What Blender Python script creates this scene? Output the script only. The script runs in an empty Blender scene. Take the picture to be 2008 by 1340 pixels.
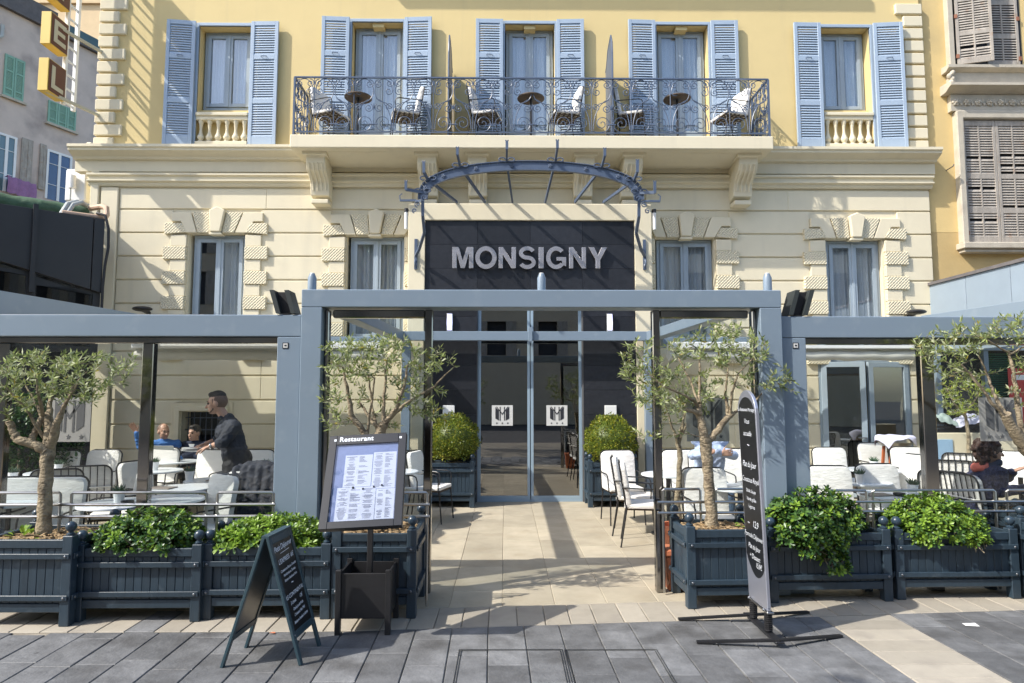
import bpy, bmesh, math, random
from mathutils import Vector, Matrix, Euler
random.seed(7)
R = math.radians
PI = math.pi
SC = bpy.context.scene
C = SC.collection

# ------------------------------------------------------------------ camera, sky, sun, exposure
F, CX, CY, EYE = 1300.0, 1004.0, 670.0, 1.7
YAW, PITCH = R(0.6), R(4.62)
cam_d = bpy.data.cameras.new('camera')
cam = bpy.data.objects.new('camera', cam_d)
C.objects.link(cam)
cam_d.sensor_fit = 'HORIZONTAL'
cam_d.sensor_width = 36.0
cam_d.lens = F / 2008 * 36
cam_d.clip_start = 0.05
cam_d.clip_end = 600
FWD = Vector((math.sin(YAW) * math.cos(PITCH), math.cos(YAW) * math.cos(PITCH), math.sin(PITCH)))
RGT = Vector((math.cos(YAW), -math.sin(YAW), 0))
UPV = RGT.cross(FWD)
EYEP = Vector((0, 0, EYE))
cam.matrix_world = Matrix(((RGT.x, UPV.x, -FWD.x, 0), (RGT.y, UPV.y, -FWD.y, 0), (RGT.z, UPV.z, -FWD.z, EYE), (0, 0, 0, 1)))
SC.camera = cam

SUN_V = Vector((0.92, 0.42, -1.0)).normalized()
world = bpy.data.worlds.new('World')
SC.world = world
world.use_nodes = True
nt = world.node_tree
sky = nt.nodes.new('ShaderNodeTexSky')
sky.sky_type = 'NISHITA'
sky.sun_disc = False
sky.sun_elevation = math.asin(-SUN_V.z)
sky.sun_rotation = math.atan2(-SUN_V.x, -SUN_V.y)
sky.air_density = 1.0
sky.dust_density = 1.6
sky.ozone_density = 0.8
bg = nt.nodes['Background']
nt.links.new(sky.outputs[0], bg.inputs[0])
bg.inputs[1].default_value = 0.15
sun_d = bpy.data.lights.new('sun', 'SUN')
sun = bpy.data.objects.new('sun', sun_d)
C.objects.link(sun)
sun_d.energy = 2.9
sun_d.angle = R(0.53)
sun_d.color = (1.0, 0.95, 0.87)
sun.rotation_euler = (-SUN_V).to_track_quat('Z', 'Y').to_euler()
sun.location = (-8, -6, 20)
SC.view_settings.view_transform = 'Standard'
SC.view_settings.look = 'None'
SC.view_settings.exposure = 1.09
SC.view_settings.gamma = 1.0
SC.view_settings.use_curve_mapping = False
SC.cycles.max_bounces = 8
SC.cycles.transparent_max_bounces = 16
SC.cycles.diffuse_bounces = 4
SC.cycles.glossy_bounces = 4
SC.cycles.caustics_reflective = False
SC.cycles.caustics_refractive = False
SC.cycles.use_denoising = True

# ------------------------------------------------------------------ measuring helpers (photo pixel -> point on a real plane)
def ray(px, py):
    return FWD + RGT * ((px - CX) / F) - UPV * ((py - CY) / F)
def at(px, py, Y):
    d = ray(px, py); p = EYEP + d * (Y / d.y); return p
def gnd(px, py, z=0.0):
    d = ray(px, py); return EYEP + d * ((z - EYE) / d.z)
def hit(px, py, p0, n):
    d = ray(px, py); return EYEP + d * ((p0 - EYEP).dot(n) / d.dot(n))
def FX(px, Y, py=500):
    return at(px, py, Y).x
def FZ(py, Y, px=1000):
    return at(px, py, Y).z

# ------------------------------------------------------------------ materials
def pm(name, col, rough=0.6, metal=0.0, var=0.08, vscale=2.0, bump=0.0, bscale=80.0, rnd=0.0, spec=0.5,
       dirt=None, stretch=None, coat=0.0, hue2=None, trans=0.0, bdist=0.01, streak=None, spots=None):
    m = bpy.data.materials.new(name)
    m.use_nodes = True
    t = m.node_tree
    N, L = t.nodes, t.links
    b = N['Principled BSDF']
    b.inputs['Roughness'].default_value = rough
    b.inputs['Metallic'].default_value = metal
    b.inputs['Specular IOR Level'].default_value = spec
    if coat: b.inputs['Coat Weight'].default_value = coat
    tc = N.new('ShaderNodeTexCoord')
    src = tc.outputs['Object']
    if stretch:
        mp = N.new('ShaderNodeMapping'); mp.inputs['Scale'].default_value = stretch
        L.new(src, mp.inputs[0]); src = mp.outputs[0]
    n1 = N.new('ShaderNodeTexNoise'); n1.inputs['Scale'].default_value = vscale; n1.inputs['Detail'].default_value = 6
    n1.inputs['Roughness'].default_value = 0.65
    L.new(src, n1.inputs['Vector'])
    mr = N.new('ShaderNodeMapRange'); mr.inputs[1].default_value = 0.3; mr.inputs[2].default_value = 0.7
    L.new(n1.outputs[0], mr.inputs[0])
    mix = N.new('ShaderNodeMix'); mix.data_type = 'RGBA'
    c = Vector(col)
    c2 = Vector(hue2) if hue2 else c * (1 + var)
    lo = c * (1 - var)
    mix.inputs[6].default_value = (*lo, 1); mix.inputs[7].default_value = (min(1, c2.x), min(1, c2.y), min(1, c2.z), 1)
    L.new(mr.outputs[0], mix.inputs[0])
    out = mix.outputs[2]
    if rnd:
        oi = N.new('ShaderNodeObjectInfo')
        m2 = N.new('ShaderNodeMapRange'); m2.inputs[3].default_value = 1 - rnd; m2.inputs[4].default_value = 1 + rnd
        L.new(oi.outputs['Random'], m2.inputs[0])
        mm = N.new('ShaderNodeMix'); mm.data_type = 'RGBA'; mm.blend_type = 'MULTIPLY'; mm.inputs[0].default_value = 1
        L.new(out, mm.inputs[6]); L.new(m2.outputs[0], mm.inputs[7]); out = mm.outputs[2]
    if dirt:
        dcol, dscale, dlo, dhi, damt = dirt
        n2 = N.new('ShaderNodeTexNoise'); n2.inputs['Scale'].default_value = dscale; n2.inputs['Detail'].default_value = 8
        L.new(tc.outputs['Object'], n2.inputs['Vector'])
        r2 = N.new('ShaderNodeMapRange'); r2.inputs[1].default_value = dlo; r2.inputs[2].default_value = dhi; r2.inputs[4].default_value = damt
        L.new(n2.outputs[0], r2.inputs[0])
        m3 = N.new('ShaderNodeMix'); m3.data_type = 'RGBA'; m3.inputs[7].default_value = (*dcol, 1)
        L.new(r2.outputs[0], m3.inputs[0]); L.new(out, m3.inputs[6]); out = m3.outputs[2]
    if streak:
        scol, samt = streak
        ms_ = N.new('ShaderNodeMapping'); ms_.inputs['Scale'].default_value = (5, 5, 0.35); L.new(tc.outputs['Object'], ms_.inputs[0])
        n4 = N.new('ShaderNodeTexNoise'); n4.inputs['Scale'].default_value = 1.0; n4.inputs['Detail'].default_value = 7; L.new(ms_.outputs[0], n4.inputs['Vector'])
        r4 = N.new('ShaderNodeMapRange'); r4.inputs[1].default_value = 0.55; r4.inputs[2].default_value = 0.8; r4.inputs[4].default_value = samt; L.new(n4.outputs[0], r4.inputs[0])
        m4 = N.new('ShaderNodeMix'); m4.data_type = 'RGBA'; m4.inputs[7].default_value = (*scol, 1)
        L.new(r4.outputs[0], m4.inputs[0]); L.new(out, m4.inputs[6]); out = m4.outputs[2]
    if spots:
        scol, sscale, srad, samt = spots
        vo = N.new('ShaderNodeTexVoronoi'); vo.inputs['Scale'].default_value = sscale; L.new(tc.outputs['Object'], vo.inputs['Vector'])
        dn = N.new('ShaderNodeTexNoise'); dn.inputs['Scale'].default_value = 40; L.new(tc.outputs['Object'], dn.inputs['Vector'])
        sc_ = N.new('ShaderNodeSeparateColor'); L.new(vo.outputs['Color'], sc_.inputs[0])
        rd = N.new('ShaderNodeMath'); rd.operation = 'MULTIPLY'; rd.inputs[1].default_value = srad * 2; L.new(sc_.outputs[0], rd.inputs[0])
        d2 = N.new('ShaderNodeMath'); d2.operation = 'MULTIPLY_ADD'; d2.inputs[1].default_value = srad; L.new(dn.outputs[0], d2.inputs[0]); L.new(vo.outputs['Distance'], d2.inputs[2])
        lt = N.new('ShaderNodeMath'); lt.operation = 'LESS_THAN'; L.new(d2.outputs[0], lt.inputs[0]); L.new(rd.outputs[0], lt.inputs[1])
        am = N.new('ShaderNodeMath'); am.operation = 'MULTIPLY'; am.inputs[1].default_value = samt; L.new(lt.outputs[0], am.inputs[0])
        m5 = N.new('ShaderNodeMix'); m5.data_type = 'RGBA'; m5.inputs[7].default_value = (*scol, 1)
        L.new(am.outputs[0], m5.inputs[0]); L.new(out, m5.inputs[6]); out = m5.outputs[2]
    L.new(out, b.inputs['Base Color'])
    if bump:
        n3 = N.new('ShaderNodeTexNoise'); n3.inputs['Scale'].default_value = bscale; n3.inputs['Detail'].default_value = 4
        L.new(src, n3.inputs['Vector'])
        bp = N.new('ShaderNodeBump'); bp.inputs['Strength'].default_value = bump; bp.inputs['Distance'].default_value = bdist
        L.new(n3.outputs[0], bp.inputs['Height']); L.new(bp.outputs[0], b.inputs['Normal'])
    if trans:
        tr = N.new('ShaderNodeBsdfTranslucent'); L.new(out, tr.inputs[0])
        ms = N.new('ShaderNodeMixShader'); ms.inputs[0].default_value = trans
        L.new(b.outputs[0], ms.inputs[1]); L.new(tr.outputs[0], ms.inputs[2])
        L.new(ms.outputs[0], N['Material Output'].inputs[0])
    return m

def glass_mat(name, tint=(0.93, 0.96, 0.95), ior=1.5, boost=0.0, rough=0.0):
    m = bpy.data.materials.new(name); m.use_nodes = True
    t = m.node_tree; N, L = t.nodes, t.links
    N.remove(N['Principled BSDF'])
    tr = N.new('ShaderNodeBsdfTransparent'); tr.inputs[0].default_value = (*tint, 1)
    gl = N.new('ShaderNodeBsdfGlossy'); gl.inputs['Roughness'].default_value = rough
    # thin pane: Schlick reflectance, alike from both faces
    lw = N.new('ShaderNodeLayerWeight'); lw.inputs[0].default_value = 0.5
    pw = N.new('ShaderNodeMath'); pw.operation = 'POWER'; pw.inputs[1].default_value = 4.0
    L.new(lw.outputs['Facing'], pw.inputs[0])
    ad = N.new('ShaderNodeMath'); ad.operation = 'MULTIPLY_ADD'; ad.inputs[1].default_value = 0.75; ad.inputs[2].default_value = boost + 0.03; ad.use_clamp = True
    L.new(pw.outputs[0], ad.inputs[0])
    ms = N.new('ShaderNodeMixShader')
    L.new(ad.outputs[0], ms.inputs[0]); L.new(tr.outputs[0], ms.inputs[1]); L.new(gl.outputs[0], ms.inputs[2])
    L.new(ms.outputs[0], N['Material Output'].inputs[0])
    return m

def rustic_mat(name, col):
    # diamond-pointed bossage: fine relief only
    m = pm(name, col, 0.8, var=0.05)
    t = m.node_tree; N, L = t.nodes, t.links
    b = N['Principled BSDF']
    tc = N.new('ShaderNodeTexCoord'); sx = N.new('ShaderNodeSeparateXYZ'); L.new(tc.outputs['Object'], sx.inputs[0])
    def mth(op, a, bb):
        n = N.new('ShaderNodeMath'); n.operation = op
        for i, v in enumerate((a, bb)):
            if v is None: continue
            if isinstance(v, (int, float)): n.inputs[i].default_value = v
            else: L.new(v, n.inputs[i])
        return n.outputs[0]
    k = 2 * PI / 0.052
    s1 = mth('ABSOLUTE', mth('SINE', mth('MULTIPLY', mth('ADD', sx.outputs[0], sx.outputs[2]), k / 2), None), None)
    s2 = mth('ABSOLUTE', mth('SINE', mth('MULTIPLY', mth('SUBTRACT', sx.outputs[0], sx.outputs[2]), k / 2), None), None)
    h = mth('MULTIPLY', s1, s2)
    bp = N.new('ShaderNodeBump'); bp.inputs['Strength'].default_value = 1.0; bp.inputs['Distance'].default_value = 0.011
    L.new(h, bp.inputs['Height']); L.new(bp.outputs[0], b.inputs['Normal'])
    return m

def emit_mat(name, col, s):
    m = bpy.data.materials.new(name); m.use_nodes = True
    b = m.node_tree.nodes['Principled BSDF']
    b.inputs['Base Color'].default_value = (*col, 1)
    b.inputs['Emission Color'].default_value = (*col, 1); b.inputs['Emission Strength'].default_value = s
    return m

M = {}
M['yellow'] = pm('yellow_stucco', (0.70, 0.55, 0.265), 0.85, streak=((0.52, 0.42, 0.24), .28), var=0.04, vscale=0.9, bump=0.12, bscale=45, dirt=((0.55, 0.42, 0.22), 1.1, 0.55, 0.85, 0.35))
M['cream'] = pm('cream_stucco', (0.72, 0.648, 0.475), 0.85, streak=((0.50, 0.46, 0.36), .30), var=0.04, vscale=1.2, bump=0.12, bscale=50, dirt=((0.50, 0.45, 0.34), 2.2, 0.56, 0.85, 0.35))
M['rustic'] = rustic_mat('rusticated_stucco', (0.70, 0.63, 0.455))
M['shutter'] = pm('blue_grey_paint', (0.355, 0.44, 0.54), 0.45, var=0.05, vscale=4, bump=0.04)
M['frame'] = pm('blue_grey_joinery', (0.34, 0.405, 0.46), 0.4, var=0.05, vscale=4)
M['alu'] = pm('pergola_blue_grey', (0.20, 0.258, 0.32), 0.35, var=0.03, vscale=2, dirt=((0.33, 0.38, 0.42), 6, 0.55, 0.8, 0.3))
M['doorframe'] = pm('door_blue_frame', (0.29, 0.385, 0.465), 0.35, var=0.03)
M['planter'] = pm('slate_blue_paint', (0.028, 0.047, 0.066), 0.42, var=0.16, vscale=5, rnd=0.12, bump=0.10, bscale=30, stretch=(6, 6, 1),
                  dirt=((0.15, 0.18, 0.2), 9, 0.62, 0.8, 0.45))
M['chrome'] = pm('polished_steel', (0.27, 0.26, 0.25), 0.12, metal=1.0, var=0.1, vscale=5)
M['steel'] = pm('brushed_steel', (0.42, 0.42, 0.41), 0.3, metal=1.0, var=0.05)
M['iron'] = pm('wrought_iron', (0.055, 0.07, 0.105), 0.5, var=0.15, vscale=9)
M['ironblue'] = pm('blue_iron_paint', (0.085, 0.115, 0.175), 0.38, var=0.1, vscale=6)
M['black'] = pm('black_metal', (0.018, 0.018, 0.02), 0.4, var=0.2, vscale=8)
M['blackmatt'] = pm('black_matt', (0.014, 0.014, 0.016), 0.55, var=0.2, vscale=5)
M['tile'] = pm('black_stone', (0.022, 0.024, 0.03), 0.32, var=0.25, vscale=14, rnd=0.22, bump=0.05, bscale=120)
M['grout'] = pm('grey_grout', (0.13, 0.13, 0.13), 0.9)
M['white'] = pm('white_canvas', (0.80, 0.78, 0.74), 0.85, var=0.04, vscale=5, bump=0.35, bscale=7, stretch=(1.5, 1.5, 4), bdist=0.03, rnd=0.05)
M['whitepaint'] = pm('white_paint', (0.80, 0.80, 0.78), 0.5, var=0.03)
M['tabletop'] = pm('white_tabletop', (0.72, 0.76, 0.80), 0.25, var=0.03)
M['porcelain'] = pm('white_ceramic', (0.80, 0.80, 0.80), 0.25, var=0.02)
M['weave'] = pm('brown_weave', (0.085, 0.06, 0.042), 0.7, var=0.3, vscale=40)
M['lime'] = pm('limestone_slab', (0.40, 0.352, 0.262), 0.75, spots=((0.2, 0.17, 0.13), 2.6, .045, .35), var=0.15, vscale=2.6, rnd=0.13, bump=0.08, bscale=60,
               dirt=((0.30, 0.24, 0.16), 3.0, 0.52, 0.75, 0.45))
M['pale'] = pm('pale_sandstone', (0.345, 0.31, 0.25), 0.8, spots=((0.12, 0.11, 0.10), 3.1, .05, .5), var=0.12, vscale=4, rnd=0.14, bump=0.15, bscale=70, dirt=((0.18, 0.16, 0.14), 4, 0.52, 0.72, 0.5))
M['slate'] = pm('dark_paving_stone', (0.135, 0.137, 0.139), 0.70, spots=((0.05, 0.05, 0.05), 2.7, .055, .6), var=0.32, vscale=5.5, rnd=0.26, bump=0.45, bscale=34, bdist=.012,
                dirt=((0.05, 0.048, 0.046), 2.6, 0.52, 0.70, 0.75))
M['joint'] = pm('sandy_joint', (0.23, 0.205, 0.165), 0.95, var=0.25, vscale=8, bump=0.3)
M['asphalt'] = pm('asphalt', (0.06, 0.06, 0.062), 0.9, var=0.2, vscale=6, bump=0.3, bscale=120)
M['glass'] = glass_mat('clear_glass', (0.94, 0.96, 0.955), 1.5, 0.0)
M['dimglass'] = glass_mat('dim_glass', (0.6, 0.62, 0.62), 1.5, 0.05)
M['limejoint'] = pm('limestone_joint', (0.30, 0.26, 0.20), 0.95, var=.15)
M['winglass'] = glass_mat('window_glass', (0.92, 0.945, 0.96), 1.5, 0.13)
M['doorglass'] = glass_mat('door_glass', (0.50, 0.52, 0.52), 1.55, 0.22)
M['dark'] = pm('dark_interior', (0.02, 0.021, 0.024), 0.8)
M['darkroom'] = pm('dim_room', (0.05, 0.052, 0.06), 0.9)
M['curtain'] = pm('sheer_curtain', (0.86, 0.885, 0.90), 0.9, var=0.03, vscale=3, trans=0.15)
M['soil'] = pm('bark_mulch', (0.34, 0.24, 0.13), 0.95, var=0.4, vscale=30, bump=0.8, bscale=60)
M['trunk'] = pm('olive_bark', (0.29, 0.235, 0.155), 0.85, var=0.35, vscale=16, bump=1.0, bscale=38, bdist=.02, stretch=(1, 1, 1.6), dirt=((0.10, 0.075, 0.05), 14, 0.50, 0.66, 0.75))
M['twig'] = pm('olive_twig', (0.24, 0.20, 0.14), 0.85, var=0.2, vscale=20)
M['ol1'] = pm('olive_leaf', (0.28, 0.335, 0.11), 0.45, var=0.25, vscale=9, trans=0.38)
M['ol2'] = pm('olive_leaf_dark', (0.14, 0.185, 0.065), 0.45, var=0.25, vscale=9, trans=0.2)
M['ol3'] = pm('olive_leaf_silver', (0.44, 0.47, 0.29), 0.5, var=0.2, vscale=9, trans=0.3)
M['ol4'] = pm('olive_leaf_yellow', (0.33, 0.27, 0.04), 0.5, var=0.2, vscale=9, trans=0.3)
M['pt1'] = pm('glossy_leaf', (0.075, 0.155, 0.035), 0.35, var=0.25, vscale=8, trans=0.2)
M['pt2'] = pm('glossy_leaf_dark', (0.036, 0.09, 0.024), 0.35, var=0.25, vscale=8, trans=0.15)
M['pt3'] = pm('glossy_leaf_fresh', (0.21, 0.34, 0.04), 0.4, var=0.25, vscale=8, trans=0.3)
M['bx1'] = pm('box_leaf', (0.19, 0.235, 0.02), 0.45, var=0.3, vscale=9, trans=0.3)
M['bx2'] = pm('box_leaf_dark', (0.095, 0.135, 0.016), 0.45, var=0.3, vscale=9, trans=0.2)
M['bx3'] = pm('box_leaf_gold', (0.34, 0.32, 0.03), 0.5, var=0.3, vscale=9, trans=0.35)
M['terracotta'] = pm('terracotta', (0.52, 0.17, 0.08), 0.75, var=0.15, vscale=6)
M['gold'] = pm('yellow_sign_side', (0.72, 0.50, 0.11), 0.5, var=0.06, vscale=3)
M['brown'] = pm('maroon_sign_face', (0.115, 0.035, 0.025), 0.4, var=0.08)
M['letter'] = pm('cream_sign_letter', (0.58, 0.53, 0.38), 0.5, var=0.05)
M['signlet'] = pm('brushed_letter', (0.60, 0.58, 0.61), 0.24, metal=0.75, var=0.16, vscale=7, stretch=(1, 1, 2))
M['pinkwall'] = pm('grey_pink_render', (0.58, 0.49, 0.43), 0.9, var=0.10, vscale=0.8, bump=0.2, bscale=30, dirt=((0.17, 0.14, 0.14), 0.9, 0.5, 0.75, 0.6))
M['mint'] = pm('mint_shutter', (0.22, 0.40, 0.30), 0.55, var=0.08, vscale=5)
M['greywood'] = pm('weathered_wood', (0.36, 0.325, 0.28), 0.85, var=0.25, vscale=9, stretch=(1, 1, 0.3), bump=0.3, dirt=((0.32, 0.20, 0.13), 6, 0.60, 0.72, 0.6))
M['stone'] = pm('old_stone', (0.50, 0.45, 0.36), 0.85, var=0.15, vscale=3, bump=0.3, bscale=40, dirt=((0.20, 0.17, 0.14), 3, 0.55, 0.75, 0.5))
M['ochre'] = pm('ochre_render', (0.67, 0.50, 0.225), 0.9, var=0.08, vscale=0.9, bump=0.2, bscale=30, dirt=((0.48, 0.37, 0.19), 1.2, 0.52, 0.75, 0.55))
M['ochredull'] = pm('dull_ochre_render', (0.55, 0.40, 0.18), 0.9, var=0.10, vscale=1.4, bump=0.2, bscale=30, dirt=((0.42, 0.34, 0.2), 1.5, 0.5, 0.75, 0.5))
M['roofpanel'] = pm('grey_blue_cladding', (0.26, 0.32, 0.38), 0.4, var=0.05, rnd=0.05)
M['darkclad'] = pm('anthracite_cladding', (0.022, 0.021, 0.021), 0.42, var=0.12, vscale=3)
M['tarp'] = pm('green_tarpaulin', (0.06, 0.115, 0.06), 0.7, var=0.25, vscale=6, bump=0.5, bscale=9, bdist=0.04, dirt=((0.45, 0.45, 0.38), 5, 0.62, 0.72, 0.8))
M['hose'] = pm('grey_hose', (0.42, 0.44, 0.42), 0.6, var=0.1)
M['pipe'] = pm('peach_pipe', (0.52, 0.36, 0.25), 0.6, var=0.12)
M['lilac'] = pm('lilac_cloth', (0.30, 0.16, 0.30), 0.9, var=0.15, vscale=6, bump=0.4, bscale=8)
M['skin'] = pm('skin', (0.50, 0.29, 0.20), 0.5, var=0.08, vscale=12)
M['hairdark'] = pm('dark_hair', (0.02, 0.014, 0.011), 0.6, var=0.3, vscale=60, bump=0.5, bscale=120)
M['hairbrown'] = pm('auburn_hair', (0.045, 0.02, 0.013), 0.6, var=0.4, vscale=40, bump=0.8, bscale=60)
M['stubble'] = pm('shaved_hair', (0.15, 0.09, 0.065), 0.6, var=0.15, vscale=40)
M['shirtblack'] = pm('black_cotton', (0.020, 0.024, 0.036), 0.8, var=0.3, vscale=10, bump=0.5, bscale=14, bdist=0.02)
M['trousers'] = pm('black_trousers', (0.011, 0.011, 0.013), 0.8, var=0.2, vscale=10, bump=0.4, bscale=12, bdist=0.02)
M['shirtblue'] = pm('blue_cotton', (0.055, 0.17, 0.44), 0.8, var=0.15, vscale=10, bump=0.5, bscale=14, bdist=0.02)
M['navy'] = pm('navy_knit', (0.014, 0.022, 0.05), 0.85, var=0.2, vscale=20, bump=0.4, bscale=30)
M['cardigan'] = pm('flecked_navy_knit', (0.022, 0.026, 0.062), 0.9, var=0.9, vscale=60, bump=0.7, bscale=70)
M['paleblue'] = pm('pale_blue_shirt', (0.42, 0.50, 0.68), 0.8, var=0.1, vscale=10, bump=0.5, bscale=14, bdist=0.02)
M['jeans'] = pm('blue_jeans', (0.06, 0.10, 0.16), 0.85, var=0.2, vscale=14)
M['coral'] = pm('coral_top', (0.62, 0.17, 0.13), 0.8)
M['menuglass'] = glass_mat('menu_glass', (0.90, 0.92, 0.96), 1.5, 0.03)
M['paper'] = pm('menu_paper', (0.72, 0.74, 0.80), 0.7, var=0.03)
M['paperback'] = pm('menu_backing', (0.20, 0.25, 0.42), 0.6, var=0.2, vscale=5)
M['print'] = pm('grey_print', (0.20, 0.21, 0.27), 0.8)
M['chalk'] = pm('chalk_marker', (0.78, 0.82, 0.88), 0.8)
M['slateboard'] = pm('blackboard', (0.012, 0.013, 0.015), 0.28, var=0.3, vscale=5)
M['totem'] = pm('brushed_aluminium', (0.45, 0.47, 0.55), 0.32, metal=0.7, var=0.08)
M['boardframe'] = pm('dark_teal_frame', (0.028, 0.058, 0.075), 0.4, var=0.1)
M['sconce'] = emit_mat('sconce_light', (0.66, 0.66, 1.0), 0.75)
M['bluebox'] = pm('sky_blue_panel', (0.30, 0.45, 0.60), 0.5)
M['red'] = pm('red_poster', (0.50, 0.05, 0.04), 0.6, var=0.1)
M['greenbl'] = pm('green_louvre', (0.03, 0.11, 0.06), 0.5, var=0.2)
M['orange'] = pm('orange_wood', (0.46, 0.12, 0.04), 0.6, var=0.15)
M['linen'] = pm('lilac_white_linen', (0.60, 0.60, 0.76), 0.9, var=0.05)
M['succ'] = pm('succulent', (0.05, 0.10, 0.05), 0.5, var=0.2)
M['tan'] = pm('tan_render', (0.55, 0.47, 0.35), 0.9, var=0.06)
M['sidefar'] = pm('peach_render', (0.66, 0.50, 0.30), 0.9, var=0.05)
M['slateroof'] = pm('teal_slate', (0.07, 0.13, 0.15), 0.7, var=0.15)
M['fibre'] = pm('grey_fibre_roof', (0.13, 0.12, 0.12), 0.9, var=0.2, vscale=5)
M['awning'] = pm('ivory_canvas', (0.55, 0.54, 0.48), 0.8, var=0.05)

# ------------------------------------------------------------------ mesh helpers
class MB:
    def __init__(self):
        self.v = []; self.f = []; self.mi = []
        self.cur = 0
    def add(self, vs, fs):
        o = len(self.v)
        self.v.extend([tuple(p) for p in vs])
        for f in fs:
            self.f.append(tuple(o + i for i in f)); self.mi.append(self.cur)
        return self
    def box(self, x0, x1, y0, y1, z0, z1):
        x0, x1 = min(x0, x1), max(x0, x1); y0, y1 = min(y0, y1), max(y0, y1); z0, z1 = min(z0, z1), max(z0, z1)
        return self.add([(x0, y0, z0), (x1, y0, z0), (x1, y1, z0), (x0, y1, z0), (x0, y0, z1), (x1, y0, z1), (x1, y1, z1), (x0, y1, z1)],
                        [(0, 3, 2, 1), (4, 5, 6, 7), (0, 1, 5, 4), (1, 2, 6, 5), (2, 3, 7, 6), (3, 0, 4, 7)])
    def obox(self, c, ax, ay, az):
        # oriented box: centre and three half-axis vectors
        c, ax, ay, az = Vector(c), Vector(ax), Vector(ay), Vector(az)
        if ax.cross(ay).dot(az) < 0: ay = -ay
        vs = [c + ax * i + ay * j + az * k for k in (-1, 1) for (i, j) in ((-1, -1), (1, -1), (1, 1), (-1, 1))]
        fs = [(0, 3, 2, 1), (4, 5, 6, 7), (0, 1, 5, 4), (1, 2, 6, 5), (2, 3, 7, 6), (3, 0, 4, 7)]
        return self.add(vs, fs)
    def bar(self, p, q, w, h=None, up=(0, 0, 1)):
        # square-section bar between two points
        p, q = Vector(p), Vector(q); h = h or w
        d = (q - p); n = d.normalized(); u = Vector(up)
        if abs(n.dot(u)) > 0.98: u = Vector((0, 1, 0))
        s = n.cross(u).normalized(); u = s.cross(n)
        return self.obox((p + q) / 2, d / 2, s * w / 2, u * h / 2)
    def hexa(self, bot, top):
        # 4 bottom points and 4 top points (counter-clockwise from above)
        return self.add(list(bot) + list(top), [(0, 3, 2, 1), (4, 5, 6, 7), (0, 1, 5, 4), (1, 2, 6, 5), (2, 3, 7, 6), (3, 0, 4, 7)])
    def prism(self, poly, a, b, plane='XZ'):
        # extrude a polygon; XZ: along Y from a to b; XY: along Z; YZ: along X
        def P(u, v, w):
            return (u, w, v) if plane == 'XZ' else ((u, v, w) if plane == 'XY' else (w, u, v))
        n = len(poly)
        area = sum(poly[i][0] * poly[(i + 1) % n][1] - poly[(i + 1) % n][0] * poly[i][1] for i in range(n))
        if area < 0: poly = poly[::-1]
        lo, hi = min(a, b), max(a, b)
        vs = [P(u, v, lo) for u, v in poly] + [P(u, v, hi) for u, v in poly]
        if plane == 'XZ':
            fs = [tuple(range(n)), tuple(range(2 * n - 1, n - 1, -1))]
            fs += [(i, n + i, n + (i + 1) % n, (i + 1) % n) for i in range(n)]
        else:
            fs = [tuple(range(n - 1, -1, -1)), tuple(range(n, 2 * n))]
            fs += [(i, (i + 1) % n, n + (i + 1) % n, n + i) for i in range(n)]
        return self.add(vs, fs)
    def tube(self, path, r, n=8, caps=True):
        path = [Vector(p) for p in path]
        rs = r if isinstance(r, (list, tuple)) else [r] * len(path)
        o = len(self.v); m = len(path)
        prev = None
        for i, p in enumerate(path):
            d = (path[min(i + 1, m - 1)] - path[max(i - 1, 0)])
            if d.length < 1e-9: d = Vector((0, 0, 1))
            d.normalize()
            if prev is None:
                u = d.orthogonal().normalized()
            else:
                u = prev - d * prev.dot(d)
                u = u.normalized() if u.length > 1e-6 else d.orthogonal().normalized()
            prev = u; w = d.cross(u)
            for k in range(n):
                a = 2 * PI * k / n
                q = p + (u * math.cos(a) + w * math.sin(a)) * rs[i]
                self.v.append((q.x, q.y, q.z))
        for i in range(m - 1):
            for k in range(n):
                a, b = o + i * n + k, o + i * n + (k + 1) % n
                self.f.append((a, b, b + n, a + n)); self.mi.append(self.cur)
        if caps:
            self.f.append(tuple(o + k for k in range(n - 1, -1, -1))); self.mi.append(self.cur)
            self.f.append(tuple(o + (m - 1) * n + k for k in range(n))); self.mi.append(self.cur)
        return self
    def lathe(self, prof, c=(0, 0, 0), n=16):
        # profile of (radius, z) from bottom to top
        o = len(self.v); c = Vector(c); m = len(prof)
        for r, z in prof:
            for k in range(n):
                a = 2 * PI * k / n
                self.v.append((c.x + r * math.cos(a), c.y + r * math.sin(a), c.z + z))
        for i in range(m - 1):
            for k in range(n):
                a, b = o + i * n + k, o + i * n + (k + 1) % n
                self.f.append((a, b, b + n, a + n)); self.mi.append(self.cur)
        self.f.append(tuple(o + k for k in range(n - 1, -1, -1))); self.mi.append(self.cur)
        self.f.append(tuple(o + (m - 1) * n + k for k in range(n))); self.mi.append(self.cur)
        return self
    def ball(self, c, r, n=12, m=8, sq=(1, 1, 1)):
        c = Vector(c)
        prof = [(math.sin(PI * i / m), -math.cos(PI * i / m)) for i in range(m + 1)]
        vs = []; fs = []
        for rr, z in prof:
            for k in range(n):
                a = 2 * PI * k / n
                vs.append((c.x + r * sq[0] * rr * math.cos(a), c.y + r * sq[1] * rr * math.sin(a), c.z + r * sq[2] * z))
        for i in range(m):
            for k in range(n):
                a, b = i * n + k, i * n + (k + 1) % n
                if i == 0: fs.append((a, b + n, a + n))
                elif i == m - 1: fs.append((a, b, a + n))
                else: fs.append((a, b, b + n, a + n))
        return self.add(vs, fs)
    def cone(self, p, rp, q, rq, n=12):
        # sphere-swept tapered limb
        p, q = Vector(p), Vector(q)
        self.ball(p, rp, n, 8); self.ball(q, rq, n, 8)
        return self.tube([p, q], [rp, rq], n)
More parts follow.
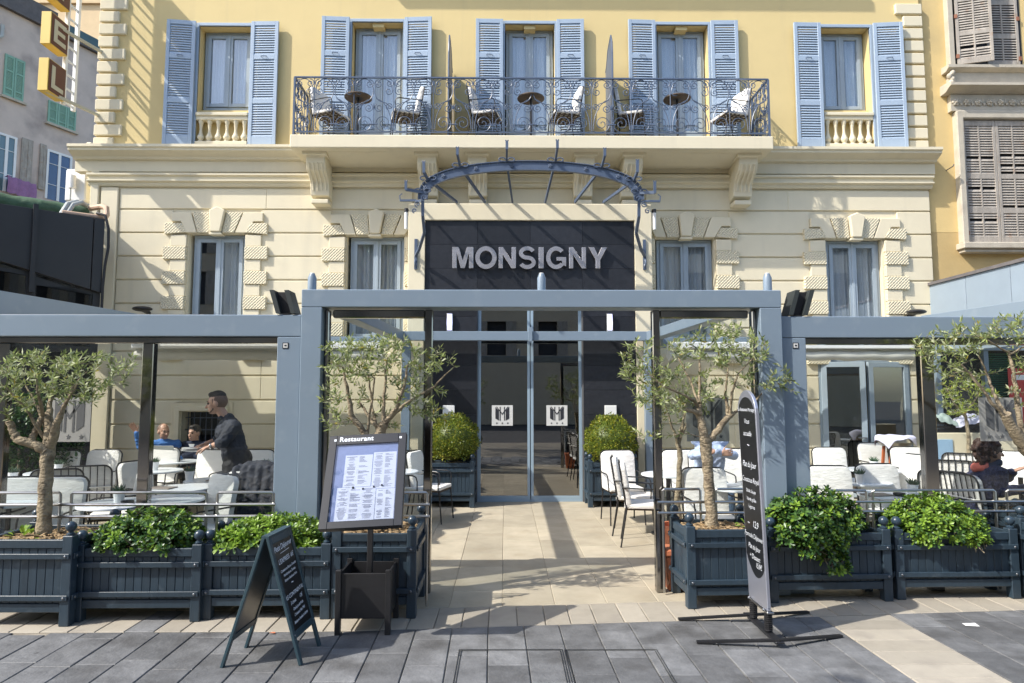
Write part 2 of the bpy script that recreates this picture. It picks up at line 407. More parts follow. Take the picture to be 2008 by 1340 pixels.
    def build(self, name, m, parent=None, bevel=0.0, smooth=35, loc=None, world=True):
        me = bpy.data.meshes.new(name)
        vs = self.v
        if parent is not None and world:
            off = wloc(parent)
            vs = [(x - off.x, y - off.y, z - off.z) for x, y, z in vs]
        if loc is not None and parent is None:
            vs = [(x - loc[0], y - loc[1], z - loc[2]) for x, y, z in vs]
        me.from_pydata(vs, [], self.f)
        ms = m if isinstance(m, (list, tuple)) else [m]
        for k in ms: me.materials.append(k)
        if len(ms) > 1:
            me.polygons.foreach_set('material_index', self.mi)
        if bevel:
            bm = bmesh.new(); bm.from_mesh(me)
            bmesh.ops.remove_doubles(bm, verts=bm.verts, dist=1e-5)
            es = [e for e in bm.edges if len(e.link_faces) == 2 and e.calc_face_angle(0) > 0.5]
            bmesh.ops.bevel(bm, geom=es, offset=bevel, segments=1 if (smooth or 0) <= 35 else 2, profile=0.6, affect='EDGES', clamp_overlap=True)
            bm.to_mesh(me); bm.free()
        if smooth and not (bevel and smooth <= 35):
            me.polygons.foreach_set('use_smooth', [True] * len(me.polygons))
            me.set_sharp_from_angle(angle=R(smooth))
        me.update()
        o = bpy.data.objects.new(name, me)
        C.objects.link(o)
        if parent is not None: o.parent = parent
        if loc is not None: o.location = loc
        return o

def wloc(o):
    p = Vector((0, 0, 0))
    while o is not None:
        p += o.location; o = o.parent
    return p
def inst(name, me, parent, loc=(0, 0, 0), rot=None, scale=None):
    o = bpy.data.objects.new(name, me); C.objects.link(o)
    o.parent = parent
    l = Vector(loc) - wloc(parent) if parent is not None else Vector(loc)
    o.location = l
    if rot is not None: o.rotation_euler = rot
    if scale is not None: o.scale = scale
    return o
def tag(o, label, cat, group=None, kind=None):
    o['label'] = label; o['category'] = cat
    if group: o['group'] = group
    if kind: o['kind'] = kind
    return o
def thing(name, label, cat, loc=(0, 0, 0), rotz=0.0, group=None):
    o = bpy.data.objects.new(name, None); C.objects.link(o)
    o.location = loc; o.rotation_euler = (0, 0, rotz)
    o.empty_display_size = 0.2
    return tag(o, label, cat, group)
def kids(o): return [c for c in C.objects if c.parent == o]
def dup(root, kid_map, loc, rotz, label, group=None):
    r = root.copy(); C.objects.link(r)
    r.location = loc; r.rotation_euler = (0, 0, rotz); r['label'] = label
    if group: r['group'] = group
    for ch in kid_map[root.name]:
        c = ch.copy(); C.objects.link(c); c.parent = r
        for g in kid_map.get(ch.name, ()):
            d = g.copy(); C.objects.link(d); d.parent = c
    return r
def kmap(root):
    m = {root.name: kids(root)}
    for ch in m[root.name]: m[ch.name] = kids(ch)
    return m
def stuff(o): o['kind'] = 'stuff'; return o

TEXTS = []
def text(parent, s, origin, ux, uy, size, m, shear=0.0, bold=0.0, align='CENTER', depth=0.0, name='lettering', space=1.0):
    # flat lettering laid on a plane: origin, writing direction ux, up direction uy
    cu = bpy.data.curves.new(name, 'FONT')
    cu.body = s; cu.size = size; cu.shear = shear; cu.offset = bold; cu.align_x = align; cu.resolution_u = 3
    cu.extrude = depth; cu.space_character = space
    o = bpy.data.objects.new(name, cu); C.objects.link(o)
    ux, uy = Vector(ux).normalized(), Vector(uy).normalized(); w = ux.cross(uy)
    TEXTS.append((o, parent, Vector(origin), ux, uy, w, m, name))
def flush_texts():
    bpy.context.view_layer.update()
    dg = bpy.context.evaluated_depsgraph_get()
    for o, parent, org, ux, uy, w, m, name in TEXTS:
        me = bpy.data.meshes.new_from_object(o.evaluated_get(dg))
        me.materials.clear(); me.materials.append(m)
        off = wloc(parent)
        me.transform(Matrix(((ux.x, uy.x, w.x, org.x - off.x), (ux.y, uy.y, w.y, org.y - off.y), (ux.z, uy.z, w.z, org.z - off.z), (0, 0, 0, 1))))
        n = bpy.data.objects.new(name, me); C.objects.link(n); n.parent = parent
        cu = o.data
        bpy.data.objects.remove(o); bpy.data.curves.remove(cu)
    TEXTS.clear()

def wall_holes(mb, x0, x1, z0, z1, y0, y1, holes):
    # wall slab with rectangular openings, reveals included
    xs = sorted({x0, x1, *[h[0] for h in holes], *[h[1] for h in holes]})
    zs = sorted({z0, z1, *[h[2] for h in holes], *[h[3] for h in holes]})
    xs = [x for x in xs if x0 <= x <= x1]; zs = [z for z in zs if z0 <= z <= z1]
    def solid(i, k):
        if i < 0 or k < 0 or i >= len(xs) - 1 or k >= len(zs) - 1: return False
        cx, cz = (xs[i] + xs[i + 1]) / 2, (zs[k] + zs[k + 1]) / 2
        return not any(h[0] < cx < h[1] and h[2] < cz < h[3] for h in holes)
    for i in range(len(xs) - 1):
        for k in range(len(zs) - 1):
            if not solid(i, k): continue
            a, b, c, d = xs[i], xs[i + 1], zs[k], zs[k + 1]
            mb.add([(a, y0, c), (b, y0, c), (b, y0, d), (a, y0, d)], [(0, 1, 2, 3)])
            mb.add([(a, y1, c), (b, y1, c), (b, y1, d), (a, y1, d)], [(3, 2, 1, 0)])
            if not solid(i - 1, k): mb.add([(a, y0, c), (a, y0, d), (a, y1, d), (a, y1, c)], [(0, 1, 2, 3)])
            if not solid(i + 1, k): mb.add([(b, y0, c), (b, y0, d), (b, y1, d), (b, y1, c)], [(3, 2, 1, 0)])
            if not solid(i, k - 1): mb.add([(a, y0, c), (b, y0, c), (b, y1, c), (a, y1, c)], [(3, 2, 1, 0)])
            if not solid(i, k + 1): mb.add([(a, y0, d), (b, y0, d), (b, y1, d), (a, y1, d)], [(0, 1, 2, 3)])
# ================================================================== GROUND
def structure(o): o['kind'] = 'structure'; return o
street = structure(MB().box(-150, 150, -150, 200, -0.4, -0.034).build('street', M['asphalt'], smooth=0))
def yb(x):
    return 4.95 if x < -1.2 else 4.95 + 0.08 * (x + 1.2)
pavement = structure(MB().box(-14, 14, -2.5, 12.0, -0.034, -0.012).build('pavement', M['joint'], smooth=0))
def slab(poly, m, name, parent, top=0.0, gap=0.006):
    # one paving stone with a chamfered arris
    cx = sum(p[0] for p in poly) / len(poly); cy = sum(p[1] for p in poly) / len(poly)
    top += random.uniform(-0.0015, 0.0015)
    tx, ty = random.uniform(-.002, .002), random.uniform(-.002, .002)
    def sh(p, g):
        dx, dy = p[0] - cx, p[1] - cy
        return (p[0] - math.copysign(min(g, abs(dx) * .5), dx), p[1] - math.copysign(min(g, abs(dy) * .5), dy))
    b = [sh(p, gap * .5) for p in poly]; t = [sh(p, gap * .5 + .005) for p in poly]
    mb = MB()
    n = len(poly)
    z1, z2 = top - .005, top
    vs = [(x, y, top - .03) for x, y in b] + [(x, y, z1) for x, y in b] + [(x, y, z2 + (x - cx) * tx + (y - cy) * ty) for x, y in t]
    fs = [(i, (i + 1) % n, n + (i + 1) % n, n + i) for i in range(n)] + [(n + i, n + (i + 1) % n, 2 * n + (i + 1) % n, 2 * n + i) for i in range(n)]
    fs.append(tuple(range(2 * n, 3 * n)))
    mb.add(vs, fs)
    return mb.build(name, m, parent, smooth=0)
SK = -0.02    # the joints run a touch off square to the house
def clipcol(x0, x1, ya, ybk, m, name, parent, L, top=0.0, jit=0.0):
    # a column of stones from ya (front) to the border line minus 0.002
    y = ya
    while True:
        l = L * random.uniform(1 - jit, 1 + jit)
        e = y + l
        l0, l1 = min(e, ybk(x0)), min(e, ybk(x1))
        if l0 - y > .05 or l1 - y > .05:
            poly = [(x0 + SK * (y - 5), y), (x1 + SK * (y - 5), y), (x1 + SK * (l1 - 5), l1), (x0 + SK * (l0 - 5), l0)]
            if min(l0, l1) - y < .03:
                l0 = max(l0, y + .03); l1 = max(l1, y + .03)
                poly = [(x0 + SK * (y - 5), y), (x1 + SK * (y - 5), y), (x1 + SK * (l1 - 5), l1), (x0 + SK * (l0 - 5), l0)]
            slab(poly, m, name, parent, top)
        y = e
        if y >= max(ybk(x0), ybk(x1)) - .04: break
random.seed(11)
CW = 0.262
x = -5.1; k = 0
while x < 5.6:
    if x < 2.43 - .001 < x + CW or (2.43 <= x < 3.0):
        w1 = 2.43 - x
        if w1 > .06: clipcol(x, 2.43, 3.2 + random.uniform(0, .4), yb, M['slate'], 'paving_slab', pavement, .5, jit=.2)
        y = 3.1
        while y < yb(2.7) - .02:
            e = min(y + .205, yb(2.7) + .02)
            slab([(2.43 + SK * (y - 5), y), (3.0 + SK * (y - 5), y), (3.0 + SK * (e - 5), min(e, yb(3.0))), (2.43 + SK * (e - 5), min(e, yb(2.43)))], M['pale'], 'pale_paving_slab', pavement)
            y = e
        x = 3.0
        continue
    clipcol(x, x + CW, 3.05 + (k % 2) * .25 - random.uniform(0, .12), yb, M['slate'], 'paving_slab', pavement, .50, jit=.15)
    x += CW; k += 1
# border of pale stones
x = -5.4
while x < 6.2:
    w = .205 * random.uniform(.92, 1.08)
    dk = random.random() < .04
    slab([(x, yb(x) + .008), (x + w, yb(x + w) + .008), (x + w + .0, yb(x + w) + .47), (x, yb(x) + .47)], M['slate'] if dk else M['pale'], 'border_stone', pavement)
    x += w
terrace = structure(MB().box(-9.5, 9.5, 5.45, 11.6, -0.0115, -0.006).build('terrace', M['limejoint'], smooth=0))
random.seed(12)
x = -6.9; k = 0
while x < 7.2:
    w = .43
    y0 = yb(x + w / 2) + .474
    y = y0; first = True
    while y < 11.12:
        l = (.45 + .35 * ((k * 7) % 3) / 2 if first else .82 * random.uniform(.9, 1.1)); first = False
        e = min(y + l, 11.13)
        if 11.13 - e < .12: e = 11.13
        ya, yb2 = (yb(x) + .474, yb(x + w) + .474) if y == y0 else (y, y)
        slab([(x, ya), (x + w, yb2), (x + w, e), (x, e)], M['lime'], 'terrace_slab', terrace, gap=.002)
        y = e
    x += w; k += 1

# ================================================================== HOTEL
YF = 11.15          # plane of the street front
YP = 10.68          # face of the entrance surround
YT = 10.72          # face of the black stone
YD = 10.80          # entrance doors
YBAL = 10.36        # edge of the balcony
hotel = thing('hotel_building', 'yellow and cream hotel with blue shutters and iron balcony above the terrace', 'hotel', (0, YF, 0))
XL, XR = FX(188, YF, 290), FX(1816, YF, 300)
ZC = FZ(297, YF)                    # top of the cornice
ZTOP = 11.6
# window openings of the upper floor: pixel left, right, top, bottom
UP = [(388, 490, 52, 292), (689, 790, 44, 292), (990, 1088, 48, 292), (1288, 1390, 50, 292), (1612, 1708, 55, 292)]
upper = []
for a, b, c, d in UP:
    upper.append((FX(a, YF, 150), FX(b, YF, 150), ZC + .04, FZ(c, YF, (a + b) / 2)))
LOW = [(370, 480, 459), (680, 792, 463), (1285, 1400, 468), (1619, 1730, 470)]
lower = []
for a, b, c in LOW:
    lower.append((FX(a, YF, 500), FX(b, YF, 500), 2.62, FZ(c, YF, (a + b) / 2)))
# basement window and terrace doors
bw = (FX(356, YF, 850), FX(438, YF, 850), .62, FZ(808, YF, 400))
td = (FX(1606, YF, 800), FX(1786, YF, 800), 0.02, FZ(704, YF, 1690))
EX0, EX1 = FX(800, YP, 500), FX(1279, YP, 500)
mb = MB(); wall_holes(mb, XL, XR, ZC, ZTOP, YF, YF + .3, upper); mb.build('upper_wall', M['yellow'], hotel, smooth=0)
mb = MB(); wall_holes(mb, XL, XR, 0, ZC, YF, YF + .3, lower + [bw, td, (FX(936, YF, 800), FX(1142, YF, 800), -.01, 3.34)])
mb.build('lower_wall', M['cream'], hotel, smooth=0)
mb = MB()
mb.box(XL, XL + .3, YF + .3, YF + 9, 0, ZTOP); mb.box(XR - .3, XR, YF + .3, YF + 9, 0, ZTOP)
mb.box(XL, XR, YF + 9, YF + 9.3, 0, ZTOP); mb.box(XL + .3, XR - .3, YF + .3, YF + 9, ZTOP - .3, ZTOP - .01)
mb.build('side_wall', M['yellow'], hotel, smooth=0)

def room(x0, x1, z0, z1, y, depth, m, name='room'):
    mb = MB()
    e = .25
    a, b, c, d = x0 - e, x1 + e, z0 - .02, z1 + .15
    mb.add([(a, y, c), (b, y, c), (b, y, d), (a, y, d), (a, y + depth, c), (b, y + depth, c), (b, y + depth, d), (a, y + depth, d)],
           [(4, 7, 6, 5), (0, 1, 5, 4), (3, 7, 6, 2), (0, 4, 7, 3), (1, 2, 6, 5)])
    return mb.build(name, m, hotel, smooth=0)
def window_unit(x0, x1, z0, z1, y, parent, fr, gl, panel=0.0, cur=True, cw=(0., 1.), seed=0):
    # casement pair in its own frame; panes and curtains are sub-parts
    mb = MB(); t = .05; d = .06
    mb.box(x0, x0 + t, y, y + d, z0, z1); mb.box(x1 - t, x1, y, y + d, z0, z1)
    mb.box(x0 + t, x1 - t, y, y + d, z1 - t, z1); mb.box(x0 + t, x1 - t, y, y + d, z0, z0 + t)
    xm = (x0 + x1) / 2
    L = []
    for a, b in ((x0 + t + .004, xm - .003), (xm + .003, x1 - t - .004)):
        s = .062; za, zb = z0 + t + .004, z1 - t - .004
        ya, yb_ = y - .02, y + .035
        mb.box(a, a + s, ya, yb_, za, zb); mb.box(b - s, b, ya, yb_, za, zb)
        mb.box(a + s, b - s, ya, yb_, zb - s, zb); mb.box(a + s, b - s, ya, yb_, za, za + s + panel)
        L.append((a + s - .004, b - s + .004, za + s + panel - .004, zb - s + .004))
    mb.box(xm - .022, xm + .022, y - .032, y - .0205, z0 + t, z1 - t)
    w = mb.build('window', fr, parent, bevel=.003)
    for a, b, c, d2 in L:
        MB().box(a, b, y + .004, y + .012, c, d2).build('pane', gl, w, smooth=0)
    if cur:
        rr = random.Random(seed)
        for (a, b, c, d2), (f0, f1) in zip(L, ((cw[0], 1), (0, cw[1]))):
            a2, b2 = a + (b - a) * f0 - .04, a + (b - a) * f1 + .04
            if b2 - a2 < .06: continue
            n = 36; mb = MB(); vs = []; ph = rr.uniform(0, 6)
            for i in range(n + 1):
                u = i / n; xx = a2 + (b2 - a2) * u
                yy = y + .085 + .026 * math.sin(u * 24 + ph + 2 * math.sin(u * 5 + ph)) + .014 * math.sin(u * 11 + ph * 2)
                vs += [(xx, yy, c - .1), (xx + .01 * math.sin(u * 9), yy + .01, d2 + .08)]
            mb.add(vs, [(2 * i, 2 * i + 2, 2 * i + 3, 2 * i + 1) for i in range(n)])
            mb.build('curtain', M['curtain'], w, smooth=80)
    return w
for i, (x0, x1, z0, z1) in enumerate(upper):
    zz = z0 if i in (1, 2, 3) else FZ(208, YF, 440)
    window_unit(x0 + .02, x1 - .02, zz + .01, z1 - .008, YF + .2, hotel, M['frame'], M['winglass'],
                panel=.28 if i in (1, 2, 3) else 0, seed=i, cw=((.0, 1), (0, 1), (0, 1), (0, 1), (0, 1))[i])
    room(x0, x1, zz - .05, z1, YF + .302, 2.2, M['darkroom'])
for i, (x0, x1, z0, z1) in enumerate(lower):
    window_unit(x0 + .045, x1 - .012, z0, z1 - .012, YF + .1, hotel, M['frame'], M['winglass'], seed=10 + i, cw=((1.0, 1), (0, 1), (0, 1), (0, 1))[i])
    room(x0, x1, z0, z1, YF + .302, 2.2, M['darkroom'])
# plaster block in the head of each balcony window
for i in (1, 2, 3):
    x0, x1, z0, z1 = upper[i]
    xm = (x0 + x1) / 2
    MB().box(xm - .1, xm + .1, YF + .03, YF + .18, z1 - .07, z1 - .002).build('lintel_block', M['yellow'], hotel)

# lining round the upper openings
for i, (x0, x1, z0, z1) in enumerate(upper):
    mb = MB(); t = .05
    mb.box(x0 - t, x0, YF - .025, YF + .02, z0, z1 + t); mb.box(x1, x1 + t, YF - .025, YF + .02, z0, z1 + t)
    mb.box(x0, x1, YF - .025, YF + .02, z1, z1 + t)
    mb.build('window_lining', M['shutter'], hotel, bevel=.004)
# shutters
def shutter(hx, side, z0, z1, w, ang=0.0):
    # hx: hinge edge; side -1 opens to the left, +1 to the right; own mesh in local space, then turned on its hinge
    s = bpy.data.objects
    H = z1 - z0; st = .06; th = .038
    x0, x1 = (0, w) if side > 0 else (-w, 0)
    mb = MB()
    mb.box(x0, x0 + st, 0, th, 0, H); mb.box(x1 - st, x1, 0, th, 0, H)
    rails = [(0, .075), (.335, .375), (.69, .73), (.965, 1.0)]
    for a, b in rails: mb.box(x0 + st, x1 - st, .002, th - .002, a * H, b * H)
    o = mb.build('shutter', M['shutter'], hotel, bevel=.004, world=False)
    o.location = Vector((hx, YF - .085, z0)) - wloc(hotel)
    o.rotation_euler = (0, 0, -side * ang)
    zones = [(.075, .335), (.375, .69), (.73, .965)]
    lb = MB()
    for a, b in zones:
        n = int((b - a) * H / .043); p = (b - a) * H / n
        for k in range(n):
            zc = a * H + (k + .5) * p
            lb.obox(((x0 + x1) / 2, th / 2, zc), (w / 2 - st + .004, 0, 0), (0, .0115, .0230), (0, .003, -.0015))
    l = stuff(lb.build('louvre', M['shutter'], o, smooth=0, world=False))
    xm = (x0 + x1) / 2
    hb = MB().tube([(xm - .05, -.002, .71 * H), (xm - .045, -.02, .712 * H), (xm + .045, -.02, .712 * H), (xm + .05, -.002, .71 * H)], .006, 6)
    hb.build('handle', M['ironblue'], o, world=False)
    return o
PXS = [((325, 384), (492, 548)), ((628, 684), (794, 849)), ((930, 984), (1093, 1148)), ((1228, 1283), (1394, 1447)), ((1557, 1611), (1714, 1783))]
for i, ((x0, x1, z0, z1), (l, r)) in enumerate(zip(upper, PXS)):
    zb = z0 + .01 if i in (0, 4) else z0 + .02
    Ys = YF - .08
    wl = abs(FX(l[1], Ys, 150) - FX(l[0], Ys, 150)); wr = abs(FX(r[1], Ys, 150) - FX(r[0], Ys, 150))
    shutter(x0 - .03, -1, zb, z1 + .05, .475, ang=R((7, 3.2, 1.2, 2.4, 1.0)[i]))
    shutter(x1 + .03, 1, zb, z1 + .05, .475 if i < 4 else .50, ang=R((1.5, 3.6, 2.2, 1.0, 5)[i]))
# balustrades under the two end windows
for i in (0, 4):
    x0, x1, z0, z1 = upper[i]
    zt = FZ(222, YF, 440) + (.0 if i == 0 else .05)
    mb = MB()
    mb.box(x0 + .002, x1 - .002, YF - .05, YF + .12, zt - .06, zt); mb.box(x0 + .002, x1 - .002, YF - .025, YF + .1, zt - .13, zt - .061)
    mb.box(x0 + .002, x1 - .002, YF - .04, YF + .12, z0, z0 + .11)
    b = mb.build('balustrade', M['cream'], hotel, bevel=.008)
    h = zt - .13 - z0 - .11; n = 6
    pr = [(.045, 0), (.045, .06), (.03, .075), (.045, .13), (.058, .2), (.056, .26), (.04, .34), (.026, .45), (.022, .6), (.026, .72), (.034, .78), (.026, .8), (.036, .86), (.044, .93), (.044, 1)]
    me = None
    for k in range(n):
        xx = x0 + (x1 - x0) * (k + .5) / n
        if me is None:
            o = MB().lathe([(r, z * h) for r, z in pr], (0, 0, 0), 14).build('baluster', M['cream'], b, world=False)
            me = o.data; o.location = Vector((xx, YF + .03, z0 + .11)) - wloc(b)
        else: inst('baluster', me, b, (xx, YF + .03, z0 + .11))
    MB().box(x0, x1, YF + .12, YF + .3, z0, zt + .1).build('sill_wall', M['yellow'], hotel, smooth=0)

# quoins
for sx, xe in ((1, XL), (-1, XR)):
    z = ZC + .015; k = 0
    while z < 8.5:
        ln = .44 if k % 2 else .31
        a, b = (xe - .03, xe + ln) if sx > 0 else (xe - ln, xe + .03)
        MB().box(a, b, YF - .045, YF + .1, z, z + .19).build('quoin', M['cream'], hotel, bevel=.012)
        z += .226; k += 1
# cornice and mouldings
def moulding(prof, xa, xb, name, m=None, ret=True):
    mb = MB()
    poly = [(YF - p, z) for p, z in prof]
    mb.prism(poly, xa, xb, 'YZ')
    return mb.build(name, m or M['cream'], hotel, smooth=25)
zc = ZC
moulding([(-.1, zc), (.30, zc - .005), (.30, zc - .05), (.27, zc - .07), (.27, zc - .10), (.20, zc - .14), (.14, zc - .17), (.12, zc - .20), (.06, zc - .21), (.06, zc - .40), (-.1, zc - .40)], XL - .30, XR + .10, 'cornice')
z2 = FZ(345, YF)
moulding([(-.05, z2), (.13, z2 - .01), (.13, z2 - .045), (.09, z2 - .065), (.09, z2 - .11), (.12, z2 - .12), (.12, z2 - .145), (.07, z2 - .165), (.07, z2 - .19), (.045, z2 - .22), (-.05, z2 - .22)], XL - .06, XR + .04, 'string_course')
MB().box(XL - .12, XL - .02, YF - .1, YF + .4, ZC + .0005, ZC + .10).build('cornice_end_block', M['cream'], hotel, bevel=.02)
# left pilaster with its face panels
pa, pb = XL + .0, FX(232, YF, 450)
MB().box(XL - .02, XL + .12, YF - .065, YF + .2, 0, zc - .40).build('pilaster_edge', M['cream'], hotel, bevel=.01)
MB().box(XL + .16, pb, YF - .055, YF + .1, 0, z2 - .24).build('pilaster', M['cream'], hotel, bevel=.012)
MB().box(XL + .16, pb, YF - .055, YF + .1, z2 + .02, zc - .42).build('pilaster', M['cream'], hotel, bevel=.012)
# rusticated courses
gro = [FZ(v, YF) for v in (413.6, 460, 505.4, 550.8, 597)]
ptc = (gro[0] - gro[-1]) / 4
rows = [(gro[0], z2 - .245)] + [(gro[0] - ptc * (k + 1), gro[0] - ptc * k) for k in range(13)]
edges = [pb + .012]
spans = []
cur = pb + .015
obst = [(x0, x1, z0, z1) for x0, x1, z0, z1 in lower] + [(EX0, EX1, -1, 9), bw, td]
for r, (za, zb) in enumerate(rows):
    za = max(za, .0)
    if zb - za < .08: continue
    blk = sorted([(o[0] - (.27 if o in lower else 0.0), o[1] + (.27 if o in lower else 0.0)) for o in obst
                  if (o[2] < zb - .02 and o[3] > za + .02) or (o in lower and o[3] > za - .36 and o[2] < zb and r > 0)])
    x = pb + .015
    segs = []
    for a, b in blk:
        if b <= x: continue
        if a - x > .05: segs.append((x, a))
        x = max(x, b)
    if XR - x > .05: segs.append((x, XR))
    for a, b in segs:
        # long courses are laid in two or three stones
        n = 1 if b - a < 1.6 else 2
        for k in range(n):
            MB().box(a + (b - a) * k / n + (.0005 if k else 0), a + (b - a) * (k + 1) / n, YF - .028, YF + .04, za + .012, zb - .012).build('stone_course', M['cream'], hotel, bevel=.009)
# surrounds of the lower windows (voussoirs and long-and-short jamb stones)
S = .002528 * YF / 11.0
def P(pts, xm, zt): return [(xm + (u - 1415) * S, zt - (v - 352) * S) for u, v in pts]
for wi, (x0, x1, z0, z1) in enumerate(lower):
    xm = (x0 + x1) / 2
    plain = [[(1120, 213), (1247, 213), (1288, 350), (1217, 350), (1182, 274), (1120, 274)], [(1592, 213), (1722, 213), (1722, 274), (1660, 274), (1613, 350), (1540, 350)]]
    rust = [[(1255, 213), (1366, 213), (1378, 350), (1295, 350)], [(1482, 213), (1586, 213), (1533, 350), (1454, 350)]]
    for p in plain: MB().prism(P(p, xm, z1), YF - .07, YF + .04).build('voussoir', M['cream'], hotel, bevel=.008)
    for p in rust: MB().prism(P(p, xm, z1), YF - .075, YF + .04).build('voussoir', M['rustic'], hotel, bevel=.006)
    key = [(1372, 202), (1424, 178), (1478, 202), (1450, 348), (1384, 348)]
    MB().prism(P(key, xm, z1), YF - .13, YF + .04).build('keystone', M['cream'], hotel, bevel=.015)
    MB().prism(P([(1380, 350), (1455, 350), (1462, 366), (1374, 366)], xm, z1), YF - .11, YF + .04).build('keystone_foot', M['cream'], hotel, bevel=.006)
    for s in (-1, 1):
        clear = EX0 - .01 if (wi == 1 and s > 0) else (EX1 + .01 if (wi == 2 and s < 0) else None)
        xe = x0 - .02 if s < 0 else x1 + .02
        p = [(xe, z1 + .01), (xe + s * .37, z1 - .02), (xe + s * .37, z1 + .17), (xe + s * .09, z1 + .17)]
        if clear is None or abs(clear - xe) > .4: MB().prism(p, YF - .08, YF + .04).build('jamb_stone', M['rustic'], hotel, bevel=.006)
        z = z1 - .02 - .005; k = 0
        while z > 2.3:
            ln = .27 if k % 2 == 0 else .385; h = .2 if k % 2 == 0 else .225
            if clear is not None: ln = min(ln, abs(clear - xe))
            if ln > .03:
                a, b = (xe - ln, xe) if s < 0 else (xe, xe + ln)
                MB().box(a, b, YF - (.06 if k % 2 == 0 else .08), YF + .04, z - h, z - .004).build('jamb_stone', M['cream'] if k % 2 == 0 else M['rustic'], hotel, bevel=.008)
            z -= h; k += 1
# basement window
x0, x1, z0, z1 = bw
mb = MB()
for e, y in ((.16, .05), (.09, .09)):
    mb.box(x0 - e, x0 - e + .075, YF - y, YF + .02, z0 - .1, z1 + e); mb.box(x1 + e - .075, x1 + e, YF - y, YF + .02, z0 - .1, z1 + e)
    mb.box(x0 - e + .075, x1 + e - .075, YF - y, YF + .02, z1 + e - .075, z1 + e)
mb.build('window_surround', M['cream'], hotel, bevel=.006)
room(x0, x1, z0, z1, YF + .302, 1.0, M['dark'])
mb = MB()
for k in range(7):
    xx = x0 + (x1 - x0) * (k + .5) / 7; mb.tube([(xx, YF + .12, z0), (xx, YF + .12, z1)], .008, 6)
for k in range(4):
    zz = z0 + (z1 - z0) * (k + .5) / 4; mb.box(x0, x1, YF + .112, YF + .118, zz - .008, zz + .008)
mb.build('window_grille', M['iron'], hotel)

# entrance surround and black stone facing
EI0, EI1, EZT = FX(833, YP, 480), FX(1245, YP, 480), FZ(432, YP)
ETOP = FZ(400, YP)
mb = MB()
mb.box(EX0, EI0, YP, YF + .05, 0, ETOP); mb.box(EI1, EX1, YP, YF + .05, 0, ETOP); mb.box(EI0, EI1, YP, YF + .05, EZT, ETOP)
mb.build('entrance_surround', M['cream'], hotel, bevel=.008)
DX0, DX1, DZT = FX(936, YT, 800), FX(1142, YT, 800), 3.34
mb = MB(); wall_holes(mb, EI0, EI1, 0, EZT, YT + .022, YF + .02, [(DX0, DX1, -.01, DZT)]); mb.build('stone_backing', M['grout'], hotel, smooth=0)
cols = [EI0, FX(936, YT, 500), FX(1040, YT, 500), FX(1142, YT, 500), EI1]
th = (EZT - 0) / 11.5
for c in range(4):
    for k in range(12):
        za, zb = max(0, EZT - (k + 1) * th), EZT - k * th
        if c in (1, 2):
            if zb <= DZT + .02: continue
            za = max(za, DZT)
        if zb - za < .03: continue
        MB().box(cols[c] + .002, cols[c + 1] - .002, YT, YT + .02, za + .002, zb - .002).build('stone_tile', M['tile'], hotel, smooth=0)
# name in metal letters
def poly_letter(ch):
    if ch == 'M': return [[(0, 0), (0, 1), (.30, 1), (.5, .36), (.70, 1), (1, 1), (1, 0), (.80, 0), (.80, .74), (.595, 0), (.405, 0), (.20, .74), (.20, 0)]]
    if ch == 'N': return [[(0, 0), (0, 1), (.25, 1), (.76, .36), (.76, 1), (1, 1), (1, 0), (.75, 0), (.24, .64), (.24, 0)]]
    if ch == 'I': return [[(0, 0), (0, 1), (1, 1), (1, 0)]]
    if ch == 'Y': return [[(0, 1), (.30, 1), (.5, .61), (.70, 1), (1, 1), (.62, .40), (.62, 0), (.38, 0), (.38, .40)]]
    if ch == 'E': return [[(0, 0), (0, 1), (1, 1), (1, .80), (.30, .80), (.30, .60), (.92, .60), (.92, .41), (.30, .41), (.30, .20), (1, .20), (1, 0)]]
    if ch == 'L': return [[(0, 0), (0, 1), (.30, 1), (.30, .20), (1, .20), (1, 0)]]
    if ch == 'T': return [[(.36, 0), (.36, .8), (0, .8), (0, 1), (1, 1), (1, .8), (.64, .8), (.64, 0)]]
    if ch == 'H': return [[(0, 0), (0, 1), (.28, 1), (.28, .61), (.72, .61), (.72, 1), (1, 1), (1, 0), (.72, 0), (.72, .40), (.28, .40), (.28, 0)]]
def strip(path, w):
    n = len(path); L = []; Rr = []
    for i, (x, y) in enumerate(path):
        a = path[max(i - 1, 0)]; b = path[min(i + 1, n - 1)]
        dx, dy = b[0] - a[0], b[1] - a[1]; l = math.hypot(dx, dy) or 1
        L.append((x - dy / l * w / 2, y + dx / l * w / 2)); Rr.append((x + dy / l * w / 2, y - dx / l * w / 2))
    return L, Rr
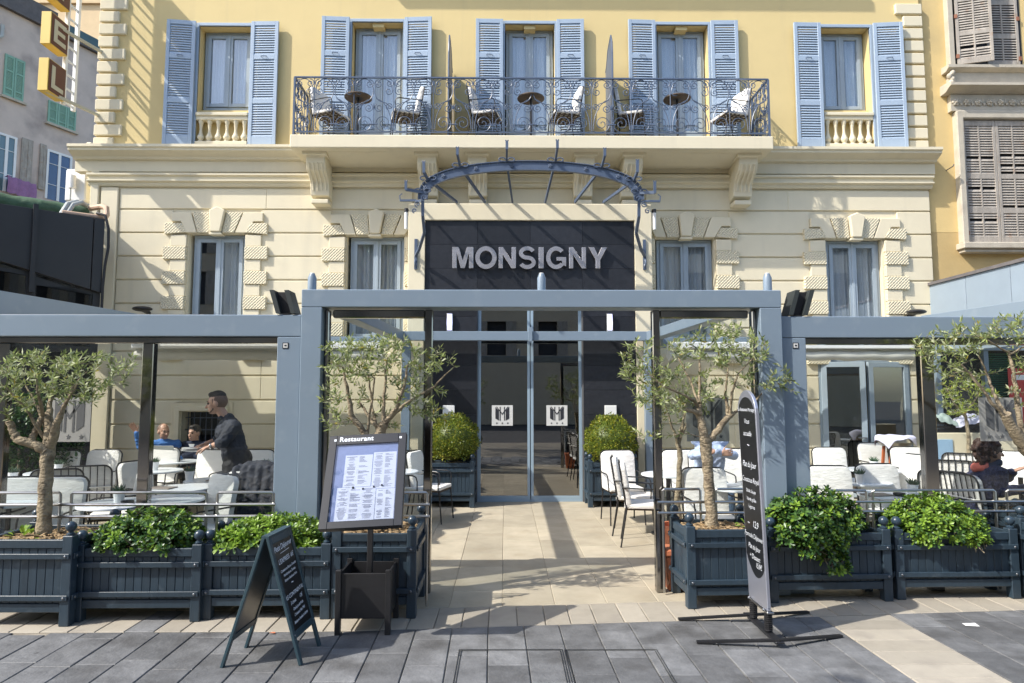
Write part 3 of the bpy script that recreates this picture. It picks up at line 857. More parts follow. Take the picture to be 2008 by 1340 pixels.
def letter_mesh(ch, x0, x1, z0, z1, y0, y1, name, m, parent, swap=None):
    W, H = x1 - x0, z1 - z0
    mb = MB()
    def addstrip(L, Rr, closed=False):
        n = len(L); vs = []
        for (a, b), (c, d) in zip(L, Rr): vs += [(a, y0, b), (c, y0, d), (a, y1, b), (c, y1, d)]
        fs = []
        for i in range(n - (0 if closed else 1)):
            p, q = 4 * i, 4 * ((i + 1) % n)
            fs += [(p, p + 1, q + 1, q), (p + 2, q + 2, q + 3, p + 3), (p, q, q + 2, p + 2), (p + 1, p + 3, q + 3, q + 1)]
        if not closed:
            fs += [(0, 2, 3, 1), (4 * n - 4, 4 * n - 3, 4 * n - 1, 4 * n - 2)]
        mb.add(vs, fs)
    if ch in 'MNIYELTH':
        for p in poly_letter(ch): mb.prism([(x0 + u * W, z0 + v * H) for u, v in p], y0, y1)
    elif ch == 'O':
        n = 40; w = .205 * H
        L = [(x0 + W / 2 + (W / 2) * math.cos(2 * PI * k / n), z0 + H / 2 + (H / 2 + .012) * math.sin(2 * PI * k / n)) for k in range(n)]
        Q = [(x0 + W / 2 + (W / 2 - w) * math.cos(2 * PI * k / n), z0 + H / 2 + (H / 2 + .012 - w) * math.sin(2 * PI * k / n)) for k in range(n)]
        addstrip(Q, L, True)
    elif ch == 'G':
        w = .195 * H; a, b = W / 2 - w / 2, H / 2 + .012 - w / 2; cx, cz = x0 + W / 2, z0 + H / 2
        pth = [(cx + a * math.cos(t), cz + b * math.sin(t)) for t in [R(42 + (318 - 42) * k / 30) for k in range(31)]]
        L, Q = strip(pth, w); addstrip(L, Q)
        mb.prism([(x1 - w * .98, z0 + .16 * H), (x1 - .0, z0 + .10 * H), (x1, z0 + .53 * H), (cx + .02 * W, z0 + .53 * H), (cx + .02 * W, z0 + .36 * H), (x1 - w * .98, z0 + .36 * H)], y0 + .0012, y1)
    elif ch == 'S':
        w = .185 * H; cx = x0 + W / 2
        a = W / 2 - w / 2; b = (H + .024 - w) / 4
        c1, c2 = z0 - .012 + w / 2 + 3 * b, z0 - .012 + w / 2 + b
        pth = [(cx + a * .95 * math.cos(t), c1 + b * math.sin(t)) for t in [R(22 + (250 - 22) * k / 18) for k in range(19)]]
        pth += [(cx + a * math.cos(t), c2 + b * math.sin(t)) for t in [R(70 - (70 + 158) * k / 18) for k in range(19)]]
        L, Q = strip(pth, w); addstrip(L, Q)
    return mb.build(name, m, parent, smooth=30, bevel=.003 if ch in 'MNIYELTH' else 0)
lz0, lz1 = FZ(526.5, YT - .06, 1040), FZ(485, YT - .06, 1040)
name_sign = thing('name_sign', 'brushed metal letters MONSIGNY on the black stone above the doors', 'sign', (FX(1040, YT, 500), YT, lz0))
for ch, a, b in (('M', 887, 928), ('O', 932, 974), ('N', 978, 1011.5), ('S', 1017, 1050.5), ('I', 1056.5, 1066), ('G', 1071, 1110), ('N', 1116, 1149), ('Y', 1154.5, 1190.5)):
    letter_mesh(ch, FX(a, YT - .06, 505), FX(b, YT - .06, 505), lz0, lz1, YT - .07, YT - .035, 'letter', M['signlet'], name_sign)
mb = MB()
for a in (900, 952, 990, 1033, 1061, 1090, 1127, 1172):
    xx = FX(a, YT, 505); mb.tube([(xx, YT - .04, (lz0 + lz1) / 2), (xx, YT + .005, (lz0 + lz1) / 2)], .006, 6)
stuff(mb.build('stand_off_pin', M['black'], name_sign))

# entrance doors with the frosted monogram
def star(cx, cz, r):
    return [(cx + (r if k % 2 == 0 else r * .42) * math.sin(PI * k / 5), cz + (r if k % 2 == 0 else r * .42) * math.cos(PI * k / 5)) for k in range(10)]
def monogram(parent, x0, x1, z0, z1, y, back, ink, name='monogram'):
    # square sticker with winged M and three stars, facing -Y
    W, H = x1 - x0, z1 - z0
    b = MB().box(x0, x1, y, y + .002, z0, z1).build(name, back, parent, smooth=0)
    mb = MB()
    def pp(pts): mb.prism([(x0 + u * W, z0 + v * H) for u, v in pts], y - .0025, y - .0008)
    for s in (0, 1):
        f = (lambda u: u) if s == 0 else (lambda u: 1 - u)
        pp([(f(.17), .92), (f(.34), .74), (f(.34), .25), (f(.17), .35)])
        pp([(f(.375), .92), (f(.42), .92), (f(.42), .25), (f(.375), .25)])
        pp([(f(.20), .93), (f(.245), .93), (f(.50), .60), (f(.50), .52)])
    for sx in (.24, .5, .76): pp(star(sx, .12, .055))
    mb.build('monogram_print', ink, b if parent is hotel else parent, smooth=0)
    return b
M['frost'] = pm('frosted_film', (0.62, 0.62, 0.60), 0.7, var=0.03)
M['ink'] = pm('sticker_ink', (0.02, 0.022, 0.03), 0.6)
M['softink'] = pm('clear_cut_film', (0.10, 0.105, 0.11), 0.5)
for a, b, hs in ((938, 1039.2, 1), (1040.8, 1140, -1)):
    x0, x1 = FX(a, YD, 800), FX(b, YD, 800)
    mb = MB(); t = .042
    zt = 3.30
    mb.box(x0, x0 + t, YD - .03, YD + .03, .03, zt); mb.box(x1 - t, x1, YD - .03, YD + .03, .03, zt)
    mb.box(x0 + t, x1 - t, YD - .03, YD + .03, .03, .09); mb.box(x0 + t, x1 - t, YD - .03, YD + .03, zt - .05, zt)
    d = mb.build('door', M['doorframe'], hotel, bevel=.004)
    MB().box(x0 + t - .004, x1 - t + .004, YD - .004, YD + .004, .086, zt - .046).build('pane', M['doorglass'], d, smooth=0)
    xc = FX(985 if hs > 0 else 1092, YD, 815)
    monogram(d, xc - .17, xc + .17, FZ(835, YD), FZ(795, YD), YD - .008, M['frost'], M['ink'])
mb = MB()
mb.box(DX0 + .001, FX(938, YD, 800) - .002, YD - .04, YD + .05, 0, 3.33); mb.box(FX(1140, YD, 800) + .002, DX1 - .001, YD - .04, YD + .05, 0, 3.33)
mb.box(FX(938, YD, 800), FX(1140, YD, 800), YD - .04, YD + .05, .0, .028)
mb.build('door_frame', M['doorframe'], hotel, bevel=.003)
mb = MB()
a, b, y0, y1, h = -1.4, 2.2, YF + .305, YF + 5.0, 3.3
a, b = DX0 - .9, DX1 + .9
mb.add([(a, y0, .0), (b, y0, .0), (b, y0, h), (a, y0, h), (a, y1, 0), (b, y1, 0), (b, y1, h), (a, y1, h)],
       [(4, 7, 6, 5), (0, 1, 5, 4), (3, 7, 6, 2), (0, 4, 7, 3), (1, 2, 6, 5)])
mb.build('lobby', M['dark'], hotel, smooth=0)
for a in (882, 1195):
    xc = FX(a, YT, 630); zc2 = FZ(633, YT)
    s = MB().box(xc - .05, xc + .05, YT - .05, YT, zc2 - .16, zc2 + .15).build('wall_light', M['steel'], hotel, bevel=.012)
    MB().prism([(xc - .036, zc2 - .13), (xc + .036, zc2 - .13), (xc + .042, zc2), (xc + .036, zc2 + .135), (xc - .036, zc2 + .135), (xc - .042, zc2)], YT - .06, YT - .051).build('lamp_glass', M['sconce'], s)
for a in (880, 1197):
    xc = FX(a, YT, 805); zc2 = FZ(805, YT)
    MB().box(xc - .095, xc + .095, YT - .03, YT, zc2 - .08, zc2 + .08).build('wall_plate', M['whitepaint'], hotel, bevel=.004)

# balcony
BX0, BX1 = FX(568, YBAL, 280), FX(1517, YBAL, 280)
BZ1, BZ0 = FZ(265.5, YBAL, 1040), FZ(291, YBAL, 1040)
MB().box(BX0, BX1, YBAL, YF - .005, BZ0, BZ1).build('balcony_slab', M['cream'], hotel, bevel=.012)
mb = MB(); mb.prism([(YBAL + .12, BZ0), (YF - .01, BZ0), (YF - .01, BZ0 - .09), (YF - .3, BZ0 - .06)], BX0 + .15, BX1 - .15, 'YZ'); mb.build('soffit_moulding', M['cream'], hotel)
for a in (690, 1040, 1380):
    xc = FX(a, YBAL + .5, 305)
    mb = MB(); zz = BZ0 - .012
    for (u0, u1, v0, v1) in ((-.62, .62, .0, .018), (-.62, .62, .332, .35), (-.62, -.602, .018, .332), (.602, .62, .018, .332)):
        mb.box(xc + u0, xc + u1, YBAL + .16 + v0, YBAL + .16 + v1, zz, BZ0 - .0005)
    mb.tube([(xc + .16 * math.cos(t), YBAL + .335 + .1 * math.sin(t), BZ0 - .004) for t in [2 * PI * k / 24 for k in range(25)]], .01, 5)
    mb.build('soffit_panel', M['cream'], hotel)
for a in (622, 838, 936, 1146, 1240, 1463):
    w = .155; xc = FX(a, YBAL + .35, 340)
    H0 = BZ0
    pr = [(YF - .02, H0), (YBAL + .20, H0), (YBAL + .20, H0 - .05), (YBAL + .23, H0 - .07), (YBAL + .225, H0 - .16), (YBAL + .28, H0 - .27), (YBAL + .40, H0 - .34), (YBAL + .49, H0 - .42), (YBAL + .52, H0 - .54), (YBAL + .54, H0 - .62), (YF - .02, H0 - .68)]
    pr2 = [(y, z) for y, z in pr]
    c = MB(); c.prism(pr2, xc - w, xc + w, 'YZ')
    cb = c.build('corbel', M['cream'], hotel, bevel=.01)
    MB().box(xc - w - .04, xc + w + .04, YBAL + .15, YF - .02, H0 - .055, H0 - .001).build('corbel_cap', M['cream'], cb, bevel=.006)
    mb = MB()
    for k in range(4):
        xx = xc - w + .05 + k * (2 * w - .1) / 3
        mb.tube([(xx, YBAL + .218, H0 - .17), (xx, YBAL + .275, H0 - .27), (xx, YBAL + .395, H0 - .345), (xx, YBAL + .485, H0 - .425), (xx, YBAL + .515, H0 - .54)], .016, 6)
    mb.build('corbel_rib', M['cream'], cb)
    MB().box(xc - w + .01, xc + w - .01, YBAL + .52, YF - .02, H0 - .76, H0 - .685).build('corbel_foot', M['cream'], cb, bevel=.01)

# iron railing of the balcony
RZ0, RZ1 = BZ1 + .06, FZ(154, YBAL + .05, 1040)
rail = MB()
yr = YBAL + .05
RX0, RX1 = BX0 + .04, BX1 - .04
rail.bar((RX0, yr, RZ1), (RX1, yr, RZ1), .032, .022); rail.bar((RX0, yr, RZ0), (RX1, yr, RZ0), .018, .014)
for xx in (RX0, RX1):
    rail.bar((xx, yr, RZ1), (xx, YF - .03, RZ1), .032, .022); rail.bar((xx, yr, RZ0), (xx, YF - .03, RZ0), .018, .014)
    rail.bar((xx, yr, BZ1), (xx, yr, RZ1 - .012), .03); rail.bar((xx, YF - .03, BZ1), (xx, YF - .03, RZ1 - .012), .03)
railing = rail.build('balcony_railing', M['ironblue'], hotel, smooth=0)
def spiral(cx, cz, r, a0, turns, n=18, r1=.18):
    return [(cx + r * (1 - (1 - r1) * k / n) * math.cos(a0 + turns * 2 * PI * k / n), 0, cz + r * (1 - (1 - r1) * k / n) * math.sin(a0 + turns * 2 * PI * k / n)) for k in range(n + 1)]
def ell(cx, cz, rx, rz, a0, a1, n=12):
    return [(cx + rx * math.cos(R(a0 + (a1 - a0) * k / n)), 0, cz + rz * math.sin(R(a0 + (a1 - a0) * k / n))) for k in range(n + 1)]
HR = RZ1 - RZ0
def scr(paths, r=.0068):
    mb = MB()
    for p in paths: mb.tube(p, r, 5)
    return mb
W2 = .29
def scroll_meshes():
    out = []
    # gothic arch rising from the foot of the panel to the crossing, with its volute
    out.append(ell(W2 - .01, .05, W2 - .035, .44, 180, 95, 14)[::1] + [])
    # large lower volute
    out.append([(.01, 0, .03), (.06, 0, .012)] + spiral(.15, .135, .125, R(-100), 1.75, 34, .12))
    # heart curve of the upper half with volutes at both ends
    out.append(spiral(.075, .60, .055, R(200), 1.2, 16)[::-1] + ell(.15, .60, .13, .18, 180, 20, 14)[0:] + ell(.15, .60, .13, .16, 20, -70, 8)[1:] + [(.12, 0, .43), (.03, 0, .36)])
    # small curls under the top rail
    out.append(spiral(.062, .715, .060, R(85), 1.6, 20))
    out.append(spiral(.225, .705, .065, R(95), -1.6, 20))
    # curl above the crossing and small lower curl
    out.append(spiral(.058, .375, .055, R(-60), 1.6, 20))
    out.append(spiral(.215, .355, .065, R(60), -1.6, 20))
    return out
SCALE = HR / .80
meshes = []
for p in scroll_meshes():
    pr = []
    for s in (1, -1):
        o = scr([[(s * x, y, z * SCALE) for x, y, z in p]]).build('scroll', M['ironblue'], railing, world=False)
        o.location = (0, 0, -50); pr.append(o)
    meshes.append(pr)
spear = MB().tube([(0, 0, .02), (0, 0, .34 * SCALE)], .006, 5)
spear.lathe([(.004, .33 * SCALE), (.018, .36 * SCALE), (.002, .43 * SCALE)], n=6)
spear.tube([(-.07, 0, .12 * SCALE), (.07, 0, .12 * SCALE)], .01, 5)
spear = spear.build('spear_bar', M['ironblue'], railing, world=False); spear.location = (0, 0, -50)
upb = MB().tube([(0, 0, 0), (0, 0, HR)], .007, 5).build('upright', M['ironblue'], railing, world=False); upb.location = (0, 0, -50)
protos = [m for pr in meshes for m in pr] + [spear, upb]
def rail_run(p, q, n, rz):
    for k in range(n):
        c = Vector(p) + (Vector(q) - Vector(p)) * (k + .5) / n
        sc = (Vector(q) - Vector(p)).length / n / (2 * W2)
        for pr in meshes:
            for o in pr: inst('scroll', o.data, railing, c, (0, 0, rz), (sc, 1, 1))
        inst('upright', upb.data, railing, c, (0, 0, rz))
        if k < n - 1:
            c2 = Vector(p) + (Vector(q) - Vector(p)) * (k + 1) / n
            inst('spear_bar', spear.data, railing, c2, (0, 0, rz))
rail_run((RX0, yr, RZ0), (RX1, yr, RZ0), 12, 0)
rail_run((RX0, yr, RZ0), (RX0, YF - .03, RZ0), 2, R(90)); rail_run((RX1, yr, RZ0), (RX1, YF - .03, RZ0), 2, R(90))
for o in protos: bpy.data.objects.remove(o)
# sheet-metal dividers between the balcony rooms
for a in (884, 1193):
    xx = FX(a, YBAL + .5, 150)
    zt1 = FZ(76, YBAL + .2, a)
    mb = MB(); pts = [(YBAL + .08, BZ1), (YF - .02, BZ1), (YF - .02, zt1 - .30), (YF - .12, zt1 - .26), (YBAL + .5, zt1 - .05), (YBAL + .2, zt1 + .05), (YBAL + .10, zt1 - .12), (YBAL + .08, zt1 - .3)]
    mb.prism(pts, xx - .006, xx + .006, 'YZ')
    d = mb.build('balcony_divider', M['ironblue'], hotel, smooth=0)
    s = MB(); s.tube([(xx, y - .005, z) for y, z in pts[2:]], .014, 6); s.tube([(xx, YBAL + .07, BZ1), (xx, YBAL + .07, zt1 - .3)], .014, 6)
    s.build('divider_rim', M['ironblue'], d)
# balcony of the floor above (just outside the picture; its shade falls on the wall)
MB().box(BX0 + .1, BX1 + .6, YBAL + .05, YF - .005, 10.2, 10.37).build('balcony_slab', M['cream'], hotel, bevel=.01)

# terrace doors: two glazed leaves
for a, b, rot, hx in ((1611, 1690, R(-14), 'l'), (1693, 1781, R(10), 'r')):
    x0, x1 = FX(a, YF, 800), FX(b, YF, 800); w = x1 - x0; h = td[3] - .06; t = .085
    mb = MB()
    o0 = 0 if hx == 'l' else -w
    mb.box(o0, o0 + t, -.03, .03, .03, h); mb.box(o0 + w - t, o0 + w, -.03, .03, .03, h); mb.box(o0 + t, o0 + w - t, -.03, .03, .03, .16); mb.box(o0 + t, o0 + w - t, -.03, .03, h - t, h)
    d = mb.build('terrace_door', M['frame'], hotel, bevel=.005, world=False)
    d.location = Vector((x0 if hx == 'l' else x1, YF - .02, 0)) - wloc(hotel); d.rotation_euler = (0, 0, rot)
    MB().box(o0 + t - .004, o0 + w - t + .004, -.004, .004, .156, h - t + .004).build('pane', M['doorglass'], d, smooth=0, world=False)
    hxx = o0 + w - .04 if hx == 'l' else o0 + .04
    MB().tube([(hxx, -.03, 1.0), (hxx, -.08, 1.0), (hxx + (-.12 if hx == 'l' else .12), -.08, 1.0)], .01, 8).build('handle', M['steel'], d, world=False)
x0, x1, z0, z1 = td
mb = MB(); mb.box(x0, x0 + .05, YF - .02, YF + .1, 0, z1); mb.box(x1 - .05, x1, YF - .02, YF + .1, 0, z1); mb.box(x0 + .05, x1 - .05, YF - .02, YF + .1, z1 - .05, z1)
mb.build('terrace_door_frame', M['frame'], hotel, bevel=.004)
room(x0, x1, 0.0, z1, YF + .302, 3, M['darkroom'])

# ------------------------------------------------------------------ iron canopy frame over the entrance
YA = 9.9
canopy = thing('canopy_frame', 'unglazed arched blue iron canopy frame with upturned ribs above the black sign', 'canopy', (FX(1041, YP, 400), YP, FZ(400, YP)))
ax0, ax1 = FX(829, YA, 385), FX(1253, YA, 385)
az0, azp = FZ(392, YA), FZ(325, YA)
axc = (ax0 + ax1) / 2
def arch(u, dz=0.0, rr=0.0):
    # u from -1 to 1: flat in the middle, falling steeply at the ends
    t = u * PI / 2
    return (axc + (ax1 - ax0) / 2 * (1 + rr) * math.sin(t) , az0 + (azp - az0 + dz) * max(0, math.cos(t)) ** .72 + (dz if abs(u) >= 1 else 0) * 0)
mb = MB(); n = 40
for k in range(n):
    (xa, za), (xb, zb) = arch(-1 + 2 * k / n), arch(-1 + 2 * (k + 1) / n)
    d = Vector((xb - xa, 0, zb - za)); nn = Vector((-d.z, 0, d.x)).normalized()
    p, q = Vector((xa, YA, za)), Vector((xb, YA, zb))
    mb.bar(p, q, .018, .13, up=nn); mb.bar(p + nn * .068, q + nn * .068, .06, .012, up=nn); mb.bar(p - nn * .068, q - nn * .068, .06, .012, up=nn)
mb.build('arch', M['ironblue'], canopy, smooth=0)
for k in range(8):
    u = (-.86, -.60, -.34, -.115, .115, .34, .60, .86)[k]
    x, z = arch(u)
    mb = MB()
    for j in range(5):
        a = 2 * PI * j / 5; mb.ball((x + .022 * math.cos(a), YA - .018, z + .022 * math.sin(a)), .014, 8, 6, (1, .5, 1))
    mb.ball((x, YA - .022, z), .012, 8, 6)
    mb.build('rosette', M['ironblue'], canopy)
# ribs: rooted on the wall behind, resting on the arch, ending in an upturned fork
tips = [(796, 372, 356), (831, 338, 318), (897, 303, 290), (994, 292, 277), (1093, 290, 276), (1186, 305, 292), (1250, 337, 315), (1284, 378, 357)]
uarch = [-.985, -.80, -.455, -.145, .145, .455, .80, .985]
roots = [(830, 400), (896, 397), (951, 397), (1005, 397), (1069, 397), (1127, 397), (1183, 397), (1240, 400)]
YTIP = 9.5
for i, ((tx, tz, tzt), u, (rx, rz)) in enumerate(zip(tips, uarch, roots)):
    p = at(tx, tz, YTIP); pt = at(tx, tzt, YTIP)
    xa, za = arch(u); a = Vector((xa, YA, za + .075))
    # carry the straight line of the rib on to the surround
    r0 = at(rx, rz, YP + .02)
    if i in (0, 7):
        p = Vector((p.x, YA - .1, FZ(tz, YA - .1, tx))); pt = Vector((p.x, YA - .1, FZ(tzt, YA - .1, tx)))
        p = at(tx, tz, YA - .1); pt = at(tx, tzt, YA - .1)
    mb = MB()
    up = Vector((0, 0, 1))
    mb.bar(p, a, .03, .045); mb.bar(a, r0, .03, .045) if i not in (0, 7) else None
    mb.bar(p + Vector((0, 0, -.01)), pt, .04, .028)
    mb.ball(pt + Vector((-.016, 0, .01)), .012, 8, 6); mb.ball(pt + Vector((.016, 0, .01)), .012, 8, 6)
    rb = mb.build('rib', M['ironblue'], canopy, smooth=0)
    s = MB()
    for q in (-1, 1):
        s.tube([(a.x + q * (.02 + .05 * (1 - math.cos(t))), YA - .03, a.z + .02 + .03 * math.sin(t)) for t in [PI * 1.6 * k / 10 for k in range(11)]], .01, 6)
    s.build('rib_scroll', M['ironblue'], rb)
for sgn, px0 in ((-1, 829), (1, 1252)):
    xx = ax0 if sgn < 0 else ax1
    xs = EX0 + .13 if sgn < 0 else EX1 - .13
    mb = MB()
    zb = FZ(505, YP, 830); zt = az0
    path = [(xx, YA, zt + .02), (xx, YA + .03, zt - .25), (xx, YA + .25, zt - .45), (xx + (xs - xx) * .6, YP - .18, zt - .62), (xs, YP - .03, zb + .02)]
    for a, b in zip(path[:-1], path[1:]): mb.bar(a, b, .045, .03)
    mb.tube([(xs, YP - .05 - .04 * math.sin(t), zb - .10 + .055 * math.cos(t)) for t in [PI * 1.8 * k / 14 for k in range(15)]], .016, 6)
    mb.bar((xs, YP - .012, zb + .3), (xs, YP - .012, zb - .2), .05, .02)
    mb.build('bracket', M['ironblue'], canopy, smooth=0)
    mb = MB()
    e = EX0 - .13 if sgn < 0 else EX1 + .13
    mb.bar((xs, YP - .05, ETOP + .035), (e, YP - .05, ETOP + .035), .035, .03); mb.tube([(e, YP - .05, ETOP + .03), (e + sgn * .01, YP - .05, ETOP + .12), (e + sgn * -.03, YP - .05, ETOP + .15)], .01, 6)
    mb.bar((xs, YP - .05, ETOP + .03), (xx, YA, zt - .02), .03, .03); mb.bar((xs, YP - .05, ETOP + .03), (xs, YP + .1, ETOP + .03), .03, .03)
    mb.build('side_bar', M['ironblue'], canopy, smooth=0)
    for q in range(3):
        s = MB().tube(spiral(0, 0, .055 - .008 * q, R(90 * sgn), sgn * 1.3, 18), .009, 5).build('scroll', M['ironblue'], canopy, world=False)
        s.location = Vector((xx + sgn * (.03 + .045 * q) * (1 if q else -1), YA - .03, az0 + .02 - .1 * q)) - wloc(canopy)
for sgn, e in ((-1, EX0 - .04), (1, EX1 + .05)):
    f = thing('tube_lamp', ('slim white tube lamp on the left edge of the entrance surround' if sgn < 0 else 'slim white tube lamp on the right edge of the entrance surround'), 'lamp', (e, YP + .02, ETOP - .45), group='tube lamps beside the entrance surround')
    MB().tube([(e, YP + .02, ETOP - .42), (e, YP + .02, ETOP - .14)], .028, 10).build('tube', M['whitepaint'], f)
    MB().tube([(e, YP + .02, ETOP - .14), (e, YP + .02, ETOP - .08)], .034, 10).build('cap', M['black'], f)
    MB().bar((e, YP + .02, ETOP - .11), (e - sgn * .06, YP + .08, ETOP - .11), .02).build('bracket', M['black'], f)

# ------------------------------------------------------------------ vertical letter sign on the corner
XS = FX(99, 10.12, 60)
sign = thing('vertical_sign', 'vertical sign of yellow boxes with cream HOTEL letters on a white ladder frame', 'sign', (XS, 10.7, 6.0))
pz = .763
ztop = FZ(22, 10.12, 97)
for k, ch in enumerate('HOTEL'):
    z1 = ztop + pz * (3 - k); z0 = z1 - .53
    b = MB().box(XS - .155, XS, 10.12, 10.54, z0, z1).build('letter_box', M['gold'], sign, bevel=.004)
    MB().box(XS + .001, XS + .006, 10.135, 10.525, z0 + .015, z1 - .015).build('sign_face', M['brown'], b, smooth=0)
    # letter lies on the face that looks along +X
    me = letter_mesh(ch, 10.19, 10.475, z0 + .08, z1 - .08, 0, .006, 'sign_letter', M['letter'], None)
    for v in me.data.vertices:
        x, y, z = v.co; v.co = (XS + .007 + (.006 - y), x, z)
    bm = bmesh.new(); bm.from_mesh(me.data); bmesh.ops.recalc_face_normals(bm, faces=bm.faces); bm.to_mesh(me.data); bm.free()
    off = wloc(b)
    for v in me.data.vertices: v.co = v.co - off
    me.parent = b
mb = MB()
zb = ztop - pz - .55
for yy in (10.60, 10.86):
    mb.bar((XS - .07, yy, zb), (XS - .07, yy, 10.2), .05, .06)
z = zb + .06
while z < 10:
    mb.bar((XS - .07, 10.60, z), (XS - .07, 10.86, z), .025, .03); z += .24
mb.build('ladder', M['whitepaint'], sign, smooth=0)
for z in (ztop + pz * 2.1, ztop - .16, zb + .02):
    MB().bar((XS - .07, 10.2, z + .02), (XL + .06, YF + .03, z + .02), .035, .045).build('arm', M['letter'], sign, smooth=0)
M['rust'] = pm('rusty_iron', (.28, .12, .07), .8)
# ================================================================== NEIGHBOURS
# right: older ochre house
YR = 11.19
ochre = thing('ochre_building', 'ochre house with ornate stone window and weathered grey shutters', 'house', (9.5, YR, 0))
OX0 = XR + .035
zsplit = FZ(456, YR, 1850)
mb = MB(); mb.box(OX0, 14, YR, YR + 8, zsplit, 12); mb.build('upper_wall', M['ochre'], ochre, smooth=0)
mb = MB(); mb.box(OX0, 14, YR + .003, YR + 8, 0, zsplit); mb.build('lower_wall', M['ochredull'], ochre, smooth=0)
def R2(px, py): p = at(px, py, YR - .05); return p.x, p.z
sx0, sz0 = R2(1897, 478); sx1, sz1 = R2(2016, 236)
# stone surround
mb = MB()
mb.box(sx0 - .11, sx0 - .0, YR - .12, YR + .05, sz0, sz1 + .14); mb.box(sx1, sx1 + .11, YR - .12, YR + .05, sz0, sz1 + .14); mb.box(sx0, sx1, YR - .12, YR + .05, sz1 + .005, sz1 + .14)
mb.build('window_surround', M['stone'], ochre, bevel=.015)
mb = MB(); mb.box(sx0 - .16, sx1 + .16, YR - .2, YR + .05, sz0 - .11, sz0 - .004); mb.box(sx0 - .12, sx1 + .12, YR - .15, YR + .05, sz0 - .17, sz0 - .111); mb.build('sill', M['stone'], ochre, bevel=.012)
# carved frieze
zf0, zf1 = sz1 + .145, FZ(190, YR, 1900)
fr = MB().box(sx0 - .18, sx1 + .18, YR - .09, YR + .05, zf0, zf1).build('frieze', M['stone'], ochre)
random.seed(5)
for k in range(7):
    xx = sx0 - .1 + k * .2; zc2 = (zf0 + zf1) / 2
    mb = MB()
    for j in range(6):
        a = 2 * PI * j / 6 + k; mb.ball((xx + .045 * math.cos(a), YR - .105, zc2 + .04 * math.sin(a)), .028, 8, 6, (1, .8, 1))
    mb.ball((xx, YR - .12, zc2), .03, 8, 6)
    mb.tube([(xx + .06 + .05 * t, YR - .10, zc2 + .05 * math.sin(t * 6)) for t in [q / 8 for q in range(9)]], .018, 6)
    mb.build('carved_flower', M['stone'], fr)
# cornice over it with scrolled end
zc1 = FZ(160, YR, 1900)
mb = MB(); mb.prism([(YR + .05, zf1), (YR - .14, zf1 + .005), (YR - .26, zf1 + .07), (YR - .30, zf1 + .075), (YR - .30, zf1 + .12), (YR - .2, zf1 + .16), (YR + .05, zf1 + .17)], sx0 - .30, sx1 + .3, 'YZ'); mb.build('window_cornice', M['stone'], ochre)
mb = MB(); mb.box(sx0 - .18, sx1 + .2, YR - .1, YR + .05, zf1 + .171, FZ(148, YR, 1900)); mb.build('apron', M['stone'], ochre)
z3 = FZ(148, YR, 1900)
mb = MB(); mb.prism([(YR + .05, z3), (YR - .12, z3 + .002), (YR - .2, z3 + .05), (YR - .2, z3 + .10), (YR + .05, z3 + .12)], sx0 - .26, sx1 + .3, 'YZ'); mb.build('upper_sill', M['stone'], ochre)
mb = MB()
for k in range(14):
    t = k / 13; a = t * PI * 2.6
    mb.ball((sx0 - .2 + .03 * math.sin(a), YR - .16, zf1 + .18 + (z3 - zf1 - .2) * t), .05 - .018 * abs(math.sin(a * 1.3)), 8, 6)
mb.build('scroll_bracket', M['stone'], ochre)
def old_leaf(x0, x1, z0, z1, y, zones, rot=0.0, hinge=None):
    w = x1 - x0; mb = MB(); st = .05; th = .035
    hx = x0 if hinge != 'r' else x1
    o0 = x0 - hx
    mb.box(o0, o0 + st, 0, th, z0, z1); mb.box(o0 + w - st, o0 + w, 0, th, z0, z1); mb.box(o0 + w / 2 - .014, o0 + w / 2 + .014, .004, th, z0, z1)
    H = z1 - z0
    prev = 0
    lb = MB()
    for a, b in zones:
        mb.box(o0 + st, o0 + w - st, .003, th - .003, z0 + prev * H, z0 + a * H)
        n = max(2, int((b - a) * H / .045)); p = (b - a) * H / n
        for c in range(n):
            zz = z0 + a * H + (c + .5) * p
            if random.random() < .04: continue
            for (u0, u1) in ((o0 + st, o0 + w / 2 - .014), (o0 + w / 2 + .014, o0 + w - st)):
                lb.obox(((u0 + u1) / 2, th / 2, zz), ((u1 - u0) / 2, 0, 0), (0, .0115, .0225), (0, .003, -.0015))
        prev = b
    mb.box(o0 + st, o0 + w - st, .003, th - .003, z0 + prev * H, z1)
    o = mb.build('shutter', M['greywood'], ochre, bevel=.003, world=False)
    o.location = Vector((hx, y, 0)) - wloc(ochre); o.rotation_euler = (0, 0, rot)
    stuff(lb.build('louvre', M['greywood'], o, smooth=0, world=False))
    h = MB()
    for f in (.08, .48, .92):
        h.box(-.02 if hinge != 'r' else -.03, .03 if hinge != 'r' else .02, -.012, 0, z0 + f * H - .035, z0 + f * H + .035)
    h.build('hinge', M['rust'], o, world=False)
zn = [(.05, .24), (.285, .52), (.56, .955)]
xm = (sx0 + sx1) / 2
MB().box(sx0, sx1, YR - .012, YR - .004, sz0, sz1).build('shutter_backing', M['dark'], ochre, smooth=0)
old_leaf(sx0 + .01, xm - .004, sz0 + .01, sz1 - .01, YR - .06, zn); old_leaf(xm + .004, sx1 - .01, sz0 + .01, sz1 - .01, YR - .06, zn, 0, 'r')
uz0 = z3 + .13
MB().box(sx0 - .06, sx1, YR - .012, YR - .004, uz0, uz0 + 1.9).build('window_opening', M['dark'], ochre, smooth=0)
mb = MB(); mb.box(sx0 - .16, sx0 - .06, YR - .1, YR + .05, uz0 - .01, uz0 + 2); mb.build('window_surround', M['stone'], ochre, bevel=.01)
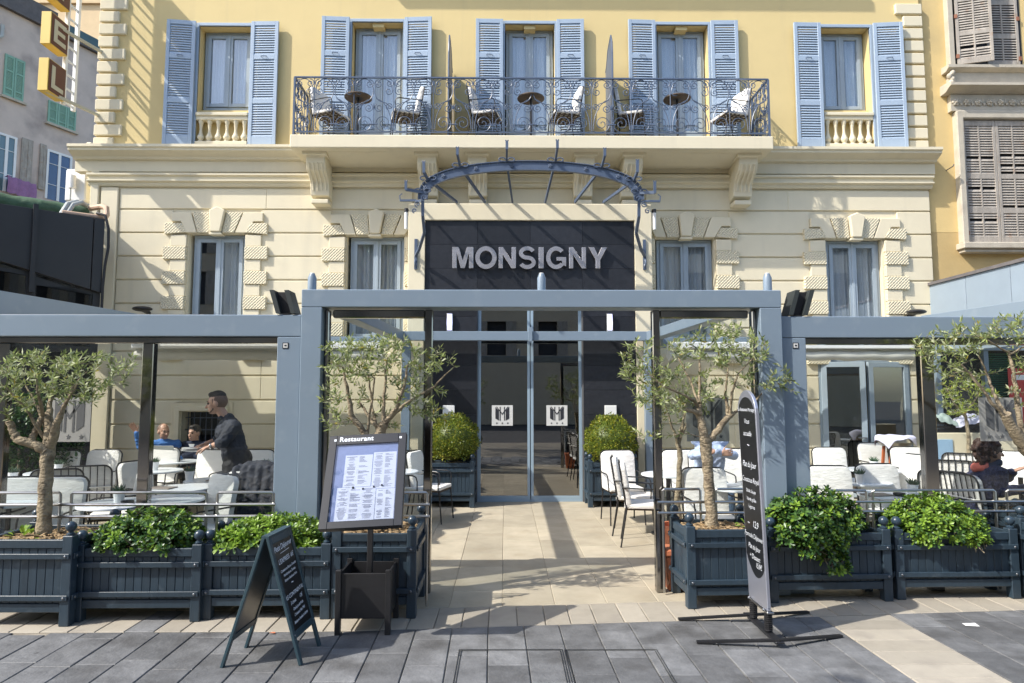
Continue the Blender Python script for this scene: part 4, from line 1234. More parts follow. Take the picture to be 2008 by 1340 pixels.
old_leaf(sx0 - .02, xm - .06, uz0 + .02, uz0 + 1.85, YR - .09, [(.05, .28), (.32, .62), (.66, .96)], R(-17)); old_leaf(xm - .03, sx1 - .05, uz0 + .02, uz0 + 1.85, YR - .03, [(.05, .28), (.32, .62), (.66, .96)], 0, 'r')
p = at(1855, 335, YR)
MB().tube([(p.x, YR, p.z), (p.x + .01, YR - .18, p.z + .02), (p.x + .02, YR - .18, p.z + .05)], .008, 6).build('wall_hook', M['iron'], ochre)
# grey-blue parapet of the restaurant next door, running back to the house
par = thing('side_parapet', 'grey blue panelled parapet below the ochre house at the right', 'parapet', (7.25, 9.6, 0))
zt, zb = FZ(560, YR - .1, 1825), FZ(640, YR - .1, 1825)
PX = FX(1826, YR - .1, 580)
yy = YR - .02; k = 0
while yy > 7.2:
    MB().box(PX, PX + .08, yy - .92, yy - .006, 2.4, zt).build('cladding_panel', M['roofpanel'], par, bevel=.003); yy -= .925
MB().box(PX - .03, PX + .2, 7.0, YR - .02, zt + .001, zt + .05).build('coping', M['fibre'], par)

# left: grey-pink house up the side street
pn_d = Vector((0.385, 0.923, 0)).normalized()
P0 = EYEP + ray(0, 400) * (26 / ray(0, 400).y); P0.z = 0
pn = Vector((pn_d.y, -pn_d.x, 0))
pink = thing('side_street_house', 'grey pink house with mint shutters up the narrow side street', 'house', (P0.x, P0.y, 0))
def H2(px, py): return hit(px, py, P0, pn)
def uv(px, py):
    q = H2(px, py); return (q - P0).dot(pn_d), q.z
def wallbox(mb, u0, u1, z0, z1, d0, d1):
    # d: distance in front of the wall (towards the street)
    a = P0 + pn_d * u0; b = P0 + pn_d * u1
    def pt(base, d, z): q = base + pn * d; return (q.x, q.y, z)
    mb.hexa([pt(a, d0, z0), pt(a, d1, z0), pt(b, d1, z0), pt(b, d0, z0)], [pt(a, d0, z1), pt(a, d1, z1), pt(b, d1, z1), pt(b, d0, z1)])
    return mb
u_a, ztopL = uv(0, 6); u_b, ztopR = uv(190, 112)
zroof = (ztopL + ztopR) / 2
wallbox(MB(), -6, 14, 0, zroof, -6, 0).build('wall', M['pinkwall'], pink, smooth=0)
wallbox(MB(), -6, 14, zroof + .001, zroof + .12, -6, .18).build('eaves', M['fibre'], pink, smooth=0)
uc = uv(120, 55)[0]
wallbox(MB(), -6, uc, zroof + .121, zroof + 1.1, -3, -.25).build('roof_storey', M['fibre'], pink, smooth=0)
wallbox(MB(), uc + .01, 10, zroof + .121, zroof + .85, -3, -.25).build('roof_storey', M['slateroof'], pink, smooth=0)
def casement(pl, pr, pt_, pb, shut=True, m=None, leafs=2):
    u0, u1 = uv(pl, 400)[0], uv(pr, 400)[0]
    z1 = uv(pl, pt_)[1]; z0 = uv(pl, pb)[1]
    return u0, u1, z0, z1
def closed_shutters(pl, pr, pt_, pb, leafs=2):
    u0, z1 = uv(pl, pt_); u1 = uv(pr, pt_)[0]; z0 = uv(pl, pb)[1]
    for k in range(leafs):
        a, b = u0 + (u1 - u0) * k / leafs + .008, u0 + (u1 - u0) * (k + 1) / leafs - .008
        mb = MB(); s = .07; H = z1 - z0
        wallbox(mb, a, a + s, z0, z1, .01, .06); wallbox(mb, b - s, b, z0, z1, .01, .06)
        for f0, f1 in ((0, .06), (.17, .22), (.60, .65), (.94, 1)): wallbox(mb, a + s, b - s, z0 + f0 * H, z0 + f1 * H, .01, .055)
        sh = mb.build('shutter', M['mint'], pink, smooth=0)
        lb = MB()
        for k2 in range(26):
            f = .06 + k2 * .034
            wallbox(lb, a + s, b - s, z0 + f * H, z0 + (f + .024) * H, .015, .038)
        stuff(lb.build('louvre', M['mint'], sh, smooth=0))
    mb = MB(); wallbox(mb, u0 - .08, u1 + .1, z0 - .1, z0 - .01, 0, .14); mb.build('sill', M['stone'], pink, smooth=0)
closed_shutters(9, 50, 105, 188)
closed_shutters(94, 150, 196, 240, 3)
def glazed(pl, pr, pt_, pb, pane):
    u0, z1 = uv(pl, pt_); u1 = uv(pr, pt_)[0]; z0 = uv(pl, pb)[1]
    mb = MB(); s = .09; um = (u0 + u1) / 2
    for a, b in ((u0, u0 + s), (um - s * .6, um + s * .6), (u1 - s, u1)): wallbox(mb, a, b, z0, z1, .005, .05)
    wallbox(mb, u0 + s, um - s * .6, z1 - s, z1, .006, .05); wallbox(mb, um + s * .6, u1 - s, z1 - s, z1, .006, .05)
    for f in (.3, .72):
        zz = z0 + (z1 - z0) * f; wallbox(mb, u0 + s, um - s * .6, zz, zz + .02, .02, .04); wallbox(mb, um + s * .6, u1 - s, zz, zz + .02, .02, .04)
    w = mb.build('window', M['whitepaint'], pink, smooth=0)
    pb_ = MB(); wallbox(pb_, u0 + .02, u1 - .02, z0, z1 - .02, .008, .015); pb_.build('pane', pane, w, smooth=0)
M['bluepane'] = pm('blue_pane', (0.03, 0.07, 0.16), 0.08, var=.3, vscale=.4, spec=.8)
M['tealpane'] = pm('teal_pane', (0.10, 0.17, 0.20), 0.1, var=.2, vscale=.5, spec=.8)
glazed(-6, 34, 258, 372, M['tealpane']); glazed(92, 142, 292, 390, M['bluepane'])
def side_leaf(pl, pr, pt_, pb):
    u0, z1 = uv(pl, pt_); u1 = uv(pr, pt_)[0]; z0 = uv(pl, pb)[1]
    mb = MB(); wallbox(mb, u0, u1, z0, z1, .03, .08)
    for k in range(2): wallbox(mb, u0 + (u1 - u0) * (.1 + .45 * k), u0 + (u1 - u0) * (.45 + .45 * k), z0 + .1, z1 - .1, .08, .095)
    mb.build('shutter', M['greywood'], pink, smooth=0)
side_leaf(42, 64, 270, 360); side_leaf(78, 90, 282, 372)
q = H2(2, 50)
dp = MB().tube([q + pn * .1, q + pn * .1 + Vector((0, 0, -.45)), q + pn * .1 - pn_d * .15 + Vector((0, 0, -.6))], .07, 8); dp.build('drain_pipe', M['hose'], pink)
# washing on the sill
u0, z0 = uv(4, 348); u1 = uv(62, 348)[0]
random.seed(3)
mb = MB(); vs = []; n = 14
for i in range(n + 1):
    u = u0 + (u1 - u0) * i / n
    for j, (dz, dd) in enumerate(((.0, .12), (.05, .3), (-.28, .34), (-.62, .33))):
        a = P0 + pn_d * u + pn * (dd + .06 * math.sin(i * 1.3 + j)); vs.append((a.x, a.y, z0 + dz - .05 * i / n + .02 * math.sin(i * 2)))
mb.add(vs, [(4 * i + j, 4 * i + 4 + j, 4 * i + 5 + j, 4 * i + 1 + j) for i in range(n) for j in range(3)])
tag(mb.build('washing', M['lilac'], None, smooth=60, loc=tuple(P0 + Vector((0, 0, z0)))), 'lilac cloth hung out below the white window at far left', 'cloth')
# peach building further up
p = at(175, 20, 48)
far = thing('far_house', 'plain peach house rising behind the grey pink house', 'house', (p.x, 48, 0))
MB().box(p.x - 6, p.x + 12, 48, 56, 0, FZ(9, 48, 170)).build('wall', M['sidefar'], far, smooth=0)
MB().box(p.x - 6.2, p.x + 12.2, 47.8, 56, FZ(9, 48, 170) + .001, FZ(9, 48, 170) + .3).build('parapet', M['sidefar'], far, smooth=0)

# left: anthracite extension of the neighbouring restaurant
YX = 10.35
ext = thing('dark_extension', 'anthracite clad extension of the neighbouring restaurant at the left', 'extension', (-7.4, YX, 0))
E1 = at(206, 430, YX); E0 = at(0, 400, 9.5)
ed = Vector((E0.x - E1.x, E0.y - E1.y, 0)); el = ed.length; ed.normalize(); en = Vector((-ed.y, ed.x, 0))
if en.y > 0: en = -en
def eb(mb, s0, s1, z0, z1, d0, d1, z0b=None):
    a = Vector((E1.x, E1.y, 0)) + ed * s0; b = Vector((E1.x, E1.y, 0)) + ed * s1
    def pt(base, d, z): q = base + en * d; return (q.x, q.y, z)
    zb_ = z0 if z0b is None else z0b
    mb.hexa([pt(b, d1, zb_), pt(a, d1, z0), pt(a, d0, z0), pt(b, d0, zb_)], [pt(b, d1, z1), pt(a, d1, z1), pt(a, d0, z1), pt(b, d0, z1)])
    return mb
ez1 = E1.z
def es(px, py):
    q = hit(px, py, Vector((E1.x, E1.y, 0)), en); return (q - Vector((E1.x, E1.y, 0))).dot(ed), q.z
s1, zp1 = es(190, 572); s2, zp2 = es(62, 528); sj, _ = es(66, 480)
s0_, z0_ = es(1, 512)
def zbot(s): return zp1 + (z0_ - zp1) * (s - s1) / (s0_ - s1)
for a, b in ((.0, .14), (.15, sj - .012), (sj + .012, el + .6)):
    eb(MB(), a, b, zbot(a), ez1, -.25, .0, zbot(b)).build('cladding_panel', M['darkclad'], ext, bevel=.004)
eb(MB(), sj - .03, sj + .03, zp1 - .1, ez1 + .06, -.05, .06).build('fin', M['darkclad'], ext, smooth=0)
eb(MB(), .0, el + .6, 2.2, zp1 + .4, -.5, -.46).build('glass_backing', M['dark'], ext, smooth=0)
mb = MB()
for a, b in ((.0, .1), (sj - .06, sj + .06), (el + .5, el + .6)): eb(mb, a, b, 2.2, zbot((a + b) / 2) + .06, -.16, -.08)
eb(mb, .1, sj - .06, zp1 - .07, zp1 - .004, -.15, -.09) if False else eb(mb, .1, sj - .06, zbot(.1) - .06, zbot(.1) + .02, -.15, -.09, zbot(sj) - .06); eb(mb, sj + .06, el + .5, zbot(sj) - .06, zbot(sj) + .02, -.15, -.09, zbot(el) - .06); eb(mb, .1, sj - .06, 2.35, 2.45, -.15, -.09)
mb.build('window_frame', M['darkclad'], ext, smooth=0)
eb(MB(), .1, sj - .06, 2.45, zp1 + .5, -.13, -.12).build('pane', M['dimglass'], ext, smooth=0); eb(MB(), sj + .06, el + .5, 2.3, zp1 + .6, -.13, -.12).build('pane', M['dimglass'], ext, smooth=0)
eb(MB(), -.0, el + .6, 0, 2.19, -.8, -.31).build('lower_wall', M['dark'], ext, smooth=0)  # near-black colour stands in for an unlit opening at the terrace end
eb(MB(), .0, el + .6, ez1 - .25, ez1 - .15, -2.6, -.26).build('roof', M['fibre'], ext, smooth=0)
# rolled tarpaulin, hoses, pipe and box on its roof
def on_roof(s, d, z): q = Vector((E1.x, E1.y, 0)) + ed * s + en * d; return Vector((q.x, q.y, z))
mb = MB(); random.seed(9)
for j, (dz, dd, r) in enumerate(((.10, -.75, .16), (.33, -.85, .15))):
    pth = [on_roof(.15 + i * .14, dd + .03 * math.sin(i * 1.7), ez1 - .12 + dz + .015 * math.sin(i * 2.3 + j)) for i in range(19)]
    mb.tube(pth, [r * (1 + .07 * math.sin(i * 2.9 + j)) for i in range(19)], 14)
tag(mb.build('tarpaulin', M['tarp'], None, smooth=60, loc=tuple(on_roof(1.2, -.8, ez1 - .15))), 'folded dark green tarpaulin lying on the black roof', 'tarpaulin')
for q, off in enumerate((0, .07)):
    pth = [on_roof(.50 + off, -.30, ez1 - .14), on_roof(.46 + off, -.36, ez1 + .08), on_roof(.38 + off, -.45, ez1 + .26), on_roof(.26 + off, -.5, ez1 + .33), on_roof(.16, -.7, ez1 + .34), on_roof(.05, -1.1, ez1 + .3)]
    tag(MB().tube(pth, .036, 10).build('hose', M['hose'], None, loc=tuple(pth[0])), ('thick grey hose looping over the tarpaulin, left of the pair', 'thick grey hose looping over the tarpaulin, nearest the hotel corner')[q], 'hose', 'grey hoses on the black roof')
pth = [on_roof(.55, -.14, ez1 + .03), on_roof(.1, -.12, ez1 + .035), on_roof(-.02, -.14, ez1 + .05), on_roof(-.05, -.2, ez1 + .12), on_roof(-.05, -.25, ez1 + .24), on_roof(-.0, -.35, ez1 + .28), on_roof(.12, -.6, ez1 + .28)]
tag(MB().tube(pth, .045, 10).build('drain_pipe', M['pipe'], None, loc=tuple(pth[0])), 'bent peach coloured pipe on the black roof by the hotel corner', 'pipe')
b0 = at(128, 350, 11.4)
box = thing('wall_box', 'white utility box beside the hotel corner above the green tarpaulin', 'box', (b0.x, 11.4, b0.z - .25))
MB().box(b0.x, b0.x + .36, 11.4, 11.6, b0.z - .4, b0.z + .17).build('housing', M['whitepaint'], box, bevel=.02)
MB().tube([(b0.x + .17, 11.33, b0.z - .2), (b0.x + .17, 11.33, b0.z + .03)], .06, 12).build('vent', M['porcelain'], box)
MB().tube([(b0.x + .15, 11.33, b0.z - .4), (b0.x + .15, 11.33, b0.z - .2)], .012, 6).build('cable', M['hose'], box)
pth = [on_roof(.1, -.1, ez1 + .1), on_roof(.0, .0, ez1 + .06), on_roof(-.05, .03, ez1 - .15), on_roof(-.06, .03, ez1 - .45), on_roof(-.025, .03, ez1 - .75), on_roof(-.01, .03, ez1 - 1.1), on_roof(-.01, .03, ez1 - 1.6)]
tag(MB().tube(pth, .022, 8).build('cable', M['black'], None, loc=tuple(pth[0])), 'thick black cable hanging down the corner of the dark extension', 'cable')

# across the street, behind the camera: met only as reflections and shade
opp = thing('opposite_building', 'tan apartment block across the street, mirrored in the hotel glass', 'apartment block', (0, -17, 0))
mb = MB(); hs = []
for r in range(3):
    for c in range(19):
        xx = -27.5 + c * 3.0; hs.append((xx - .55, xx + .55, 4.0 + r * 3.1, 6.0 + r * 3.1))
def flip(mb2):
    mb2.v = [(x, -34 - y, z) for x, y, z in mb2.v]; mb2.f = [tuple(reversed(f)) for f in mb2.f]
w = MB(); wall_holes(w, -30.5, 30.5, 0, 13.0, -17.0, -16.7, hs); flip(w); w.build('wall', M['tan'], opp, smooth=0)
MB().box(-30.4, 30.4, -19, -17.32, 0, 12.9).build('inner_wall', M['darkroom'], opp, smooth=0)
for h in hs:
    MB().box(h[0] - .6, h[0] - .02, -16.98, -16.94, h[2], h[3]).build('shutter', M['greywood'], opp, smooth=0); MB().box(h[1] + .02, h[1] + .6, -16.98, -16.94, h[2], h[3]).build('shutter', M['greywood'], opp, smooth=0)
MB().box(-30.9, 30.9, -19, -16.5, 13.01, 13.3).build('roof', M['fibre'], opp, smooth=0)
# ================================================================== PERGOLAS
YG = 5.82            # street face of the pergola columns
def zt_(py, Y=YG, px=1000): return FZ(py, Y, px)
def pergola(side):
    L = side < 0
    pg = thing('pergola', 'blue grey glazed pergola over the left half of the terrace' if L else 'blue grey glazed pergola over the right half of the terrace', 'pergola', (-4.0 if L else 4.2, YG, 0), group='glazed terrace pergolas')
    c0, c1 = (FX(540, YG, 800), FX(586.5, YG, 800)) if L else (FX(1537, YG, 800), FX(1585, YG, 800))
    zb0, zb1 = (zt_(660.5), zt_(618)) if L else (zt_(662), zt_(620))
    MB().box(c0, c1, YG, YG + .2, 0, zb0 - .003).build('column', M['alu'], pg, bevel=.006)
    xo = -8.3 if L else 8.5
    MB().box(min(xo, c1 if L else c0), max(xo, c1 if L else c0), YG, YG + .2, zb0, zb1).build('front_beam', M['alu'], pg, bevel=.006)
    a, b = (xo, c0 - .002) if L else (c1 + .002, xo)
    MB().box(a, b, YG + .06, YG + .14, zb0 - .055, zb0 - .002).build('track', M['chrome'], pg, bevel=.004)
    # rear gutter with the gathered awning
    yr_ = 10.45
    e0, e1 = (-5.7, -1.85) if L else (2.5, 6.55)
    MB().box(e0, e1, yr_, yr_ + .16, 2.45, 2.62).build('rear_beam', M['alu'], pg, bevel=.005)
    g = MB().box(e0 + .02, e1 - .02, yr_ - .35, yr_ - .17, zt_(684, yr_ - .3), zt_(671, yr_ - .3)).build('awning_rail', M['whitepaint'], pg, bevel=.01)
    r0 = zt_(698, yr_ - .2)
    mb = MB()
    n = 60
    for j, (dy, dz, r) in enumerate(((-.06, 0, .075), (.04, .03, .07), (-.02, .08, .06))):
        mb.tube([(e0 + .03 + (e1 - e0 - .06) * i / n, yr_ - .18 + dy, r0 + dz + .006 * math.sin(i * .7 + j)) for i in range(n + 1)], [r * (1 + .04 * math.sin(i * 1.1 + j)) for i in range(n + 1)], 10)
    stuff(mb.build('awning_cloth', M['awning'], pg, smooth=60))
    if L:
        # canvas added out of sight over the terrace, sized to shade the back wall
        mb = MB(); n = 30; vs = []
        for i in range(n + 1):
            for j in range(9):
                yy_ = 6.7 + (yr_ - .4 - 6.7) * i / n
                vs.append((-5.62 + (5.62 - 3.05) * j / 8, yy_, 2.50 + .05 * i / n + .035 * math.cos(i * 2 * PI / 5) - .02))
        mb.add(vs, [(i * 9 + j, i * 9 + j + 1, i * 9 + 10 + j, i * 9 + 9 + j) for i in range(n) for j in range(8)])
        mb.build('awning', M['awning'], pg, smooth=60)
    # sloping side beam
    xs = FX(265, 10.3, 617) if L else FX(1822, 10.3, 617)
    w = .07
    t0, t1 = (zt_(617, 10.3), zt_(574, 7.54, 0) - .11)
    t1 = t0 - .12
    mb = MB(); mb.hexa([(xs - w, YG + .3, t1 - .34), (xs + w, YG + .3, t1 - .34), (xs + w, 10.4, t0 - .34), (xs - w, 10.4, t0 - .34)], [(xs - w, YG + .3, t1), (xs + w, YG + .3, t1), (xs + w, 10.4, t0), (xs - w, 10.4, t0)])
    mb.build('side_beam', M['alu'], pg, bevel=.005)
    for yy in (YG + .35,):
        MB().box(xs - .06, xs + .06, yy - .06, yy + .06, 0, t1 - .345 if yy < 8 else t0 - .345).build('side_post', M['alu'], pg, bevel=.004)
    # polished posts and the panes between them
    ps = [(274, 296), (-12, 11)] if L else [(1810, 1836), (2080, 2105)]
    xs_ = []
    for p0, p1 in ps:
        x0, x1 = FX(p0, YG + .05, 800), FX(p1, YG + .05, 800)
        MB().box(x0, x1, YG + .05, YG + .13, 0, zb0 - .057).build('post', M['chrome'], pg, bevel=.006)
        xs_ += [x0, x1]
    if L: panes = [(xs_[1] + .003, c0 - .003), (xs_[3] + .003, xs_[0] - .003), (-8.2, xs_[2] - .003)]
    else: panes = [(c1 + .003, xs_[0] - .003), (xs_[1] + .003, xs_[2] - .003), (xs_[3] + .003, 8.4)]
    out = []
    for x0, x1 in panes: out.append(MB().box(x0, x1, YG + .088, YG + .096, .04, zb0 - .057).build('pane', M['glass'], pg, smooth=0))
    # small square maker's plate on the column
    pp = at(560 if L else 1560, 678, YG)
    pl = MB().box(pp.x - .026, pp.x + .026, YG - .004, YG - .0005, pp.z - .026, pp.z + .026).build('plate', M['blackmatt'], pg)
    MB().box(pp.x - .019, pp.x + .019, YG - .006, YG - .0042, pp.z - .019, pp.z + .019).build('plate_face', M['frost'], pl)
    MB().box(pp.x - .008, pp.x + .010, YG - .0075, YG - .0062, pp.z - .006, pp.z + .007).build('plate_mark', M['blackmatt'], pl)
    return pg, c0, c1, zb0, zb1
pgL, lc0, lc1, lzb0, lzb1 = pergola(-1)
pgR, rc0, rc1, rzb0, rzb1 = pergola(1)
def glass_monogram(pg, px0, px1, py0, py1):
    # frosted square on the inside of the pane, monogram left clear-cut in dark film
    x0, x1 = FX(px0, YG + .1, 820), FX(px1, YG + .1, 820); z0, z1 = FZ(py1, YG + .1, 800), FZ(py0, YG + .1, 800)
    class D: pass
    W, H = x1 - x0, z1 - z0
    b = MB().box(x0, x1, YG + .0835, YG + .087, z0, z1).build('monogram', M['frostglass'], pg, smooth=0)
    mb = MB(); y = YG + .0835
    def pp(pts): mb.prism([(x0 + u * W, z0 + v * H) for u, v in pts], y - .003, y - .001)
    for s in (0, 1):
        f = (lambda u: u) if s == 0 else (lambda u: 1 - u)
        pp([(f(.15), .94), (f(.33), .74), (f(.33), .24), (f(.15), .36)]); pp([(f(.375), .94), (f(.425), .94), (f(.425), .22), (f(.375), .22)]); pp([(f(.19), .95), (f(.245), .95), (f(.5), .60), (f(.5), .51)])
    for sx in (.2, .5, .8): pp(star(sx, .11, .06))
    mb.build('monogram_print', M['softink'], b, smooth=0)
M['frostglass'] = pm('frosted_glass_film', (0.52, 0.52, 0.50), 0.6, var=0.03, trans=.45)
glass_monogram(pgL, 97, 180, 780, 866); glass_monogram(pgR, 1918, 2003, 780, 866)

portal = thing('entrance_portal', 'tall blue grey portal frame with glass wings leading to the hotel doors', 'portal', (.32, YG - .05, 0))
YQ = YG - .05
q0, q1, q2, q3 = FX(591, YQ, 800), FX(627, YQ, 800), FX(1496, YQ, 800), FX(1532, YQ, 800)
qz0, qz1 = FZ(603, YQ, 1060), FZ(568.5, YQ, 1060)
q0 = lc1 + .012; q3 = rc0 - .012
for a, b in ((q0, q1), (q2, q3)): MB().box(a, b, YQ, YQ + .24, 0, qz0 - .001).build('column', M['alu'], portal, bevel=.006)
MB().box(q0, q3, YQ, YQ + .24, qz0, qz1).build('front_beam', M['alu'], portal, bevel=.006)
YB_ = 10.45
bz0, bz1 = FZ(668, YB_, 1040), FZ(650, YB_, 1040)
MB().box(q0 + .0, q3, YB_, YB_ + .13, bz0, bz1).build('rear_beam', M['alu'], portal, bevel=.005)
for a, b in ((q0 + .01, q1 - .0), (q2 + .0, q3 - .01)):
    mb = MB(); mb.hexa([(a, YQ + .242, qz0 + .03), (b, YQ + .242, qz0 + .03), (b, YB_ - .002, bz0), (a, YB_ - .002, bz0)], [(a, YQ + .242, qz1 - .02), (b, YQ + .242, qz1 - .02), (b, YB_ - .002, bz1), (a, YB_ - .002, bz1)])
    mb.build('roof_beam', M['alu'], portal, bevel=.005)
for a, b in ((FX(786, YB_, 800), FX(803, YB_, 800)), (FX(1266, YB_, 800), FX(1280, YB_, 800))):
    MB().box(a, b, YB_ + .01, YB_ + .12, 0, bz0 - .002).build('rear_post', M['alu'], portal, bevel=.004)
h = FX(1040, YB_, 655)
MB().box(h - .03, h + .03, YB_ - .05, YB_ - .002, bz0 - .02, bz1 + .06).build('hanger', M['alu'], portal, bevel=.004)
# glass wings in polished frames
for a, b, inner in ((q1 + .004, FX(847.5, YQ + .1, 800), 'r'), (FX(1281, YQ + .1, 800), q2 - .004, 'l')):
    w = .07; ya, yb_ = YQ + .08, YQ + .16
    for c, d in ((a, a + w * .55), (b - w, b)) if inner == 'r' else ((a, a + w), (b - w * .55, b)):
        MB().box(c, d, ya, yb_, 0, qz0 - .012).build('wing_post', M['chrome'], portal, bevel=.008)
    MB().box(a + w, b - w, ya + .005, yb_ - .005, qz0 - .085, qz0 - .013).build('wing_rail', M['chrome'], portal, bevel=.01)
    MB().box(a + w * .5, b - w * .5, ya + .035, ya + .043, .06, qz0 - .086).build('pane', M['glass'], portal, smooth=0)
glass_monogram(portal, 1345, 1428, 780, 866)
for k, px in enumerate((612, 1062, 1505)):
    xx = FX(px, YQ + .12, 560)
    cl = thing('cap_light', ('stubby grey cylinder light on the left end of the portal beam', 'stubby grey cylinder light on the middle of the portal beam', 'stubby grey cylinder light on the right end of the portal beam')[k], 'light', (xx, YQ + .12, qz1), group='cylinder lights on the portal')
    zz = FZ(537, YQ + .12, px)
    MB().lathe([(.038, 0), (.038, zz - qz1 - .04), (.022, zz - qz1)], (xx, YQ + .12, qz1 + .0), 20).build('body', M['alu'], cl)
    MB().lathe([(.022, .0005), (.018, .006)], (xx, YQ + .12, zz), 16).build('lens', M['frost'], cl)
# floodlights on the pergola beams, turned to the street
def floodlight(px, lz, label, mir):
    x = FX(px, YG, 590); t = lz
    fl = thing('floodlight', label, 'floodlight', (x, YG + .1, t), group='black floodlights on the pergola beams')
    H = FZ(567, YG, px) - t - .01
    s = -1 if not mir else 1
    # leaning channel-shaped housing
    def X(u, z): return x + s * (u + .30 * z)
    def slab_(u0, u1, y0, y1, z0, z1):
        mb = MB(); mb.hexa([(X(u0, z0), y0, t + z0), (X(u1, z0), y0, t + z0), (X(u1, z0), y1, t + z0), (X(u0, z0), y1, t + z0)] if s > 0 else [(X(u1, z0), y0, t + z0), (X(u0, z0), y0, t + z0), (X(u0, z0), y1, t + z0), (X(u1, z0), y1, t + z0)],
                            [(X(u0, z1), y0, t + z1), (X(u1, z1), y0, t + z1), (X(u1, z1), y1, t + z1), (X(u0, z1), y1, t + z1)] if s > 0 else [(X(u1, z1), y0, t + z1), (X(u0, z1), y0, t + z1), (X(u0, z1), y1, t + z1), (X(u1, z1), y1, t + z1)])
        return mb
    z0 = .012
    slab_(-.085, -.045, YG - .01, YG + .17, z0, H).build('side_plate', M['boarddark'], fl, smooth=0); slab_(.045, .085, YG - .01, YG + .17, z0, H).build('side_plate', M['boarddark'], fl, smooth=0)
    slab_(-.044, .044, YG + .05, YG + .17, z0 + .01, H - .01).build('lamp_body', M['blackmatt'], fl, smooth=0)
    slab_(-.03, .03, YG + .0, YG + .12, .001, z0 - .001).build('bracket', M['black'], fl, smooth=0)
M['boarddark'] = pm('dark_grey_green_metal', (0.035, 0.042, 0.042), 0.45, var=.1)
floodlight(562, lzb1, 'black leaning floodlight on the left pergola beam', False)
floodlight(1563, rzb1, 'black leaning floodlight on the right pergola beam', True)
for px, py, lab in ((279, 606, 'flat black wall lamp above the left pergola beam'), (1797, 612, 'flat black wall lamp above the right pergola beam')):
    p = at(px, py, YF - .25)
    wl = thing('wall_lamp', lab, 'lamp', (p.x, YF - .03, p.z), group='flat black lamps on the facade')
    MB().ball((p.x, YF - .25, p.z), .16, 18, 8, (1, .8, .28)).build('lamp_shade', M['black'], wl)
    MB().bar((p.x, YF - .2, p.z - .02), (p.x, YF - .002, p.z - .05), .05).build('arm', M['black'], wl)

# ================================================================== TUBE RAILS BEHIND THE PLANTERS
def rail_fence(Y, segs, z3, label, px_label=None):
    f = thing('tube_railing', label, 'railing', (FX((segs[0][0] + segs[-1][1]) / 2, Y, 990), Y, 0), group='low steel tube railings behind the planters')
    za, zb, zc_ = z3
    X = lambda p: FX(p, Y, 990)
    for a, b in segs:
        mb = MB(); xa, xb = X(a), X(b)
        mb.tube([(xa, Y, .02), (xa, Y, za - .012), (xa + .012, Y, za), (xb - .012, Y, za), (xb, Y, za - .012), (xb, Y, .02)], .0115, 8)
        mb.build('rail_loop', M['steel'], f)
    for z in (zb, zc_):
        MB().tube([(X(segs[0][0]) - .05, Y - .012, z), (X(segs[-1][1]) + .02, Y - .012, z)], .0125, 8).build('rail', M['steel'], f)
zz = (FZ(965, 5.48), FZ(988, 5.48), FZ(1011, 5.48))
rail_fence(5.48, [(-130, 118), (140, 405), (426, 536)], zz, 'brushed steel tube railing behind the planters on the left')
rail_fence(5.46, [(650, 838)], zz, 'short steel tube railing beside the menu board')
zz = (FZ(960, 5.80), FZ(985, 5.80), FZ(1006, 5.80))
rail_fence(5.80, [(1300, 1374), (1404, 1480)], zz, 'short steel tube railing behind the forked olive tree')
rail_fence(5.875, [(1612, 1700), (1712, 1952), (1975, 2080)], (FZ(963, 5.875), FZ(985, 5.875), FZ(1004, 5.875)), 'brushed steel tube railing behind the planters on the right')

